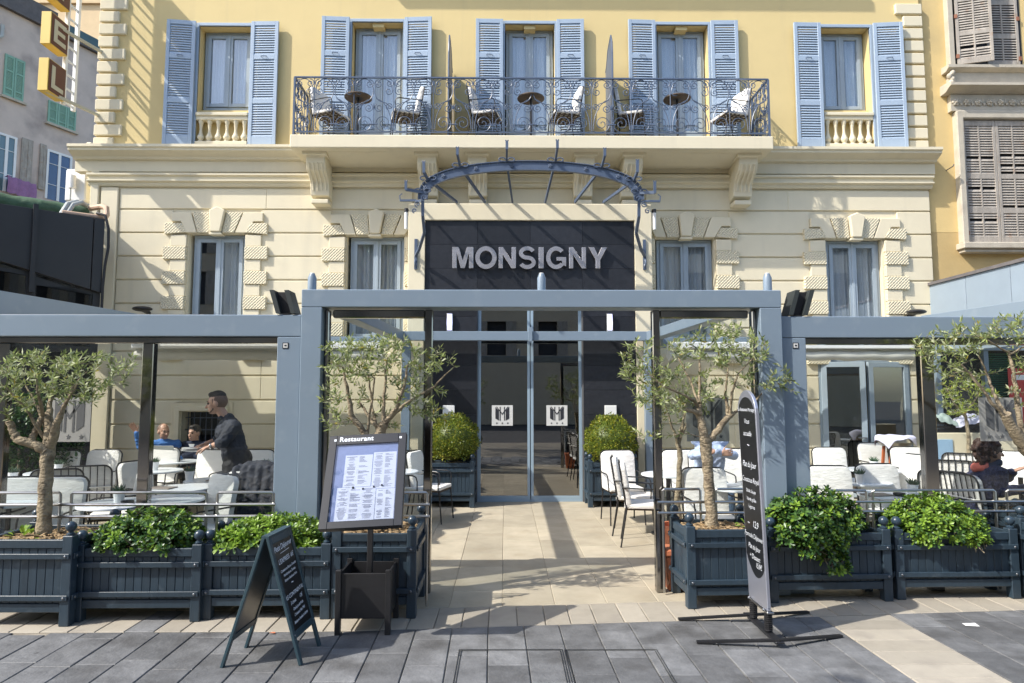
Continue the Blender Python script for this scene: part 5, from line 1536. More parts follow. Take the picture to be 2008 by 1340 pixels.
# ================================================================== PLANTERS
def planter(name, label, cx, cy, w, d, h, rot=0.0, leg=.10, group='slate blue wooden planters', nf=None, soil=None, taper=0.0):
    t = thing(name, label, 'planter', (cx, cy, 0), rot, group)
    ps = .075
    hw, hd = w / 2, d / 2
    for sx in (-1, 1):
        for sy in (-1, 1):
            a, b = (sx * hw - (ps if sx > 0 else 0), sx * hw + (0 if sx > 0 else ps))
            c, e = (sy * hd - (ps if sy > 0 else 0), sy * hd + (0 if sy > 0 else ps))
            po = MB().box(a, b, c, e, 0, h).build('corner_post', M['planter'], t, bevel=.005, world=False)
            mx, my = (a + b) / 2, (c + e) / 2
            fb = MB(); fb.lathe([(.028, 0), (.03, .012), (.018, .02), (.017, .028)], (mx, my, h + .0005), 14); fb.ball((mx, my, h + .064), .039, 16, 10)
            fb.build('finial', M['planterball'], po, world=False)
    zt, zb = h - .03, leg
    bh = .062
    for s in (-1, 1):
        for axis in (0, 1):
            ln = (hw if axis == 0 else hd) - ps
            yo = s * ((hd if axis == 0 else hw) - .012)
            def B(mb, u0, u1, o0, o1, z0, z1):
                # o measured outward from the face
                if axis == 0: mb.box(u0, u1, yo + s * o0, yo + s * o1, z0, z1)
                else: mb.box(yo + s * o0, yo + s * o1, u0, u1, z0, z1)
                return mb
            B(MB(), -ln, ln, -.03, .004, zt - bh, zt).build('top_rail', M['planter'], t, bevel=.004, world=False)
            B(MB(), -ln, ln, -.03, .004, zb, zb + bh).build('bottom_rail', M['planter'], t, bevel=.004, world=False)
            n = max(3, round(2 * ln / .063)); pw = 2 * ln / n
            for k in range(n):
                B(MB(), -ln + k * pw + .0012, -ln + (k + 1) * pw - .0012, -.026, -.008 + random.uniform(-.001, .001), zb + bh + .001, zt - bh - .001).build('plank', M['planter'], t, bevel=.0028, world=False)
            L2 = ln + ps - .012
            for zc_ in (zt - bh - .055, zb + bh + .045):
                ba = B(MB(), -L2, L2, .0165, .0265, zc_ - .02, zc_ + .02).build('batten', M['planter'], t, bevel=.003, world=False)
                B(MB(), -ln, ln, -.007, .016, zc_ - .015, zc_ + .015).build('batten_spacer', M['planter'], ba, smooth=0, world=False)
                for u in (-L2 + .028, L2 - .028):
                    b2 = MB()
                    if axis == 0: b2.ball((u, yo + s * .028, zc_), .0095, 10, 6, (1, .6, 1))
                    else: b2.ball((yo + s * .028, u, zc_), .0095, 10, 6, (.6, 1, 1))
                    b2.build('bolt', M['bolt'], ba, world=False)
    mb = MB(); n = 14; vs = []
    for i in range(n + 1):
        for j in range(n + 1):
            x = (-hw + .03) + (w - .06) * i / n; y = (-hd + .03) + (d - .06) * j / n
            vs.append((x, y, h - .075 + .03 * math.sin(x * 9 + 1) * math.sin(y * 8) + random.uniform(-.008, .012)))
    mb.add(vs, [(i * (n + 1) + j, (i + 1) * (n + 1) + j, (i + 1) * (n + 1) + j + 1, i * (n + 1) + j + 1) for i in range(n) for j in range(n)])
    mb.build('mulch', M['soil'], t, smooth=30, world=False)
    if soil:
        cb = MB(); 
        for k in range(soil):
            x, y = random.uniform(-hw + .07, hw - .07), random.uniform(-hd + .07, hd - .07)
            a = random.uniform(0, PI); c = Vector((x, y, h - .06 + random.uniform(0, .025)))
            cb.obox(c, Vector((math.cos(a), math.sin(a), random.uniform(-.3, .3))) * random.uniform(.012, .03), Vector((-math.sin(a), math.cos(a), 0)) * random.uniform(.005, .01), (0, 0, .003))
        stuff(cb.build('bark_chips', M['soil'], t, smooth=0, world=False))
    return t
M['planterball'] = pm('slate_blue_ball', (0.028, 0.048, 0.070), 0.3, var=0.1)
M['bolt'] = pm('steel_bolt', (0.22, 0.23, 0.25), 0.4, metal=.8)
random.seed(21)
def pl(px0, px1, py, d):
    a, b = gnd(px0, py), gnd(px1, py)
    return (a.x + b.x) / 2, (a.y + b.y) / 2 + d / 2, abs(b.x - a.x)
x, y, w = pl(-58, 134, 1230, .62); P1 = (x, y); planter('planter', 'tall slate blue planter at the left edge holding an olive tree', x, y, w, .62, .655, R(-.6), soil=160)
x, y, w = pl(138, 389, 1221, .46); P2 = (x, y); planter('planter', 'low slate blue planter with a dark green shrub, left of the chalk sign', x, y, w, .46, .57, R(.3))
x, y, w = pl(393, 645, 1216, .46); P3 = (x, y); planter('planter', 'low slate blue planter with a bright green shrub behind the chalk sign', x, y, w, .46, .565, R(.3))
x, y, w = pl(647, 815, 1214, .62); P4 = (x, y); planter('planter', 'tall slate blue planter behind the restaurant menu stand', x, y, w, .62, .665, R(0), soil=120)
x, y, w = pl(1346, 1508, 1194, .50); P5 = (x, y); planter('planter', 'tall slate blue planter with the forked olive tree behind the tall chalk totem', x, y, w, .50, .645, R(2), soil=160)
x, y, w = pl(1507, 1755, 1182, .36); P6 = (x, y); planter('planter', 'low slate blue planter with a spilling shrub, right of the tall chalk totem', x, y, w, .36, .585, R(2))
x, y, w = pl(1758, 2006, 1176, .34); P7 = (x, y); planter('planter', 'low slate blue planter with a rounded shrub at the right edge', x, y, w, .34, .575, R(1))
planter('planter', 'slate blue planter of bare bark mulch behind the tube railing at the right edge', 4.95, 6.40, .72, .62, .66, R(6), soil=120)
P8 = (4.73, 5.53); planter('planter', 'tall slate blue planter of the leaning olive tree, at the right end of the row', P8[0], P8[1], .72, .46, .655, R(0))
P9 = (FX(884, 10.45, 950), 10.43); planter('planter', 'slate blue planter with a clipped ball left of the hotel doors', P9[0], P9[1], .76, .48, .70)
P10 = (FX(1197, 10.45, 950), 10.43); planter('planter', 'slate blue planter with a clipped ball right of the hotel doors', P10[0], P10[1], .76, .48, .70)

# ================================================================== PLANTS
def leaf_olive(mb, p, d, up, L, W):
    s = d.cross(up)
    if s.length < 1e-4: s = d.orthogonal()
    s = s.normalized() * W / 2; n = s.cross(d).normalized()
    m = p + d * L * .45 - n * W * .15
    mb.add([p, m + s, p + d * L - n * L * .06, m - s], [(0, 1, 2), (0, 2, 3)])
def leaf_wide(mb, p, d, up, L, W):
    s = d.cross(up)
    if s.length < 1e-4: s = d.orthogonal()
    s = s.normalized() * W / 2; n = s.cross(d).normalized()
    a = p + d * L * .4; b = p + d * L * .78; t = p + d * L - n * L * .10
    mb.add([p, a + s * .7 + n * W * .06, b + s + n * W * .05 - n * L * .03, t, b - s + n * W * .05 - n * L * .03, a - s * .7 + n * W * .06, a - n * W * .05, b - n * L * .03 - n * W * .05],
           [(0, 1, 6), (1, 2, 7, 6), (2, 3, 7), (3, 4, 7), (4, 5, 6, 7), (5, 0, 6)])
def rv(rng, s=1.0):
    while True:
        v = Vector((rng.uniform(-1, 1), rng.uniform(-1, 1), rng.uniform(-1, 1)))
        if .05 < v.length < 1: return v.normalized() * s
def olive(name, label, base, limbs, crown, ntw, seed, cat='olive tree', group='olive trees in planters', leafL=.060, leafW=.0145, dens=1.0, mats=None, top=1.0):
    """limbs: list of (path points, radii) in metres from the base; crown: list of ellipsoids (centre, radii)"""
    rng = random.Random(seed)
    t = thing(name, label, cat, base, 0, group)
    mb = MB(); nodes = []
    for pth, rad in limbs:
        pts = [Vector(p) for p in pth]
        # subdivide with a little wander
        fine = []; fr = []
        for i in range(len(pts) - 1):
            for k in range(5):
                u = k / 5
                fine.append(pts[i].lerp(pts[i + 1], u) + (rv(rng, .006) if (i or k) else Vector()))
                fr.append((rad[i] + (rad[i + 1] - rad[i]) * u) * rng.uniform(.93, 1.08))
        fine.append(pts[-1]); fr.append(rad[-1])
        mb.tube(fine, fr, 10)
        nodes += [(fine[i], fr[i]) for i in range(len(fine) // 2 if pth is limbs[0][0] else 2, len(fine))]
    mb.build('trunk', M['trunk'], t, smooth=60, world=False)
    tw = MB(); lf = MB()
    lf_m = mats or [M['ol1'], M['ol2'], M['ol3'], M['ol4']]
    tg = []
    for c, rr in crown:
        for k in range(int(ntw * rr[0] * rr[1] * rr[2] / sum(r[0] * r[1] * r[2] for _, r in crown)) + 1):
            v = rv(rng); v *= rng.random() ** .28
            if v.z < -.5 and rng.random() < .6: v.z = -v.z
            tg.append(Vector(c) + Vector((v.x * rr[0], v.y * rr[1], v.z * rr[2])))
    root = nodes[0][0]
    tg.sort(key=lambda p: (p - root).length)
    base_nodes = list(nodes)
    for p in tg:
        best = min(nodes, key=lambda nd: (nd[0] - p).length + .25 * max(0, nd[0].z - p.z))
        a = best[0]; L = (p - a).length
        if L < .04: continue
        mid = a.lerp(p, .5) + Vector((0, 0, -.10 * L if p.z > a.z else .12 * L)) + rv(rng, .06 * L)
        r0 = min(best[1] * .5, .0022 + .007 * L)
        n = 7; path = []
        for k in range(n + 1):
            u = k / n
            path.append(a * (1 - u) ** 2 + mid * 2 * u * (1 - u) + p * u * u + (rv(rng, .006) if 0 < k < n else Vector()))
        tw.tube(path, [r0 + (.0016 - r0) * k / n for k in range(n + 1)], 5, caps=False)
        for k in range(2, n + 1): nodes.append((path[k], r0 + (.0016 - r0) * k / n))
        # leaves in opposite pairs on the outer stretch
        ll = min(L, .30); step = .017 / dens
        m = int(ll / step)
        for q in range(m + 1):
            u = 1 - (ll * q / max(m, 1)) / L
            k = min(int(u * n), n - 1); f = u * n - k
            pos = path[k].lerp(path[k + 1], f); dr = (path[k + 1] - path[k]).normalized()
            o = dr.orthogonal().normalized(); o.rotate(Matrix.Rotation(q * 1.57 + rng.uniform(-.5, .5), 3, dr).to_quaternion())
            for s in (1, -1):
                if rng.random() < .12: continue
                d = (dr * rng.uniform(.45, 1.0) + o * s * rng.uniform(.6, 1.0) + Vector((0, 0, .12))).normalized()
                x = rng.random(); lf.cur = 3 if x < .025 else (2 if x < .30 else (1 if x < .55 else 0))
                leaf_olive(lf, pos, d, (dr + rv(rng, .5)).normalized(), leafL * rng.uniform(.65, 1.15), leafW * rng.uniform(.8, 1.2))
        lf.cur = 0
        leaf_olive(lf, path[-1], (path[-1] - path[-2]).normalized(), rv(rng), leafL, leafW)
    tw.build('twigs', M['twig'], t, smooth=60, world=False)['kind'] = 'stuff'
    stuff(lf.build('crown', lf_m, t, smooth=0, world=False))
    return t
def rel(base, px, py, dY=0.0):
    # photo position at the tree's own distance, as an offset from its base
    p = at(px, py, base[1] + dY); return (p.x - base[0], dY, p.z - base[2])
# left tree
b = Vector((at(85, 1050, P1[1]).x, P1[1], .57))
r = lambda px, py, dY=0: rel(b, px, py, dY)
limbs = [([(0, 0, 0), r(86, 1000), r(90, 930, .01), r(94, 890, .01), r(97, 860, .02)], [.062, .05, .048, .052, .042]),
         ([r(92, 885), r(70, 872, -.03), r(35, 862, -.06), r(25, 845, -.06), r(17, 826, -.07)], [.045, .035, .032, .028, .026]),
         ([r(62, 864, -.03), r(72, 840, .0), r(84, 818, .03)], [.026, .022, .02]),
         ([r(97, 862), r(96, 820, .05), r(97, 800, .1), r(108, 750, .16)], [.040, .034, .02, .008]),
         ([r(98, 875), r(112, 830, -.05), r(124, 800, -.08), r(150, 755, -.12)], [.038, .03, .016, .006]),
         ([r(96, 865), r(75, 800, .1), r(50, 755, .14)], [.016, .011, .005]),
         ([r(113, 826, -.04), r(140, 760, .05), r(170, 730, .1)], [.013, .009, .004]),
         ([r(84, 818, .03), r(76, 770, -.1), r(70, 735, -.14)], [.018, .011, .005]),
         ([r(86, 860), r(50, 800, -.14), r(12, 760, -.2)], [.014, .009, .004])]
crown = [(r(70, 745, 0), (.52, .42, .22)), (r(165, 745, 0), (.42, .36, .20)), (r(0, 770, 0), (.36, .34, .24)), (r(205, 715, 0), (.24, .22, .12)), (r(120, 715, .05), (.5, .4, .12)), (r(25, 800, -.1), (.22, .2, .09)), (r(195, 790, -.1), (.10, .1, .09))]
olive('olive_tree', 'umbrella-shaped olive tree in the tall planter at the left edge', b, limbs, crown, 255, 3, dens=1.1)
# tree behind the menu board
b = Vector((at(735, 1040, P4[1]).x, P4[1], .58))
limbs = [([(0, 0, 0), r(738, 980), r(736, 920, .02), r(742, 860, .02), r(752, 830, 0)], [.055, .046, .044, .044, .04]),
         ([r(740, 885), r(715, 850, -.02), r(690, 815, -.05), r(680, 760, -.08), r(672, 720, -.1)], [.035, .028, .022, .014, .006]),
         ([r(752, 835), r(752, 790, .05), r(756, 730, .08), r(760, 700, .1)], [.022, .013, .01, .005]),
         ([r(752, 835), r(778, 800, -.05), r(795, 745, -.08), r(800, 715, -.1)], [.025, .017, .012, .006]),
         ([r(745, 860), r(730, 800, .1), r(722, 735, .14)], [.016, .011, .006]),
         ([r(760, 825), r(800, 788, .05), r(850, 760, .1), r(890, 720, .1)], [.016, .012, .008, .004]),
         ([r(748, 850), r(712, 800, .12), r(706, 790, .1)], [.018, .011, .009]),
         ([r(720, 855), r(735, 740, -.12)], [.012, .006])]
crown = [(r(700, 700, 0), (.34, .36, .2)), (r(680, 760, 0), (.22, .3, .24)), (r(780, 705, 0), (.36, .36, .2)), (r(730, 685, .05), (.45, .35, .12)), (r(860, 720, .05), (.17, .2, .18)), (r(850, 800, .05), (.18, .22, .18)), (r(655, 800, -.1), (.12, .2, .18)), (r(800, 790, .1), (.28, .25, .24)), (r(640, 840, -.1), (.08, .1, .05))]
olive('olive_tree', 'bushy olive tree behind the restaurant menu board', b, limbs, crown, 275, 4, dens=1.05)
# forked tree right of the entrance
b = Vector((at(1397, 1028, P5[1]).x, P5[1], .57))
limbs = [([(0, 0, 0), r(1393, 990), r(1388, 930, .0), r(1384, 880, .0), r(1382, 862)], [.058, .046, .044, .048, .05]),
         ([r(1382, 875), r(1376, 835, .0), r(1370, 812, .02), r(1372, 790, .05), r(1372, 720, .08), r(1374, 690, .1)], [.042, .034, .026, .014, .01, .005]),
         ([r(1374, 812), r(1355, 806, -.03), r(1333, 800, -.06)], [.024, .018, .017]),
         ([r(1386, 868), r(1405, 848, .02), r(1426, 820, .05), r(1438, 810, .06)], [.036, .030, .026, .022]),
         ([r(1428, 818, .05), r(1422, 770, .08), r(1428, 722, .1)], [.016, .011, .006]),
         ([r(1432, 815, .05), r(1436, 770, -.02), r(1446, 735, -.08), r(1480, 700, -.1)], [.014, .010, .007, .004]),
         ([r(1368, 795, .03), r(1352, 780, -.08), r(1300, 758, -.14), r(1262, 725, -.16)], [.013, .010, .007, .003]),
         ([r(1370, 790, .03), r(1350, 740, .12), r(1330, 700, .16)], [.012, .008, .004]),
         ([r(1438, 811, .06), r(1480, 790, .1), r(1520, 740, .12)], [.014, .009, .004])]
crown = [(r(1250, 710, 0), (.22, .26, .22)), (r(1225, 720, -.05), (.16, .2, .14)), (r(1290, 780, 0), (.26, .28, .26)), (r(1370, 690, .05), (.34, .34, .16)), (r(1440, 690, 0), (.32, .34, .2)), (r(1500, 740, 0), (.22, .26, .2)), (r(1380, 770, .1), (.26, .28, .2)), (r(1535, 760, 0), (.12, .2, .12)), (r(1270, 850, .1), (.14, .18, .1)), (r(1400, 655, .05), (.36, .28, .1))]
olive('olive_tree', 'forked olive tree beside the tall chalk totem', b, limbs, crown, 260, 5, dens=1.05)
# leaning tree at the right edge
b = Vector((at(2030, 990, P8[1]).x, P8[1], .60))
limbs = [([(0, 0, 0), r(2040, 920), r(2015, 885, -.02), r(1990, 850, -.05), r(1972, 812, -.08)], [.06, .054, .05, .046, .04]),
         ([r(1978, 825, -.06), r(1945, 790, -.1), r(1905, 735, -.12), r(1885, 715, -.12)], [.02, .013, .010, .006]),
         ([r(1975, 818, -.07), r(1952, 780, 0), r(1935, 735, .1), r(1920, 700, .12)], [.018, .014, .01, .006]),
         ([r(2005, 870, -.03), r(1995, 780, .02), r(1985, 720, .05), r(1978, 690, .05)], [.026, .018, .014, .009]),
         ([r(1980, 692, .05), r(1930, 665, 0), r(1890, 655, -.05)], [.009, .006, .003]),
         ([r(1980, 695, .05), r(2030, 670, .1), r(2060, 660, .1)], [.009, .006, .003]),
         ([r(2015, 880), r(2050, 800, .1), r(2060, 720, .1)], [.02, .014, .006])]
crown = [(r(1870, 680, 0), (.32, .34, .16)), (r(1850, 700, 0), (.22, .3, .14)), (r(1940, 650, 0), (.36, .36, .12)), (r(2000, 645, 0), (.32, .36, .14)), (r(2050, 690, 0), (.3, .36, .24)), (r(1890, 730, .1), (.3, .28, .08)), (r(2010, 720, 0), (.1, .2, .1)), (r(1990, 770, -.1), (.05, .1, .05)), (r(2020, 790, 0), (.1, .16, .12))]
olive('olive_tree', 'leaning olive tree cut by the right edge of the picture', b, limbs, crown, 215, 6, dens=1.0)
# slender one on the terrace, in a terracotta pot
b = Vector((FX(1332, 7.0, 950), 7.0, .30))
limbs = [([(0, 0, 0), r(1328, 980), r(1334, 900, .02), r(1330, 872, .02), r(1340, 830, .02)], [.034, .03, .028, .028, .02]),
         ([r(1331, 872), r(1315, 830, -.05), r(1300, 780, -.08)], [.018, .012, .006]), ([r(1337, 845), r(1345, 790, .05), r(1350, 760, .1)], [.016, .01, .005]), ([r(1334, 860), r(1360, 800, -.05)], [.014, .006])]
crown = [(r(1330, 775, 0), (.42, .36, .36)), (r(1300, 760, 0), (.22, .3, .3)), (r(1355, 740, 0), (.24, .3, .2))]
olive('olive_tree', 'slender young olive tree standing on the terrace behind the forked one', b, limbs, crown, 90, 7, dens=.85)
pt = thing('terracotta_pot', 'square terracotta pot on the terrace, half hidden by the tall planter right of the walkway', 'pot', (FX(1326, 5.98, 1110), 5.98, 0))
px_ = pt.location.x
MB().hexa([(px_ - .09, 5.90, 0), (px_ + .09, 5.90, 0), (px_ + .09, 6.07, 0), (px_ - .09, 6.07, 0)], [(px_ - .11, 5.88, .30), (px_ + .11, 5.88, .30), (px_ + .11, 6.09, .30), (px_ - .11, 6.09, .30)]).build('body', M['terracotta'], pt, bevel=.012)
MB().box(px_ - .125, px_ + .125, 5.865, 6.105, .301, .36).build('rim', M['terracotta'], pt, bevel=.012)
pt = thing('terracotta_pot', 'round terracotta pot holding the slender young olive tree', 'pot', (b.x, 7.0, 0))
MB().lathe([(.14, 0), (.19, .3), (.21, .301), (.21, .36), (.18, .36), (.17, .30)], (b.x, 7.0, 0), 24).build('body', M['terracotta'], pt)
# bright little tree at the back right
b = Vector((FX(1900, 9.6, 900), 9.6, .75))
limbs = [([(0, 0, 0), r(1899, 860), r(1896, 830, .02), r(1890, 800)], [.03, .026, .022, .016]), ([r(1895, 820), r(1870, 790, -.1), r(1855, 760, -.1)], [.014, .01, .005]), ([r(1894, 810), r(1915, 780, .1), r(1930, 755, .1)], [.014, .009, .004])]
crown = [(r(1890, 782, 0), (.46, .42, .28)), (r(1865, 800, 0), (.26, .3, .2)), (r(1925, 785, 0), (.28, .3, .2)), (r(1895, 755, 0), (.32, .3, .16))]
M['yl1'] = pm('lime_leaf', (0.32, 0.38, 0.06), 0.5, var=.25, vscale=9, trans=.35); M['yl2'] = pm('lime_leaf_dark', (0.18, 0.24, 0.04), 0.5, var=.25, vscale=9, trans=.3)
olive('olive_tree', 'bright yellow green little tree standing behind the low wall at right', b, limbs, crown, 130, 8, group=None, dens=.9, mats=[M['yl1'], M['yl2'], M['ol3'], M['ol4']], leafL=.07)

def shrub(name, label, base, parts, nros, seed, mats, wts, L=.058, W=.024, group='leafy shrubs in low planters', zmin=-.03, per=8):
    """parts: ellipsoid lobes (centre offset, radii)"""
    rng = random.Random(seed)
    t = thing(name, label, 'shrub', base, 0, group)
    st = MB(); lf = MB(); vol = sum(p[1][0] * p[1][2] for p in parts)
    for c, rr in parts:
        c = Vector(c)
        for k in range(int(nros * rr[0] * rr[2] / vol) + 1):
            v = rv(rng)
            if v.z < -.35: v.z = abs(v.z)
            dep = rng.random() ** .35
            dep = .55 + .5 * dep if rng.random() < .85 else rng.uniform(.3, .6)
            p = c + Vector((v.x * rr[0], v.y * rr[1], v.z * rr[2])) * dep * rng.uniform(.94, 1.08)
            if p.z < zmin: continue
            out = (Vector((v.x / rr[0], v.y / rr[1], v.z / rr[2])).normalized() + Vector((0, 0, .55)) + rv(rng, .35)).normalized()
            if rng.random() < .30: st.tube([p - out * .14 + rv(rng, .02), p], [.004, .0025], 4, caps=False)
            a0 = rng.uniform(0, 6.28); o = out.orthogonal().normalized()
            shade = 0 if dep > .95 else 1
            mi = rng.choices(range(len(mats)), wts)[0]
            for q in range(per):
                d = o.copy(); d.rotate(Matrix.Rotation(a0 + q * 2.4, 3, out).to_quaternion())
                tilt = .15 + .75 * q / per
                dd = (d * (1.05 - tilt * .75) + out * tilt).normalized()
                lf.cur = mi if rng.random() < .8 else rng.randrange(len(mats))
                if q > per - 3 and rng.random() < .45: lf.cur = len(mats) - 1
                leaf_wide(lf, p - out * .012 * (1 - q / per), dd, out, L * rng.uniform(.75, 1.15) * (1 - .3 * q / per), W * rng.uniform(.85, 1.15))
    # stems from the ground
    for k in range(16):
        c, rr = rng.choice(parts); e = Vector(c) + Vector((rng.uniform(-1, 1) * rr[0], rng.uniform(-1, 1) * rr[1], rr[2] * .3)) * .7
        s0 = Vector((e.x * .4, e.y * .4, -.04)); st.tube([s0, s0.lerp(e, .5) + Vector((0, 0, .03)), e], [.009, .007, .004], 5)
    st.build('stem', M['twig'], t, smooth=60, world=False)['kind'] = 'stuff'
    stuff(lf.build('foliage', mats, t, smooth=50, world=False))
    return t
PT = [M['pt1'], M['pt2'], M['pt3']]
def sb(P, px, z): return Vector((FX(px, P[1] - .1, 1060), P[1], z))
shrub('shrub', 'dense dark green shrub in the low planter left of the chalk sign', sb(P2, 287, .50), [((0, -.0, .04), (.40, .27, .25)), ((-.18, -.06, .02), (.24, .22, .16)), ((.17, -.04, .04), (.24, .24, .19))], 760, 31, PT, (4, 3.5, 1.2), zmin=.02, L=.052, W=.022)
shrub('shrub', 'bright yellow green shrub in the planter behind the chalk sign', sb(P3, 522, .50), [((0, 0, .04), (.38, .26, .19)), ((-.22, -.04, .01), (.22, .22, .15)), ((.2, -.02, .03), (.24, .24, .19))], 700, 32, [M['pt3'], M['pt1'], M['pt3b']] if 'pt3b' in M else [M['pt3'], M['pt1'], M['pt3']], (5, 1.6, 3), L=.056, W=.019, zmin=.02)
shrub('shrub', 'spilling shrub hanging over the planter right of the tall chalk totem', sb(P6, 1602, .50), [((0, 0, .09), (.41, .28, .30)), ((-.22, -.02, .06), (.22, .22, .23)), ((.22, -.02, .10), (.19, .2, .23)), ((-.02, -.24, -.05), (.20, .12, .2)), ((.06, -.26, -.18), (.11, .08, .14)), ((-.16, -.22, .02), (.24, .12, .14))], 1000, 33, PT, (3.5, 4.2, 1.2), L=.058, W=.023, zmin=-.5)
shrub('shrub', 'rounded mid green shrub in the planter at the right edge', sb(P7, 1842, .50), [((0, 0, .05), (.41, .27, .26)), ((-.2, 0, .03), (.22, .22, .18)), ((.2, -.04, .02), (.22, .2, .20)), ((.24, -.2, -.0), (.11, .07, .08))], 840, 34, [M['pt3'], M['pt1'], M['pt3']], (2.2, 4.5, 2), L=.054, W=.019, zmin=-.05)
def boxball(name, label, c, r, seed):
    rng = random.Random(seed)
    t = thing(name, label, 'topiary', (c[0], c[1], c[2] - r * .7), 0, 'clipped balls beside the hotel doors')
    core = MB().ball((0, 0, r * .7), r * .86, 20, 14); core.build('branches', M['bx2'], t, world=False)
    lf = MB()
    for k in range(5600):
        v = rv(rng)
        if v.z < -.72: continue
        bump_ = 1 + .06 * math.sin(v.x * 7 + seed) * math.sin(v.y * 8) + .04 * math.sin(v.z * 11 + seed) + .03 * math.sin(v.x * 17 + v.z * 9)
        p = v * r * bump_ * rng.uniform(.86, 1.03) + Vector((0, 0, r * .7))
        d = (v + rv(rng, .9)).normalized()
        x = rng.random(); lf.cur = 2 if x < .22 else (1 if x < .5 else 0)
        leaf_olive(lf, p, d, rv(rng), .036 * rng.uniform(.7, 1.3), .019)
    stuff(lf.build('foliage', [M['bx1'], M['bx2'], M['bx3']], t, smooth=0, world=False))
boxball('box_ball', 'clipped yellow green box ball left of the hotel doors', (FX(889, 10.4, 860), 10.45, FZ(862, 10.4, 889)), .385, 41)
boxball('box_ball', 'clipped yellow green box ball right of the hotel doors', (FX(1197, 10.4, 860), 10.43, FZ(866, 10.4, 1197)), .39, 42)
# weeds and a few blades in the planters
for (P_, px, lab, sd) in ((P2, 168, 'long grass blade arching over the planter left of the dark green shrub', 1), (P5, 1470, 'small leafy weed at the foot of the forked olive tree', 2), (P1, 50, 'small leafy weed at the foot of the left olive tree', 3)):
    rng = random.Random(sd); z = .52 if sd == 1 else .60; c = Vector((FX(px, P_[1] - .1, 1040), P_[1] - .12, z))
    mb = MB()
    if sd == 1:
        for q in range(4):
            s = rng.choice((-1, 1)); h = rng.uniform(.08, .17)
            mb.tube([c, c + Vector((s * .01, 0, h * .7)), c + Vector((s * .05, -.01, h)), c + Vector((s * .1, -.02, h * .75))], [.003, .003, .0025, .001], 5)
    else:
        for q in range(26):
            v = rv(rng); v.z = abs(v.z); leaf_wide(mb, c + Vector((v.x * .09, v.y * .05, v.z * .05)), v, Vector((0, 0, 1)), .055, .028)
    tag(mb.build('weed', M['pt3'], None, smooth=50, loc=tuple(c)), lab, 'weed')
# ================================================================== CHAIRS AND TABLES
def rrect(w, h, r, n=5):
    pts = []
    for cx, cz, a0 in ((w / 2 - r, h - r, 0), (-w / 2 + r, h - r, 90), (-w / 2 + r * .4, r * .4, 180), (w / 2 - r * .4, r * .4, 270)):
        rr = r if cz > h / 2 else r * .4
        for k in range(n + 1):
            a = R(a0 + 90 * k / n); pts.append((cx + rr * math.cos(a), cz + rr * math.sin(a)))
    return pts
def make_chair(label, group):
    t = thing('terrace_chair', label, 'chair', (0, 0, 0), 0, group)
    # seat cushion and back cushion
    mb = MB(); mb.prism(rrect(.47, .44, .06), .43, .475, 'XY')
    mb.v = [(x, y - .215, z + .008 * math.cos(x * 6) * math.cos(y * 6)) for x, y, z in mb.v]
    mb.build('seat_cushion', M['white'], t, bevel=.014, world=False, smooth=50)
    # puffed back cushion, drawn as a grid of rings
    W, H, n = .47, .51, 7
    ol = rrect(W, H, .075, 5)
    rings = []
    for f, dy in ((1.0, .0), (1.0, -.03), (.965, -.046), (.80, -.053), (.45, -.058)):
        rings.append([(x * f, dy, (z - H / 2) * f + H / 2) for x, z in ol])
    mb = MB(); m = len(ol); vs = [p for rg in rings for p in rg]; fs = []
    for i in range(len(rings) - 1):
        for k in range(m): fs.append((i * m + k, (i + 1) * m + k, (i + 1) * m + (k + 1) % m, i * m + (k + 1) % m))
    fs.append(tuple((len(rings) - 1) * m + k for k in range(m))); fs.append(tuple(range(m - 1, -1, -1)))
    tilt = R(9)
    def T(p):
        x, y, z = p; return (x, .19 + y * math.cos(tilt) + z * math.sin(tilt), .42 + z * math.cos(tilt) - y * math.sin(tilt))
    mb.add([T(p) for p in vs], fs)
    o = mb.build('back_cushion', M['white'], t, world=False, smooth=40)
    bm = bmesh.new(); bm.from_mesh(o.data); bmesh.ops.recalc_face_normals(bm, faces=bm.faces); bm.to_mesh(o.data); bm.free()
    # iron back frame and bars
    mb = MB(); fr = rrect(W + .005, H + .01, .08, 5)
    top = fr[:12]
    path = [(fr[0][0], .014, -.02)] + [(x, .014, z) for x, z in top] + [(-fr[0][0], .014, -.02)]
    mb.tube([T(p) for p in path], .009, 7)
    mb.build('back_frame', M['black'], t, world=False)
    for k in range(6):
        x = -W / 2 + W * (k + 1) / 7
        MB().tube([T((x, .014, 0)), T((x, .014, H + .003))], .0055, 6).build('back_bar', M['black'], t, world=False)
    mb = MB(); mb.tube([T((-W / 2, .014, H * .55)), T((W / 2, .014, H * .55))], .009, 6); mb.build('tie_band', M['white'], t, world=False)
    mb = MB()
    for k in range(6):
        y = -.20 + k * .08; mb.box(-.225, .225, y - .012, y + .012, .418, .428)
    for k in range(7):
        x = -.2 + k * .0667; mb.box(x - .01, x + .01, -.22, .22, .4085, .4178)
    mb.build('seat_grid', M['weave'], t, world=False, smooth=0)
    for sx in (-1, 1):
        MB().tube([(sx * .222, -.2, .425), (sx * .235, -.24, 0)], .0095, 7).build('leg', M['black'], t, world=False)
        MB().tube([(sx * .222, .2, .425), (sx * .235, .27, 0)], .0095, 7).build('leg', M['black'], t, world=False)
        p = T((sx * (W / 2), .014, .26))
        MB().tube([(sx * .24, -.19, .42), (sx * .255, -.2, .58), (sx * .257, -.18, .635), (sx * .257, -.13, .65), (sx * .257, .1, .655), (sx * .25, p[1] - .02, .66), p], .0085, 7).build('arm', M['black'], t, world=False)
    return t
GC = 'white cushioned chairs on the terrace'
ch0 = make_chair('white cushioned chair facing the street right of the walkway, in front of the clipped ball', GC)
km = kmap(ch0)
CH_Z = .905
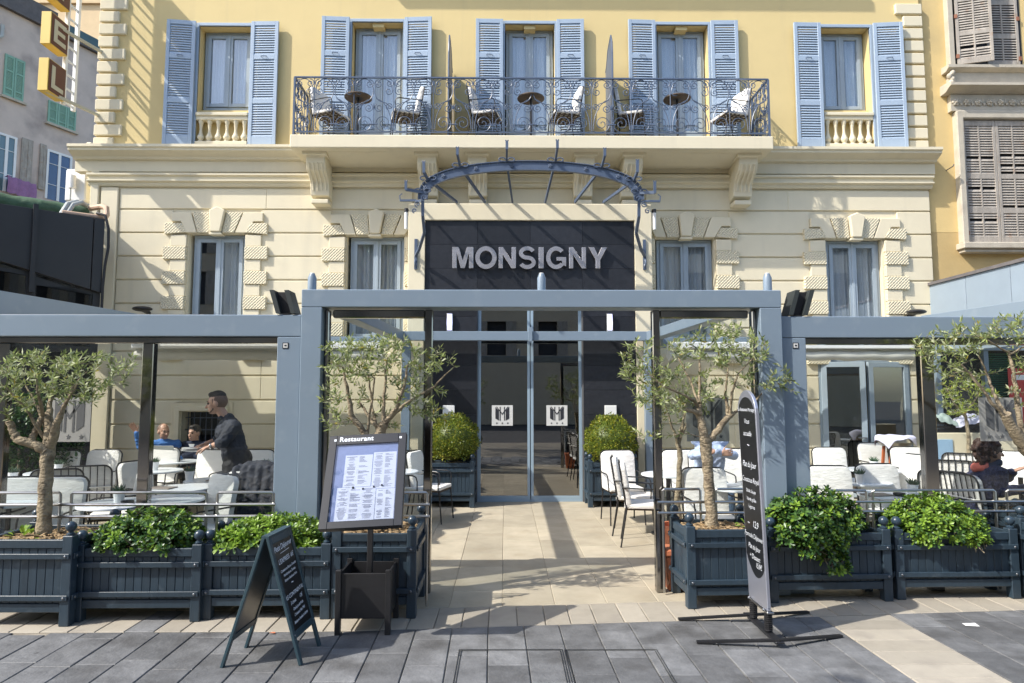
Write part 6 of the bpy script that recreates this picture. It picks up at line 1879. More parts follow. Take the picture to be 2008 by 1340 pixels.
def cpos(px, ytop):
    d = (EYE - CH_Z) * F / (ytop - 775); return FX(px, d, 900), d - .26
first = [True]
def chair(px, yt, rot, label, Y=None, group=GC, z=0.0):
    if Y is None: x, y = cpos(px, yt)
    else: x, y = FX(px, Y, 900), Y
    if first[0]:
        first[0] = False; ch0.location = (x, y, z); ch0.rotation_euler = (0, 0, R(rot)); ch0['label'] = label; return ch0
    return dup(ch0, km, (x, y, z), R(rot), label, group)
chair(1214, 886, 6, 'white cushioned chair facing the street right of the walkway, in front of the clipped ball')
chair(1244, 900, 78, 'barred back white chair right of the walkway, farther from the street of the two', Y=8.35)
chair(1262, 905, 80, 'barred back white chair right of the walkway, nearer the street of the two', Y=7.75)
chair(1332, 885, 4, 'white chair facing the street behind the slender young olive trunk')
chair(1381, 921, 3, 'white chair facing the street right behind the trunk of the forked olive tree')
chair(1640, 873, -4, 'white back row chair nearest the right pergola column, facing the street', Y=9.55)
chair(1711, 871, 3, 'white back row chair behind the table with a potted plant and black ashtray')
chair(1797, 867, -3, 'white chair in the back row in front of the linen covered tray stand', Y=9.6)
chair(1643, 914, -3, 'white chair facing the street just behind the spilling shrub', Y=7.0)
chair(1745, 910, 3, 'white chair half in shade behind the front table of the right terrace', Y=7.2)
chair(1772, 891, -70, 'white chair turned left beside the back table on the right terrace', Y=8.5)
chair(1594, 880, 95, 'white chair cut by the right pergola column with its barred back showing', Y=8.7)
chair(1862, 893, 150, 'white chair with its back to the street just right of the dark right hand post', Y=8.1)
chair(1893, 882, 140, 'white chair with a barred back standing behind the woman in the flecked cardigan', Y=9.0)
chair(1866, 915, 130, 'white chair with a barred back pushed up beside the woman in the flecked cardigan', Y=6.95)
chair(1984, 870, -25, 'white chair across the table from the woman in the flecked cardigan', Y=8.9)
chair(1440, 872, -10, 'white chair beside the man with folded arms, behind the chalk totem', Y=9.3)
chair(126, 885, 2, 'white chair in the back row behind the trunk of the left olive tree')
chair(204, 884, -3, 'white chair in the back row between the left olive tree and the polished post')
chair(321, 880, 2, 'white chair in front of the man in the blue shirt')
chair(412, 884, -12, 'white chair in front of the man in the navy pullover, beside the waiter')
chair(503, 884, -5, 'white chair with loosely hanging canvas in the back row right of the waiter')
chair(178, 908, 205, 'white chair with its barred back turned to the street, left of the polished post', Y=7.6)
chair(128, 918, 200, 'white chair with its barred back partly hidden by the left olive trunk', Y=7.3)
chair(232, 915, -70, 'white chair turned sideways at the table left of the polished post', Y=7.2)
chair(91, 942, 4, 'large white chair nearest the street behind the left olive tree', Y=6.15)
chair(4, 947, 8, 'white chair cut by the left edge of the picture', Y=6.1)
chair(300, 905, 75, 'white chair mostly hidden by the polished post on the left terrace', Y=7.8)
chair(393, 938, -38, 'sunlit white chair nearest the street in front of the waiter', Y=6.35)
jch = chair(486, 925, 12, 'white chair under the dark jacket beside the waiter', Y=6.7)
chair(818, 884, 60, 'white chair just left of the walkway, nearest the restaurant menu board', Y=9.05)
chair(846, 884, 75, 'white chair at the left edge of the walkway in front of the clipped ball', Y=9.2)
GB = 'white cushioned chairs on the balcony'
bz = BZ1
for px, yy, rot, lab in ((634, 10.72, 68, 'leftmost white chair on the balcony'), (786, 10.72, -74, 'white balcony chair right of the left table'),
                         (952, 10.72, 78, 'white balcony chair just right of the left metal divider'), (1110, 10.72, -80, 'white balcony chair right of the middle table'),
                         (1248, 10.72, 76, 'white balcony chair just right of the right metal divider'), (1448, 10.72, -74, 'rightmost white chair on the balcony')):
    chair(px, 0, rot, lab, Y=yy, group=GB, z=bz)
def make_table(label, group, r=.33, h=.73):
    t = thing('round_table', label, 'table', (0, 0, 0), 0, group)
    MB().lathe([(r - .006, h - .022), (r, h - .018), (r, h - .004), (r - .004, h)], n=40).build('tabletop', M['tabletop'], t, world=False)
    MB().lathe([(.028, .02), (.028, h - .03), (.11, h - .0225)], n=16).build('pedestal', M['black'], t, world=False)
    MB().lathe([(.22, 0), (.22, .008), (.05, .022), (.04, .03)], n=28).build('base', M['black'], t, world=False)
    return t
GT = 'round white topped terrace tables'
tb0 = make_table('x', GT); tkm = kmap(tb0); tfirst = [True]
def table(px, Y, label, group=GT, z=0.0, rot=0):
    x = FX(px, Y, 920)
    if tfirst[0]:
        tfirst[0] = False; tb0.location = (x, Y, z); tb0['label'] = label; return tb0
    return dup(tb0, tkm, (x, Y, z), R(rot), label, group)
def make_pot(label):
    t = thing('potted_plant', label, 'potted plant', (0, 0, 0), 0, 'small potted succulents on the tables')
    MB().lathe([(.038, 0), (.05, .095), (.053, .0955), (.053, .105), (.046, .105), (.045, .09)], n=22).build('pot', M['porcelain'], t, world=False)
    mb = MB(); rng = random.Random(2)
    for k in range(16):
        a = k * 2.4; e = .35 + .9 * k / 16
        d = Vector((math.cos(a) * math.cos(e), math.sin(a) * math.cos(e), math.sin(e)))
        mb.tube([Vector((0, 0, .09)), Vector((0, 0, .09)) + d * .045, Vector((0, 0, .095)) + d * .085], [.006, .008, .001], 5)
    mb.build('succulent', M['succ'], t, world=False)
    return t
pt0 = make_pot('x'); pkm = kmap(pt0); pfirst = [True]
def pot(px, Y, label, z=.7302):
    x = FX(px, Y, 920)
    if pfirst[0]:
        pfirst[0] = False; pt0.location = (x, Y, z); pt0['label'] = label; return
    dup(pt0, pkm, (x, Y, z), random.uniform(0, 6), label)
def ashtray(px, Y, label, z=.7302):
    x = FX(px, Y, 920)
    tag(MB().lathe([(.05, 0), (.055, .03), (.045, .03), (.04, .008)], (x, Y, z), 18).build('ashtray', M['blackmatt'], None, loc=(x, Y, z)), label, 'ashtray', 'black ashtrays on the tables')
def menu_card(px, Y, label, rot=0, z=.7302):
    x = FX(px, Y, 920); c = Vector((x, Y, z + .006)); a = R(rot)
    mb = MB(); mb.obox(c, Vector((math.cos(a), math.sin(a), 0)) * .13, Vector((-math.sin(a), math.cos(a), 0)) * .085, (0, 0, .005))
    tag(mb.build('menu_folder', M['cardm'], None, bevel=.003, loc=tuple(c)), label, 'menu folder', 'menu folders lying on the tables')
M['cardm'] = pm('grey_brown_leather', (0.20, 0.17, 0.15), 0.6, var=.1)
T = [('A', 108, 8.55, 'round white table in the back row behind the left olive trunk'), ('B', 305, 8.75, 'round white table before the man in the blue shirt'),
     ('C', 422, 7.75, 'round white table right in front of the waiter'), ('D', 352, 7.1, 'round white table in the shade right of the polished post'),
     ('E', 235, 6.12, 'round white table nearest the street beside the polished post'), ('F', 330, 6.35, 'round white table behind the dark green shrub'), ('G', 20, 6.2, 'round white table at the left edge behind the railing'), ('H', 30, 7.6, 'round white table at the far left in the shade'),
     ('I', 1712, 8.75, 'round white table in the back row of the right terrace'), ('J', 1752, 6.55, 'round table nearest the street on the right terrace'), ('K', 2000, 8.3, 'round white table at the right edge, farther of two'),
     ('L', 2012, 6.95, 'round white table at the right edge in front of the woman'), ('M', 1310, 8.3, 'round white table behind the right glass wing'), ('N', 1450, 7.1, 'round white table right behind the chalk totem'), ('O', 520, 8.5, 'round white table right of the waiter'), ('Q', 345, 9.95, 'round white table between the two seated men'), ('P', 770, 8.6, 'round white table left of the walkway behind the menu board')]
for k, px, Y, lab in T: table(px, Y, lab)
GBT = 'round balcony tables'
for px, lab in ((702, 'round dark table at the left end of the balcony'), (1041, 'round dark table in the middle of the balcony'), (1328, 'round dark table at the right end of the balcony')):
    t = table(px, 10.6, lab, GBT, z=bz); t.location.x = FX(px, 10.6, 220); t.scale = (.68, .68, 1)
    for c in kids(t):
        if c.name.startswith('tabletop'): c.data = c.data.copy(); c.data.materials[0] = M['weave']
for px, Y, lab in ((114, 8.5, 'small potted succulent on the back table behind the left olive trunk'), (303, 8.75, 'small potted succulent on the table before the man in the blue shirt'),
                   (372, 7.7, 'small potted succulent on the table in front of the waiter'), (236, 6.1, 'small potted succulent on the table nearest the street, left side'),
                   (26, 7.6, 'small potted succulent on the shady table at the far left'), (1714, 8.75, 'small potted succulent on the back table of the right terrace'),
                   (1686, 7.35, 'small potted succulent between the two large chairs of the right terrace'), (1788, 6.5, 'small potted succulent on the nearest table of the right terrace'), (522, 8.5, 'small potted succulent on the table right of the waiter')):
    pot(px, Y, lab)
table(1684, 7.55, 'small round table between the two large chairs of the right terrace')
for px, Y, lab in ((132, 8.45, 'black ashtray beside the succulent behind the left olive trunk'), (253, 6.05, 'black ashtray on the street side table by the polished post'), (1731, 8.7, 'black ashtray on the back table of the right terrace'), (1761, 6.45, 'black ashtray on the nearest table of the right terrace')):
    ashtray(px, Y, lab)
menu_card(432, 7.7, 'menu folder lying on the table in front of the waiter', 5); menu_card(318, 7.05, 'menu folder lying on the shady table by the polished post', -6); menu_card(1718, 6.5, 'menu folder lying on the nearest table of the right terrace', 10)

# ================================================================== PEOPLE
from mathutils import noise as mnoise
def blob(name, m, parent, mb, vox, smooth_it=3, fold=0.0):
    o = mb.build(name, m, parent, smooth=0)
    md = o.modifiers.new('r', 'REMESH'); md.mode = 'VOXEL'; md.voxel_size = vox
    s = o.modifiers.new('s', 'SMOOTH'); s.iterations = smooth_it; s.factor = .5
    bpy.context.view_layer.update()
    me = bpy.data.meshes.new_from_object(o.evaluated_get(bpy.context.evaluated_depsgraph_get()))
    o.modifiers.clear(); old = o.data; o.data = me; bpy.data.meshes.remove(old)
    if fold:
        me.update(); ns = [v.normal.copy() for v in me.vertices]
        for v, n_ in zip(me.vertices, ns):
            q = Vector((v.co.x * 9 + v.co.z * 5, v.co.y * 9, v.co.z * 13 - v.co.x * 4))
            a_ = 1 - abs(mnoise.noise(q)) * 2.4; b_ = 1 - abs(mnoise.noise(q * 2.1 + Vector((5, 3, 1)))) * 2.2
            v.co += n_ * fold * (a_ * .75 + b_ * .4 - .3)
    me.polygons.foreach_set('use_smooth', [True] * len(me.polygons)); me.update()
    return o
def limb(mb, pts, rs, n=10):
    for i in range(len(pts) - 1): mb.cone(pts[i], rs[i], pts[i + 1], rs[i + 1], n)
def head(mb, c, f, up, s=1.0):
    """c: centre of the skull, f: facing, up: crown direction"""
    f = Vector(f).normalized(); up = Vector(up); up = (up - f * up.dot(f)).normalized(); r = f.cross(up)
    def Pq(a, b, d): return Vector(c) + (f * a + r * b + up * d) * s
    def el_(p, ra, rb, rd):
        q = MB().ball((0, 0, 0), 1, 14, 10)
        mb.add([p + (f * (v[0] * ra) + r * (v[1] * rb) + up * (v[2] * rd)) * s for v in q.v], q.f)
    el_(Pq(-.012, 0, .012), .098, .076, .098)          # skull
    el_(Pq(.035, 0, -.045), .058, .060, .082)          # face
    el_(Pq(.052, 0, -.098), .034, .034, .026)          # chin
    el_(Pq(.012, 0, -.075), .058, .057, .045)          # jaw
    mb.cone(Pq(.088, 0, -.012), .010 * s, Pq(.112, 0, -.046), .0145 * s, 8)   # nose
    el_(Pq(.082, 0, .012), .014, .046, .011)           # brow
    el_(Pq(.084, 0, -.078), .013, .024, .010)          # lips
    for q in (-1, 1):
        el_(Pq(-.004, q * .078, -.022), .020, .009, .031)     # ear
        el_(Pq(.055, q * .040, -.038), .025, .018, .02)
    return Pq
def face_bits(parent, Pq, s=1.0, brows=True):
    for q in (-1, 1):
        MB().ball(Pq(.081, q * .031, -.008), .0105 * s, 10, 8).build('eye', M['eye'], parent)
        if brows: MB().tube([Pq(.092, q * .014, .014), Pq(.093, q * .032, .019), Pq(.082, q * .048, .012)], .003 * s, 6).build('eyebrow', M['hairdark'], parent)
    MB().tube([Pq(.088, -.022, -.076), Pq(.0975, 0, -.075), Pq(.088, .022, -.076)], .0035 * s, 6).build('mouth', M['lip'], parent)
M['eye'] = pm('dark_eye', (0.03, 0.025, 0.02), 0.2); M['lip'] = pm('lip', (0.30, 0.12, 0.10), 0.5)
def hair_ell(parent, Pq, m, parts, vox=.006, name='hair'):
    """parts: (forward, side, up) centre and radii; the lower front sinks into the head, which leaves a natural hairline"""
    f = Pq(1, 0, 0) - Pq(0, 0, 0); r = Pq(0, 1, 0) - Pq(0, 0, 0); u = Pq(0, 0, 1) - Pq(0, 0, 0)
    mb = MB()
    for (a, b, d), (ra, rb, rd) in parts:
        q = MB().ball((0, 0, 0), 1, 18, 12); c = Pq(a, b, d)
        mb.add([c + f * (v[0] * ra) + r * (v[1] * rb) + u * (v[2] * rd) for v in q.v], q.f)
    return blob(name, m, parent, mb, vox, 1)
SHORT = [((-.020, 0, .024), (.1005, .0795, .0985))]
def hand(mb, w, fdir, pdir, s=1.0, curl=.35, spread=.12):
    """w: wrist, fdir: along the hand, pdir: palm normal; thumb on the side fdir x pdir"""
    f = Vector(fdir).normalized(); p = Vector(pdir); p = (p - f * p.dot(f)).normalized(); r = f.cross(p)
    w = Vector(w)
    for k in (-1, -.33, .33, 1):
        mb.cone(w + f * .01 + r * k * .018 * s, .014 * s, w + f * .085 * s + r * k * .032 * s, .0125 * s, 8)
    for k, L in ((-1, .062), (-.33, .078), (.33, .084), (1, .074)):
        b = w + f * .088 * s + r * k * .033 * s
        d1 = (f + r * k * spread + p * curl * .5).normalized(); d2 = (f + r * k * spread + p * curl * 1.6).normalized()
        m1 = b + d1 * L * .5 * s
        mb.cone(b, .0098 * s, m1, .009 * s, 7); mb.cone(m1, .009 * s, m1 + d2 * L * .5 * s, .0078 * s, 7)
    b = w + f * .03 * s + r * .03 * s
    m1 = b + (f * .6 + r * .8 + p * .3).normalized() * .045 * s
    mb.cone(b, .014 * s, m1, .011 * s, 7); mb.cone(m1, .011 * s, m1 + (f * .9 + r * .3 + p * .5).normalized() * .035 * s, .009 * s, 7)
V = Vector
def shoe(mb, ank, d, s=1.0):
    ank = V(ank); d = V(d).normalized()
    mb.cone(V((ank.x, ank.y, .045)) - d * .04, .042, V((ank.x, ank.y, .035)) + d * .15, .034, 10)
    mb.cone(ank, .045, V((ank.x, ank.y, .05)), .046, 10)

# --- waiter, standing, leaning to the left over the table, seen from the side
wb = V((FX(455, 7.25, 900), 7.28, 0))
waiter = thing('person', 'waiter in black shirt and trousers leaning forward with plates in his hands', 'person', wb)
wx = lambda px, py, dy=0.0: at(px, py, 7.28 + dy)
hd = wx(425, 789, -.02)
Fv = V((-.93, -.16, -.10)); Uv = V((-.12, 0, 1))
nb = wx(447, 826, 0)            # base of the neck
sh_n, sh_f = wx(459, 838, -.15), wx(452, 836, .17)
hip = wx(462, 895, 0); hipz = hip.z
el_n, el_f = wx(436, 868, -.24), wx(430, 862, .20)
wr_n, wr_f = wx(412, 876, -.20), wx(404, 871, .10)
hn, hf = V((FX(455, 7.16, 1085), 7.17, 0)), V((FX(462, 7.42, 1085), 7.42, 0))
kn, kf = V((FX(452, 7.16, 985), 7.16, .50)), V((FX(456, 7.42, 985), 7.42, .50))
mb = MB(); Pq = head(mb, hd, Fv, Uv, 1.0)
limb(mb, [nb, V(hd) + V((.02, 0, -.06))], [.058, .052])
limb(mb, [nb + V((.01, 0, -.08)), hip + V((0, 0, .05))], [.075, .10])
limb(mb, [nb + V((.01, 0, -.06)), sh_n, el_n, wr_n], [.04, .045, .040, .027]); limb(mb, [nb + V((.01, 0, -.06)), sh_f, el_f, wr_f], [.04, .045, .040, .027])
for h_, k_, a_ in ((hip + V((0, -.09, -.03)), kn, hn), (hip + V((0, .09, -.03)), kf, hf)): limb(mb, [hip, h_, k_, a_ + V((0, 0, .09))], [.09, .08, .055, .04])
hand(mb, wr_n, wx(384, 884, -.17) - wr_n, (0, .25, -1), 1.0, .5); hand(mb, wr_f, wx(378, 880, .06) - wr_f, (0, -.25, -1), 1.0, .35)
body = blob('body', M['skin'], waiter, mb, .0068)
face_bits(waiter, Pq)
hair_ell(waiter, Pq, M['stubble'], [((-.019, 0, .012), (.0985, .0775, .0955))], name='shaved_hair')
hair_ell(waiter, Pq, M['hairdark'], [((-.016, 0, .058), (.090, .066, .070)), ((.035, 0, .088), (.045, .052, .030))])
mb = MB()
for k in range(40):
    u = k / 39; q = -1 + 2 * u
    mb.ball(Pq(.05 + .03 * (1 - q * q), q * .043, -.090 - .018 * (1 - q * q)), .010, 6, 4)
    mb.ball(Pq(.03 + .03 * (1 - q * q), q * .055, -.07 - .03 * (1 - q * q)), .011, 6, 4)
blob('beard', M['stubble'], waiter, mb, .006, 2)
mb = MB()
chest = nb.lerp(hip, .30) + V((-.015, 0, 0)); belly = nb.lerp(hip, .68) + V((0, 0, 0))
limb(mb, [nb + V((.0, 0, .01)), nb + V((.012, 0, -.05)), chest, belly, hip + V((.0, 0, .01))], [.074, .105, .138, .128, .135], 14)
limb(mb, [chest + V((0, -.09, 0)), belly + V((0, -.06, 0)), hip + V((0, -.05, .0))], [.10, .10, .11]); limb(mb, [chest + V((0, .09, 0)), belly + V((0, .06, 0)), hip + V((0, .05, .0))], [.10, .10, .11])
limb(mb, [nb + V((.02, -.04, -.03)), sh_n, sh_n.lerp(el_n, .55), el_n, el_n.lerp(wr_n, .16)], [.075, .075, .068, .062, .054]); limb(mb, [nb + V((.02, .04, -.03)), sh_f, sh_f.lerp(el_f, .55), el_f, el_f.lerp(wr_f, .16)], [.075, .075, .068, .062, .054])
for p in (el_n.lerp(wr_n, .15), el_f.lerp(wr_f, .15)): mb.ball(p, .058, 10, 8)
mb.tube([nb + V((-.055 + .02 * math.cos(t), .06 * math.sin(t), .035)) for t in [2 * PI * k / 10 for k in range(11)]], .022, 8)
blob('shirt', M['shirtblack'], waiter, mb, .008, fold=.011)
mb = MB()
for h_, k_, a_ in ((hip + V((0, -.085, -.02)), kn, hn), (hip + V((0, .085, -.02)), kf, hf)):
    limb(mb, [hip + V((.015, 0, -.0)), h_ + V((.02, 0, -.06)), k_, a_ + V((0, 0, .1))], [.135, .118, .08, .07], 12)
limb(mb, [hip + V((.03, -.07, -.03)), hip + V((.03, .07, -.03))], [.12, .12])
blob('trousers', M['trousers'], waiter, mb, .010, fold=.009)
mb = MB(); shoe(mb, hn + V((0, 0, .09)), (-1, -.1, 0)); shoe(mb, hf + V((0, 0, .09)), (-1, .1, 0)); blob('shoes', M['blackmatt'], waiter, mb, .009)
d = (wx(384, 884, -.17) - wr_n).normalized()
wt = MB(); c = wr_n - d * .02; o1 = d.orthogonal().normalized(); o2 = d.cross(o1)
wt.tube([c + (o1 * math.cos(t) + o2 * math.sin(t)) * .034 for t in [2 * PI * k / 16 for k in range(17)]], .008, 6); wt.ball(c + V((0, -.036, .004)), .017, 10, 6, (1, .5, 1))
tag(wt.build('wrist_watch', M['steel'], None, loc=tuple(c)), 'steel wrist watch on the waiter with the plates', 'watch')
pc = wx(379, 884, -.05)
pls = MB()
for k in range(3): pls.lathe([(.05, .0 + .012 * k), (.115, .014 + .012 * k), (.118, .018 + .012 * k), (.06, .007 + .012 * k)], pc + V((.0, 0, -.01)), 24)
tag(pls.build('plates', M['porcelain'], None, loc=tuple(pc)), 'small stack of plates in the hands of the waiter', 'plates')

def seated(name, label, pos, face, headc, skinhead, shirt, legs, arms, hairfn, neckw=.055, lean=V((0, 0, 0)), s=1.0, collar=None, shirtname='shirt'):
    """pos: seat point on the ground; face: facing; arms: list of (elbow, wrist, hand direction, palm)"""
    t = thing('person', label, 'person', pos)
    f = V(face).normalized(); r = f.cross(V((0, 0, 1))).normalized()
    hip = V(pos) + V((0, 0, .54)); hdc = V(headc)
    nb_ = hdc - V((0, 0, .165)) - f * .035
    sh = [nb_ - r * .18 + V((0, 0, -.045)), nb_ + r * .18 + V((0, 0, -.045))]
    mb = MB(); Pq_ = head(mb, hdc, skinhead, (0, 0, 1), s)
    limb(mb, [nb_ + V((0, 0, -.04)), hdc - f * .02 + V((0, 0, -.06))], [.06, .053]); limb(mb, [nb_ + V((0, 0, -.08)), hip], [.075, .10])
    kn_, an_ = [], []
    for q in (-1, 1):
        hp = hip + r * q * .09; k = hip + r * q * .12 + f * .43 + V((0, 0, -.03)); a = V((k.x, k.y, .09)) + f * .04
        kn_.append(k); an_.append(a); limb(mb, [hp, k, a], [.075, .052, .04])
    for (e, w, hdv, pv), s0 in zip(arms, sh):
        limb(mb, [nb_ + V((0, 0, -.05)), s0, V(e), V(w)], [.05, .05, .04, .027])
        if hdv is not None: hand(mb, w, hdv, pv, 1.0, .35)
    blob('body', M['skin'], t, mb, .0072)
    face_bits(t, Pq_, s)
    if hairfn: hairfn(t, Pq_)
    mb = MB(); ch_ = nb_.lerp(hip, .35) + f * .02; be = nb_.lerp(hip, .75) + f * .02
    for q in (-1, 0, 1):
        limb(mb, [nb_ + V((0, 0, -.03)) + r * q * .03, nb_ + r * q * .09 + V((0, 0, -.06)), ch_ + r * q * .085, be + r * q * .075, hip + r * q * .07], [.072, .088, .118, .115, .13], 12)
    for (e, w, hdv, pv), s0 in zip(arms, sh): limb(mb, [nb_ + V((0, 0, -.06)), s0, V(e), V(e).lerp(V(w), .92)], [.07, .072, .057, .042])
    mb.tube([nb_ + f * (.005 + .055 * math.cos(q)) + r * .06 * math.sin(q) + V((0, 0, .02)) for q in [2 * PI * k / 12 for k in range(13)]], .02, 8)
    blob(shirtname, M[shirt], t, mb, .009, fold=.010)
    mb = MB()
    for q, k, a in zip((-1, 1), kn_, an_): limb(mb, [hip + r * q * .07, hip + r * q * .09 + f * .12, k, a], [.115, .1, .072, .055])
    blob('trousers', M[legs], t, mb, .0105, fold=.008)
    mb = MB()
    for a in an_: shoe(mb, a, f)
    blob('shoes', M['blackmatt'], t, mb, .01)
    return t, Pq_, nb_, f, r
# man in the blue shirt: looks right, arm thrown out to the left
hc = at(321, 845, 10.25)
p = V((hc.x + .02, 10.35, 0))
seated('person', 'man in blue shirt sitting with one arm raised to the left', p, (.25, -1, 0), hc, (.72, -.6, -.05), 'shirtblue', 'jeans',
       [(at(276, 876, 10.1), at(268, 848, 10.0), at(258, 832, 9.97) - at(268, 848, 10.0), (0, -1, .2)), (hc + V((.30, -.12, -.42)), hc + V((.16, -.36, -.46)), V((-.5, -.7, 0)), V((0, 0, -1)))],
       lambda t, Pq_: hair_ell(t, Pq_, M['stubble'], [((-.020, 0, .014), (.099, .0775, .0965))]))
hc = at(381, 848, 10.4)
p = V((hc.x, 10.5, 0))
nav = seated('person', 'man in navy pullover sitting at the wall behind the waiter', p, (-.12, -1, 0), hc, (-.25, -1, -.05), 'navy', 'trousers',
       [(hc + V((-.26, -.1, -.44)), hc + V((-.12, -.34, -.5)), V((.5, -.7, 0)), V((0, 0, -1))), (hc + V((.27, -.1, -.44)), hc + V((.12, -.34, -.5)), V((-.5, -.7, 0)), V((0, 0, -1)))],
       lambda t, Pq_: hair_ell(t, Pq_, M['hairdark'], SHORT + [((.03, 0, .085), (.05, .055, .03))]))
t_, Pq_, nb_, f_, r_ = nav
mb = MB(); mb.prism([(-.045, .0), (.045, .0), (0, -.11)], 0, .012); mb.v = [(nb_.x + x, nb_.y - .125 + y - z * .12, nb_.z - .01 + z) for x, y, z in mb.v]
mb.build('undershirt', M['whitepaint'], t_)
# man with folded arms
hc = at(1393, 832, 8.75); p = V((hc.x, 8.9, 0))
fa = [(hc + V((-.27, -.08, -.40)), hc + V((.05, -.26, -.36)), V((1, 0, .1)), V((0, 1, 0))), (hc + V((.27, -.08, -.40)), hc + V((-.05, -.29, -.33)), V((-1, 0, .1)), V((0, 1, 0)))]
seated('person', 'man in pale blue shirt with folded arms behind the forked olive tree', p, (0, -1, 0), hc, (.1, -1, -.05), 'paleblue', 'jeans', fa,
       lambda t, Pq_: hair_ell(t, Pq_, M['hairdark'], SHORT))
# woman in the flecked cardigan, in profile to the right
hc = at(1942, 882, 6.55); p = V((hc.x - .22, 6.6, 0))
def curls(t, Pq_):
    rng = random.Random(4)
    parts = [((-.022, 0, .022), (.108, .092, .106))]
    for k in range(170):
        v = rv(rng)
        if (v.x > .30 and v.z < .45) or v.z < -.95: continue
        q = rng.uniform(.012, .022); parts.append(((-.03 + v.x * .115, v.y * .105, .0 + v.z * .118), (q, q, q)))
    for k in range(70):
        q = rng.uniform(.012, .022); parts.append(((-.055 + rng.uniform(-.06, .02), rng.uniform(-.09, .09), -.10 + rng.uniform(-.06, .05)), (q, q, q)))
    hair_ell(t, Pq_, M['hairbrown'], parts, vox=.0055)
wm = seated('person', 'woman with curly auburn hair and flecked navy cardigan in profile at the right edge', p, (1, -.12, 0), hc, (.97, -.22, -.08), 'cardigan', 'trousers',
       [(at(1975, 935, 6.85), at(1985, 925, 6.75), V((.5, -.2, .25)), V((0, 0, -1))), (at(1962, 965, 6.32), at(2010, 958, 6.30), V((1, .1, 0)), V((0, 0, -1)))], curls, shirtname='cardigan')
t_, Pq_, nb_, f_, r_ = wm
mb = MB(); limb(mb, [nb_ + V((-.06, -.05, -.0)), nb_ + V((-.085, .04, -.015))], [.05, .05]); blob('top', M['coral'], t_, mb, .009)
mb = MB(); mb.tube([nb_ + V((.01 + .085 * math.cos(q), .085 * math.sin(q), .02 + .03 * math.cos(q))) for q in [2 * PI * k / 14 for k in range(15)]], .036, 8); blob('scarf', M['navy'], t_, mb, .009)
chair(1925, 0, 97, 'white chair the woman in the flecked cardigan sits on', Y=6.62)
chair(1395, 0, 0, 'white chair the man with folded arms sits on', Y=8.95)
chair(316, 0, 8, 'white chair the man in the blue shirt sits on', Y=10.42)
chair(381, 0, -4, 'white chair the man in the navy pullover sits on', Y=10.56)
# laptop of the man in the blue shirt
lp = at(325, 874, 9.9); lt = thing('laptop', 'open silver laptop in front of the man in the blue shirt', 'laptop', (lp.x, 9.9, .731))
MB().box(lp.x - .17, lp.x + .17, 9.85, 10.08, .731, .745).build('keyboard', M['steel'], lt, bevel=.003)
MB().obox((lp.x, 9.82, .745 + .11), (.17, 0, 0), (0, .004, 0), V((0, -.035, .11))).build('screen', M['hose'], lt, bevel=.003)
# dark jacket hung over the chair
jx, jy = jch.location.x, jch.location.y
random.seed(17)
mb = MB()
limb(mb, [(jx - .24, jy + .30, .86), (jx - .08, jy + .30, .96), (jx + .1, jy + .30, .96), (jx + .25, jy + .29, .87)], [.055, .06, .06, .055])
for q in (-.2, -.12, -.04, .04, .12, .2): limb(mb, [(jx + q, jy + .24, .93), (jx + q * 1.12 + random.uniform(-.02, .02), jy + .16, .70), (jx + q * 1.2, jy + .12, .48), (jx + q * 1.25, jy + .10, .40)], [.05, .06, .065, .05])
for q in (-.2, -.1, 0, .1, .2): limb(mb, [(jx + q, jy + .34, .93), (jx + q * 1.1 + random.uniform(-.02, .02), jy + .36, .62), (jx + q * 1.1, jy + .36, .36)], [.05, .055, .05])
limb(mb, [(jx - .25, jy + .27, .87), (jx - .33, jy + .2, .66), (jx - .34, jy + .14, .40), (jx - .36, jy + .10, .27)], [.06, .06, .052, .045])
limb(mb, [(jx + .26, jy + .27, .87), (jx + .32, jy + .18, .64), (jx + .30, jy + .05, .45)], [.06, .06, .05])
jk = thing('jacket', 'dark blue grey jacket hung over the chair beside the waiter', 'jacket', (jx, jy + .2, .4))
blob('cloth', M['shirtblack'], jk, mb, .012, 4, fold=.014)

# ================================================================== BACK OF THE RIGHT TERRACE
lw = thing('low_wall', 'low cream wall with a blue panel at the back of the right terrace', 'wall', (FX(1900, 9.7, 850), 9.7, 0))
wx0, wx1 = FX(1837, 9.7, 850), FX(2050, 9.7, 850); wz = FZ(849, 9.7, 1880)
MB().box(wx0, wx1, 9.7, 9.95, 0, wz).build('wall', M['cream'], lw, bevel=.01)
MB().box(wx0 - .02, wx0 + .2, 9.05, 9.699, 0, wz - .001).build('wall_end', M['cream'], lw, bevel=.01) if False else None
MB().box(FX(1838, 9.7, 900), FX(1861, 9.7, 900) + .06, 9.685, 9.699, .2, FZ(862, 9.7, 1850)).build('panel', M['bluebox'], lw, bevel=.003)
bk = thing('bread_crate', 'black crate under white linen on the low cream wall', 'crate', (FX(1872, 9.8, 840), 9.82, wz + .001))
bx = bk.location.x
mb = MB()
for (a, b, c, e) in ((-.36, .36, -.11, -.10), (-.36, .36, .10, .11), (-.36, -.35, -.0999, .0999), (.35, .36, -.0999, .0999)):
    for k in range(3): mb.box(bx + a, bx + b, 9.82 + c, 9.82 + e, wz + .004 + k * .055, wz + .045 + k * .055)
mb.box(bx - .36, bx + .36, 9.72, 9.92, wz + .001, wz + .003); mb.build('basket', M['black'], bk, smooth=0)
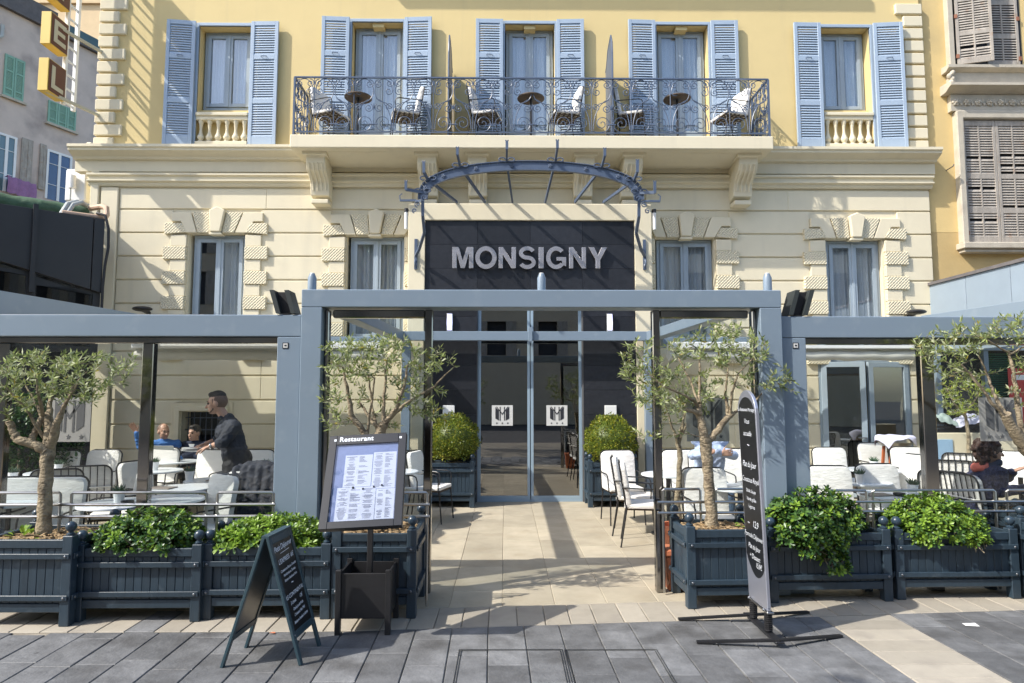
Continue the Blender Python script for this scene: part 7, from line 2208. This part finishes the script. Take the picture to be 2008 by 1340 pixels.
for lab, px, col, sd in (('crumpled white linen on the black crate', 1895, 'linen', 1), ('pale green folded cloth on the left of the black crate', 1853, 'mintcloth', 2)):
    if col not in M: M[col] = pm('pale_green_cloth', (.30, .37, .35), .9)
    xx = FX(px, 9.8, 830); rng = random.Random(sd); mb = MB(); n = 12; vs = []
    w = .30 if sd == 1 else .2
    for i in range(n + 1):
        for j in range(n + 1):
            u, v = i / n - .5, j / n - .5
            vs.append((xx + u * w * 1.6, 9.8 + v * .24, wz + .175 + .10 * math.exp(-8 * (u * u + v * v)) + .025 * math.sin(u * 17 + sd) * math.sin(v * 13) + rng.uniform(-.008, .008) - .08 * max(0, abs(v) - .38) * 6 + (.08 * u if sd == 1 else .1 * -u)))
    mb.add(vs, [(i * (n + 1) + j, (i + 1) * (n + 1) + j, (i + 1) * (n + 1) + j + 1, i * (n + 1) + j + 1) for i in range(n) for j in range(n)])
    tag(mb.build('cloth', M[col], None, smooth=60, loc=(xx, 9.8, wz + .17)), lab, 'cloth')
ts = thing('tray_stand', 'orange wooden trestle stand under a linen covered tray at the terrace doors', 'stand', (FX(1757, 10.2, 900), 10.2, 0))
tx = ts.location.x; tz = FZ(872, 10.2, 1757)
for sx in (-1, 1):
    MB().bar((tx + sx * .22, 10.1, 0), (tx + sx * -.0 + sx * .12, 10.1, tz - .02), .035).build('leg', M['orange'], ts, smooth=0); MB().bar((tx + sx * .22, 10.3, 0), (tx + sx * .12, 10.3, tz - .02), .035).build('leg', M['orange'], ts, smooth=0)
tr = thing('tray', 'oval steel tray under white linen on the orange trestle stand', 'tray', (tx, 10.2, tz))
MB().lathe([(.20, 0), (.25, .06), (.25, .14), (.24, .14), (.19, .01)], (tx, 10.2, tz - .018), 30).build('bowl', M['steel'], tr)
mb = MB(); n = 16; vs = []
for i in range(n + 1):
    for j in range(n + 1):
        u, v = (i / n - .5) * .62, (j / n - .5) * .56; rr = math.hypot(u, v)
        vs.append((tx + (u if rr < .26 else u * .27 / rr + .04 * (u * 1)), 10.2 + (v if rr < .26 else v * .27 / rr), tz + .135 - max(0, rr - .25) * 1.1 + .012 * math.sin(u * 30)))
mb.add(vs, [(i * (n + 1) + j, (i + 1) * (n + 1) + j, (i + 1) * (n + 1) + j + 1, i * (n + 1) + j + 1) for i in range(n) for j in range(n)])
tag(mb.build('cloth', M['linen'], None, smooth=60, loc=(tx, 10.2, tz + .13)), 'white linen cloth draped over the tray by the terrace doors', 'cloth')
# neighbouring glazed kiosk with green blinds and a red poster
kk = thing('side_kiosk', 'dark glazed kiosk with green blinds and a red poster behind the low wall', 'kiosk', (FX(1950, 10.9, 800), 10.9, 0))
kx0, kx1 = FX(1838, 10.9, 800), FX(2090, 10.9, 800); kz = FZ(688, 10.9, 1950)
MB().box(kx0, kx1, 10.95, 11.1, 0, kz).build('backing', M['dark'], kk, smooth=0)
for px in (1842, 1936, 2040): MB().box(FX(px, 10.9, 800) - .04, FX(px, 10.9, 800) + .04, 10.86, 10.945, 0, kz).build('mullion', M['alu'], kk, bevel=.003)
MB().box(kx0, kx1, 10.84, 10.945, kz + .001, kz + .12).build('head', M['alu'], kk, bevel=.003)
for k in range(34):
    z = FZ(770, 10.9) - .3 + k * .036
    if z < kz - .05: MB().obox(((FX(1945, 10.9, 800) + FX(1990, 10.9, 800)) / 2, 10.93, z), ((FX(1990, 10.9, 800) - FX(1945, 10.9, 800)) / 2, 0, 0), (0, .012, .01), (0, .001, -.0015)).build('blind_slat', M['greenbl'], kk, smooth=0)
MB().box(FX(1984, 10.8, 780), FX(2050, 10.8, 780), 10.85, 10.857, FZ(832, 10.8), FZ(722, 10.8)).build('poster', M['red'], kk, smooth=0)
MB().box(FX(1990, 10.8, 780), FX(2046, 10.8, 780), 10.845, 10.8495, FZ(745, 10.8), FZ(735, 10.8)).build('poster_band', M['whitepaint'], kk, smooth=0)
# dark foliage in the neighbour's doorway at far left
def darkbush(px, py, Y, rr, seed, label):
    c = at(px, py, Y); rng = random.Random(seed); t = thing('potted_bush', label, 'bush', (c.x, Y, 0)); lf = MB(); st = MB()
    for k in range(420):
        v = rv(rng) * rng.random() ** .4; p = V((c.x + v.x * rr[0], Y + v.y * rr[1], c.z + v.z * rr[2]))
        for q in range(3): leaf_wide(lf, p, (rv(rng) + V((0, -.3, .4))).normalized(), V((0, 0, 1)), .10, .04)
    st.tube([(c.x, Y, .3), (c.x, Y, c.z)], .02, 6); st.build('stem', M['twig'], t)
    MB().lathe([(.15, 0), (.2, .34), (.17, .34), (.16, .3)], (c.x, Y, 0), 20).build('pot', M['terracotta'], t)
    stuff(lf.build('foliage', [M['pt2']], t, smooth=0))
darkbush(40, 850, 9.0, (.4, .3, .6), 1, 'dark leafy bush in the shade at the far left of the terrace')
darkbush(110, 880, 9.4, (.35, .3, .4), 2, 'low dark leafy bush in the shade behind the left olive trunk')

# ================================================================== BOARDS AND SIGNS
# restaurant menu stand
M['casef'] = pm('navy_black_frame', (0.010, 0.012, 0.018), 0.4)
ms = thing('menu_stand', 'black menu stand with Restaurant lettering and a square planter foot', 'menu stand', (gnd(711, 1245).x, gnd(711, 1245).y + .18, 0))
mx, my = ms.location.x, ms.location.y
ms.rotation_euler = (0, 0, R(0))
w = .178
for sx in (-1, 1):
    for sy in (-1, 1):
        MB().box(mx + sx * w - .02, mx + sx * w + .02, my + sy * w - .02, my + sy * w + .02, 0, .45).build('leg', M['black'], ms, bevel=.003)
for s in (-1, 1):
    MB().box(mx - w + .0205, mx + w - .0205, my + s * (w - .004) - .008, my + s * (w - .004) + .008, .11, .425).build('side_panel', M['black'], ms, bevel=.002)
    MB().box(mx + s * (w - .004) - .008, mx + s * (w - .004) + .008, my - w + .0205, my + w - .0205, .11, .425).build('side_panel', M['black'], ms, bevel=.002)
MB().box(mx - w + .03, mx + w - .03, my - w + .03, my + w - .03, .12, .13).build('floor_plate', M['black'], ms, smooth=0)
MB().box(mx - .012, mx + .028, my - .02, my + .02, .131, 1.0).build('pole', M['black'], ms, bevel=.004)
# tilted case
TLc, BLc = at(648, 853, 4.92), at(625, 1033, 4.55); TRc, BRc = at(797, 852, 4.90), at(787, 1037, 4.53)
O = (BLc + BRc) / 2; ux = ((TRc - TLc) + (BRc - BLc)).normalized(); uy = ((TLc + TRc) / 2 - O); Hh = uy.length; uy.normalize(); ux = (ux - uy * ux.dot(uy)).normalized(); uw = ux.cross(uy)
if uw.y > 0: uw = -uw
Wd = ((TRc - TLc).length + (BRc - BLc).length) / 2
def ob(a0, a1, b0, b1, c0, c1, name, m, parent, bev=.003):
    c = O + ux * (a0 + a1) / 2 + uy * (b0 + b1) / 2 + uw * (c0 + c1) / 2
    return MB().obox(c, ux * (a1 - a0) / 2, uy * (b1 - b0) / 2, uw * (c1 - c0) / 2).build(name, m, parent, bevel=bev, smooth=35)
hw = Wd / 2
case = ob(-hw, hw, 0, Hh, -.05, -.012, 'case', M['black'], ms)
for (a0, a1, b0, b1) in ((-hw, -hw + .055, 0, Hh), (hw - .055, hw, 0, Hh), (-hw + .0555, hw - .0555, 0, .05), (-hw + .0555, hw - .0555, Hh - .075, Hh)):
    ob(a0, a1, b0, b1, -.0115, .006, 'case_frame', M['casef'], ms, .002)
ob(-hw + .0556, hw - .0556, .0505, Hh - .0755, -.0118, -.0100, 'backing', M['paperback'], ms, 0)
ob(-hw + .0556, hw - .0556, .0505, Hh - .0755, .0005, .002, 'pane', M['menuglass'], ms, 0)
text(ms, 'Restaurant', O + ux * (-hw + .075) + uy * (Hh - .052) + uw * .0075, ux, uy, .052, M['chalk'], bold=.0012, align='LEFT', name='lettering', space=1.08)
for s in (-1, 1): ob(s * (hw - .04) - .008 + (.005 if s < 0 else 0), s * (hw - .04) + .008 + (.005 if s < 0 else 0), Hh - .047, Hh - .031, .0062, .0075, 'case_mark', M['chalk'], ms, 0)
rng = random.Random(8)
for (a0, a1, b0, b1, c, cl) in ((-.15, .045, .30, .545, -.0085, 2), (.05, .215, .28, .56, -.0088, 2), (-.185, .085, .055, .297, -.0075, 3), (.088, .218, .057, .277, -.0086, 1.5)):
    pg_ = ob(a0, a1, b0, b1, c - .0006, c, 'menu_page', M['paper'], ms, 0)
    mb = MB(); n = int((b1 - b0) / .0085); nc = int(cl + .5)
    for q in range(nc):
        x0 = a0 + .008 + (a1 - a0 - .01) * q / nc; wc = (a1 - a0 - .02) / nc - .01
        for k in range(n):
            if rng.random() < .22: continue
            yy = b1 - .014 - k * (b1 - b0 - .02) / n; l = wc * rng.uniform(.35, 1)
            xo = (wc - l) / 2 if q % 2 == 0 else 0
            cc = O + ux * (x0 + xo + l / 2) + uy * yy + uw * (c + .0006)
            mb.obox(cc, ux * l / 2, uy * (.0016 if rng.random() > .15 else .0024), uw * .0002)
    stuff(mb.build('print', M['print'], pg_, smooth=0))
for a, b in ((-.075, .293), (-.005, .281), (.07, .293), (.125, .302)):
    c = O + ux * a + uy * b + uw * -.005
    MB().ball(c, .008, 10, 6).build('magnet', M['blackmatt'], ms)
# A-board
nl, nr, fl_, fr_ = gnd(433, 1311), gnd(588, 1306), gnd(485, 1268), gnd(628, 1265)
zr = .79
rn = V(((nl.x + nr.x) / 2 + .005, (nl.y + nr.y) / 2, zr)); rf = V(((fl_.x + fr_.x) / 2 + .005, (fl_.y + fr_.y) / 2, zr))
abd = thing('chalk_sign', 'folding dark teal chalk sign listing breakfast menus, standing on the pavement', 'sign', ((rn.x + rf.x) / 2, (rn.y + rf.y) / 2, 0))
def leafboard(a0, a1, t0, t1, name, chalk):
    # a0, a1: feet near and far; t0, t1: ridge near and far
    ux_ = (a1 - a0).normalized(); up_ = (t0 - a0); Lh = up_.length; up_.normalize(); nn = ux_.cross(up_).normalized()
    if (nn.x > 0) != chalk: nn = -nn
    Wb = (a1 - a0).length; s = .034; th_ = .02
    def q(u0, u1, v0, v1, w0, w1, nm, m, par, bev=.003):
        c = a0 + ux_ * (u0 + u1) / 2 + up_ * (v0 + v1) / 2 + nn * (w0 + w1) / 2
        return MB().obox(c, ux_ * (u1 - u0) / 2, up_ * (v1 - v0) / 2, nn * (w1 - w0) / 2).build(nm, m, par, bevel=bev)
    fr0 = q(0, s, .0, Lh, -th_ / 2, th_ / 2, 'frame_post', M['boardframe'], abd); q(Wb - s, Wb, .0, Lh, -th_ / 2, th_ / 2, 'frame_post', M['boardframe'], abd)
    q(s + .0005, Wb - s - .0005, Lh - .05, Lh, -th_ / 2 + .001, th_ / 2 - .001, 'frame_rail', M['boardframe'], abd); q(s + .0005, Wb - s - .0005, .16, .205, -th_ / 2 + .001, th_ / 2 - .001, 'frame_rail', M['boardframe'], abd)
    bd = q(s + .0005, Wb - s - .0005, .2055, Lh - .0505, -.004, .004, 'board', M['slateboard'], abd, 0)
    for u in (s / 2, Wb - s / 2):
        MB().ball(a0 + ux_ * u + up_ * .185 + nn * th_ / 2, .006, 8, 6).build('screw', M['bolt'], abd)
    return ux_, up_, nn, Wb, Lh, bd
ux_, up_, nn, Wb, Lh, bd = leafboard(nr, fr_, rn + V((.012, 0, 0)), rf + V((.012, 0, 0)), 'front', True)
u2 = leafboard(nl, fl_, rn - V((.012, 0, 0)), rf - V((.012, 0, 0)), 'back', False)
hb = (rn + rf) / 2 + V((0, 0, .004)); MB().bar(rn + V((0, .0, .006)), rf + V((0, 0, .006)), .05, .014).build('hinge_bar', M['boardframe'], abd, smooth=0)
lines = [(.90, 'Petit Déjeuner', .050), (.80, "L'EXPRESS  6€", .042), (.735, 'Croissant ou Pain au Chocolat', .026), (.695, 'Pain de mie ou Tartines', .026), (.655, 'Boisson chaude au choix', .026), (.60, '~', .06), (.525, 'LE CONTINENTAL', .036), (.47, '3 choix        12€', .033), (.42, 'Oeufs, Jus de Fruits', .028), (.375, 'Croissant, Pain, Miel', .028), (.325, 'Boisson chaude à volonté', .028)]
cx_ = a_c = nr + ux_ * Wb / 2
ang_ux = (ux_ * math.cos(R(3)) + up_ * math.sin(R(3)))
ang_uy = (up_ * math.cos(R(3)) - ux_ * math.sin(R(3)))
for f, s_, sz in lines:
    text(abd, s_, nr + ux_ * (Wb * .5) + up_ * (Lh * f - .02) + nn * .0055, ang_ux, ang_uy, sz * 1.0 if len(s_) < 16 else sz * .95, M['chalk'], shear=.25, name='chalk_writing', space=.92 if len(s_) < 20 else .82)
MB().obox(nr + ux_ * Wb * .52 + up_ * (Lh * .875 - .02) + nn * .0055, ang_ux * .07, ang_uy * .0015, nn * .0004).build('underline', M['chalk'], abd, smooth=0)
# tall chalk totem on sprung feet
tt = thing('chalk_totem', 'tall round-topped aluminium chalk totem on black sprung feet', 'sign', (1.86, 4.88, 0))
xb, xt = 1.845, 1.795; y0, y1 = 4.74, 5.10; zb_, ztp = .215, 1.735
def txm(z): return xb + (xt - xb) * (z - zb_) / (ztp - zb_)
nT = V((-1, 0, (xt - xb) / (ztp - zb_) * 1)).normalized()
def outline(inset, zbot, ztop_):
    r_ = (y1 - y0) / 2 - inset; cy = (y0 + y1) / 2; rz = .16 - inset * .6; zc_ = ztop_ - rz
    return [(cy - r_, zbot), (cy + r_, zbot)] + [(cy + r_ * math.cos(PI * k / 16), zc_ + rz * math.sin(PI * k / 16)) for k in range(17)]
def tp(poly, o0, o1, name, m, parent, bev=0.0):
    mb = MB(); mb.prism(poly, o0, o1, 'YZ'); mb.v = [(txm(z) + x, y, z) for x, y, z in mb.v]
    return mb.build(name, m, parent, bevel=bev)
tp(outline(0, zb_, ztp), -.012, .012, 'panel', M['totem'], tt, .003)
cy = (y0 + y1) / 2; r_ = (y1 - y0) / 2 - .016
inner = [(cy - r_ + 2 * r_ * k / 12, .47 - .11 * math.sin(PI * k / 12) ** .8 + .05 * (k / 12)) for k in range(13)]
inner += [(cy + r_ * math.cos(PI * k / 16), ztp - .05 - .13 + .13 * math.sin(PI * k / 16)) for k in range(17)]
brd = tp(inner, -.0145, -.0125, 'blackboard', M['slateboard'], tt)
# seen from the left the far edge (+Y) is on the left
uxT, uyT = V((0, -1, 0)), V((xt - xb, 0, ztp - zb_)).normalized()
for z, s_, sz in ((1.58, 'Le Restaurant Monsigny', .050), (1.49, 'Vous', .07), (1.40, 'accueille', .07), (1.31, '~', .11), (1.17, 'Plat du Jour', .082), (1.06, 'Couscous Royal', .072), (.985, 'Salade, Soupe', .05), (.925, 'Viande grillée', .05), (.872, 'Légumes', .05), (.74, '~    12,9', .09), (.655, 'Formule Déjeuner', .068), (.575, 'Plat du Jour', .07), (.505, '+ Dessert', .07), (.455, '           15,9€', .07)):
    text(tt, s_, V((txm(z) - .0155, cy, z)), uxT, uyT, sz * .78, M['chalk'], shear=.25, bold=-.0007 * sz / .08, name='chalk_writing', space=.9)
for yy in (4.78, 5.06):
    sp = []
    for k in range(90): a = k * 2 * PI / 10; sp.append((1.85 + .024 * math.cos(a), yy + .024 * math.sin(a), .05 + .125 * k / 89))
    MB().tube(sp, .0065, 5).build('spring', M['black'], tt)
    MB().lathe([(.018, .045), (.018, .178)], (1.85, yy, 0), 12).build('spring_core', M['blackmatt'], tt)
    MB().ball((1.85 - .03, yy, .196), .011, 8, 6).build('bolt', M['bolt'], tt)
MB().box(1.825, 1.875, 4.73, 5.11, .178, .192).build('top_plate', M['steel'], tt, bevel=.003); MB().box(1.82, 1.88, 4.58, 5.20, .034, .046).build('base_bar', M['black'], tt, bevel=.003)
MB().box(1.833, 1.857, 4.745, 5.095, .1922, .25).build('clamp', M['totem'], tt, bevel=.003)
for (pl_, pc_, pr_) in ((gnd(1366, 1262), V((1.85, 4.60, .045)), gnd(1650, 1250)), (gnd(1330, 1217), V((1.85, 5.12, .045)), gnd(1585, 1203))):
    MB().bar(pl_ + V((0, 0, .011)), V((pc_.x, pc_.y, .052)), .032, .014).build('foot', M['black'], tt, smooth=0); MB().bar(V((pc_.x, pc_.y, .052)), pr_ + V((0, 0, .011)), .032, .014).build('foot', M['black'], tt, smooth=0)
# access covers, paper scrap, fallen leaf
for (a, b, lab) in ((900, 1103, 'left one of the two steel-edged covers in the pavement'), (1106, 1288, 'right one of the two steel-edged covers in the pavement')):
    p, q = gnd(a, 1275), gnd(b, 1275); y_f = p.y; y_n = y_f - .85
    cv = thing('access_cover', lab, 'cover', ((p.x + q.x) / 2, (y_f + y_n) / 2, 0), group='covers set in the pavement')
    mb = MB(); t = .005
    for o_ in (0, .014):
        mb.box(p.x + o_, q.x - o_, y_f - t - o_, y_f - o_, -.01, .0045); mb.box(p.x + o_, p.x + o_ + t, y_n, y_f - t - o_ - .0005, -.01, .0045); mb.box(q.x - o_ - t, q.x - o_, y_n, y_f - t - o_ - .0005, -.01, .0045)
    mb.build('steel_edge', M['rustgrey'] if 'rustgrey' in M else M['steel'], cv, smooth=0)
g_ = gnd(1903, 1227)
mb = MB(); mb.add([(g_.x - .05, g_.y - .02, .006), (g_.x + .05, g_.y - .03, .004), (g_.x + .055, g_.y + .03, .010), (g_.x - .04, g_.y + .035, .005), (g_.x, g_.y, .012)], [(0, 1, 4), (1, 2, 4), (2, 3, 4), (3, 0, 4)])
tag(mb.build('paper_scrap', M['whitepaint'], None, smooth=0, loc=(g_.x, g_.y, 0)), 'small scrap of white paper on the dark paving at the right', 'litter')
g_ = gnd(533, 1244)
mb = MB(); leaf_wide(mb, V((g_.x - .02, g_.y, .008)), V((1, .2, .05)), V((0, 0, 1)), .045, .03)
tag(mb.build('fallen_leaf', M['terracotta'], None, loc=(g_.x, g_.y, 0)), 'fallen orange brown leaf beside the chalk sign', 'leaf')
flush_texts()

# ================================================================== STREET TREES (out of the picture; their shade falls into it)
def street_tree(label, base, h, cr, n, seed):
    rng = random.Random(seed); t = thing('street_tree', label, 'tree', base, 0, 'street trees behind the viewer'); tr = MB(); lf = MB(); b = V(base)
    tr.tube([b, b + V((.05, 0, h * .3)), b + V((0, .05, h * .6)), b + V((.1, .0, h * .85))], [.16, .13, .09, .04], 10)
    for k in range(46):
        v = rv(rng); v.z = abs(v.z) * .9 - .15
        e = b + V((v.x * cr, v.y * cr, h * .72 + v.z * h * .32)); s0 = b + V((0, 0, h * rng.uniform(.4, .75)))
        m_ = s0.lerp(e, .5) + V((0, 0, .2)); tr.tube([s0, m_, e], [.04, .025, .008], 5, caps=False)
        for q in range(7):
            e2 = e + rv(rng, rng.uniform(.2, .7)); tr.tube([m_.lerp(e, rng.random()), e2], [.012, .004], 4, caps=False)
            for w_ in range(n):
                p_ = e2 + rv(rng, rng.uniform(.02, .28)); leaf_wide(lf, p_, rv(rng), rv(rng), .14, .10)
    tr.build('trunk', M['trunk'], t, smooth=60); stuff(lf.build('crown', [M['pt1']], t, smooth=0))
street_tree('leafy street tree standing behind the viewer to the left', (-4.6, -1.6, -.03), 9.5, 2.2, 9, 1)
for o in list(bpy.data.objects):
    if o.type == 'MESH' and o.name not in C.objects: pass
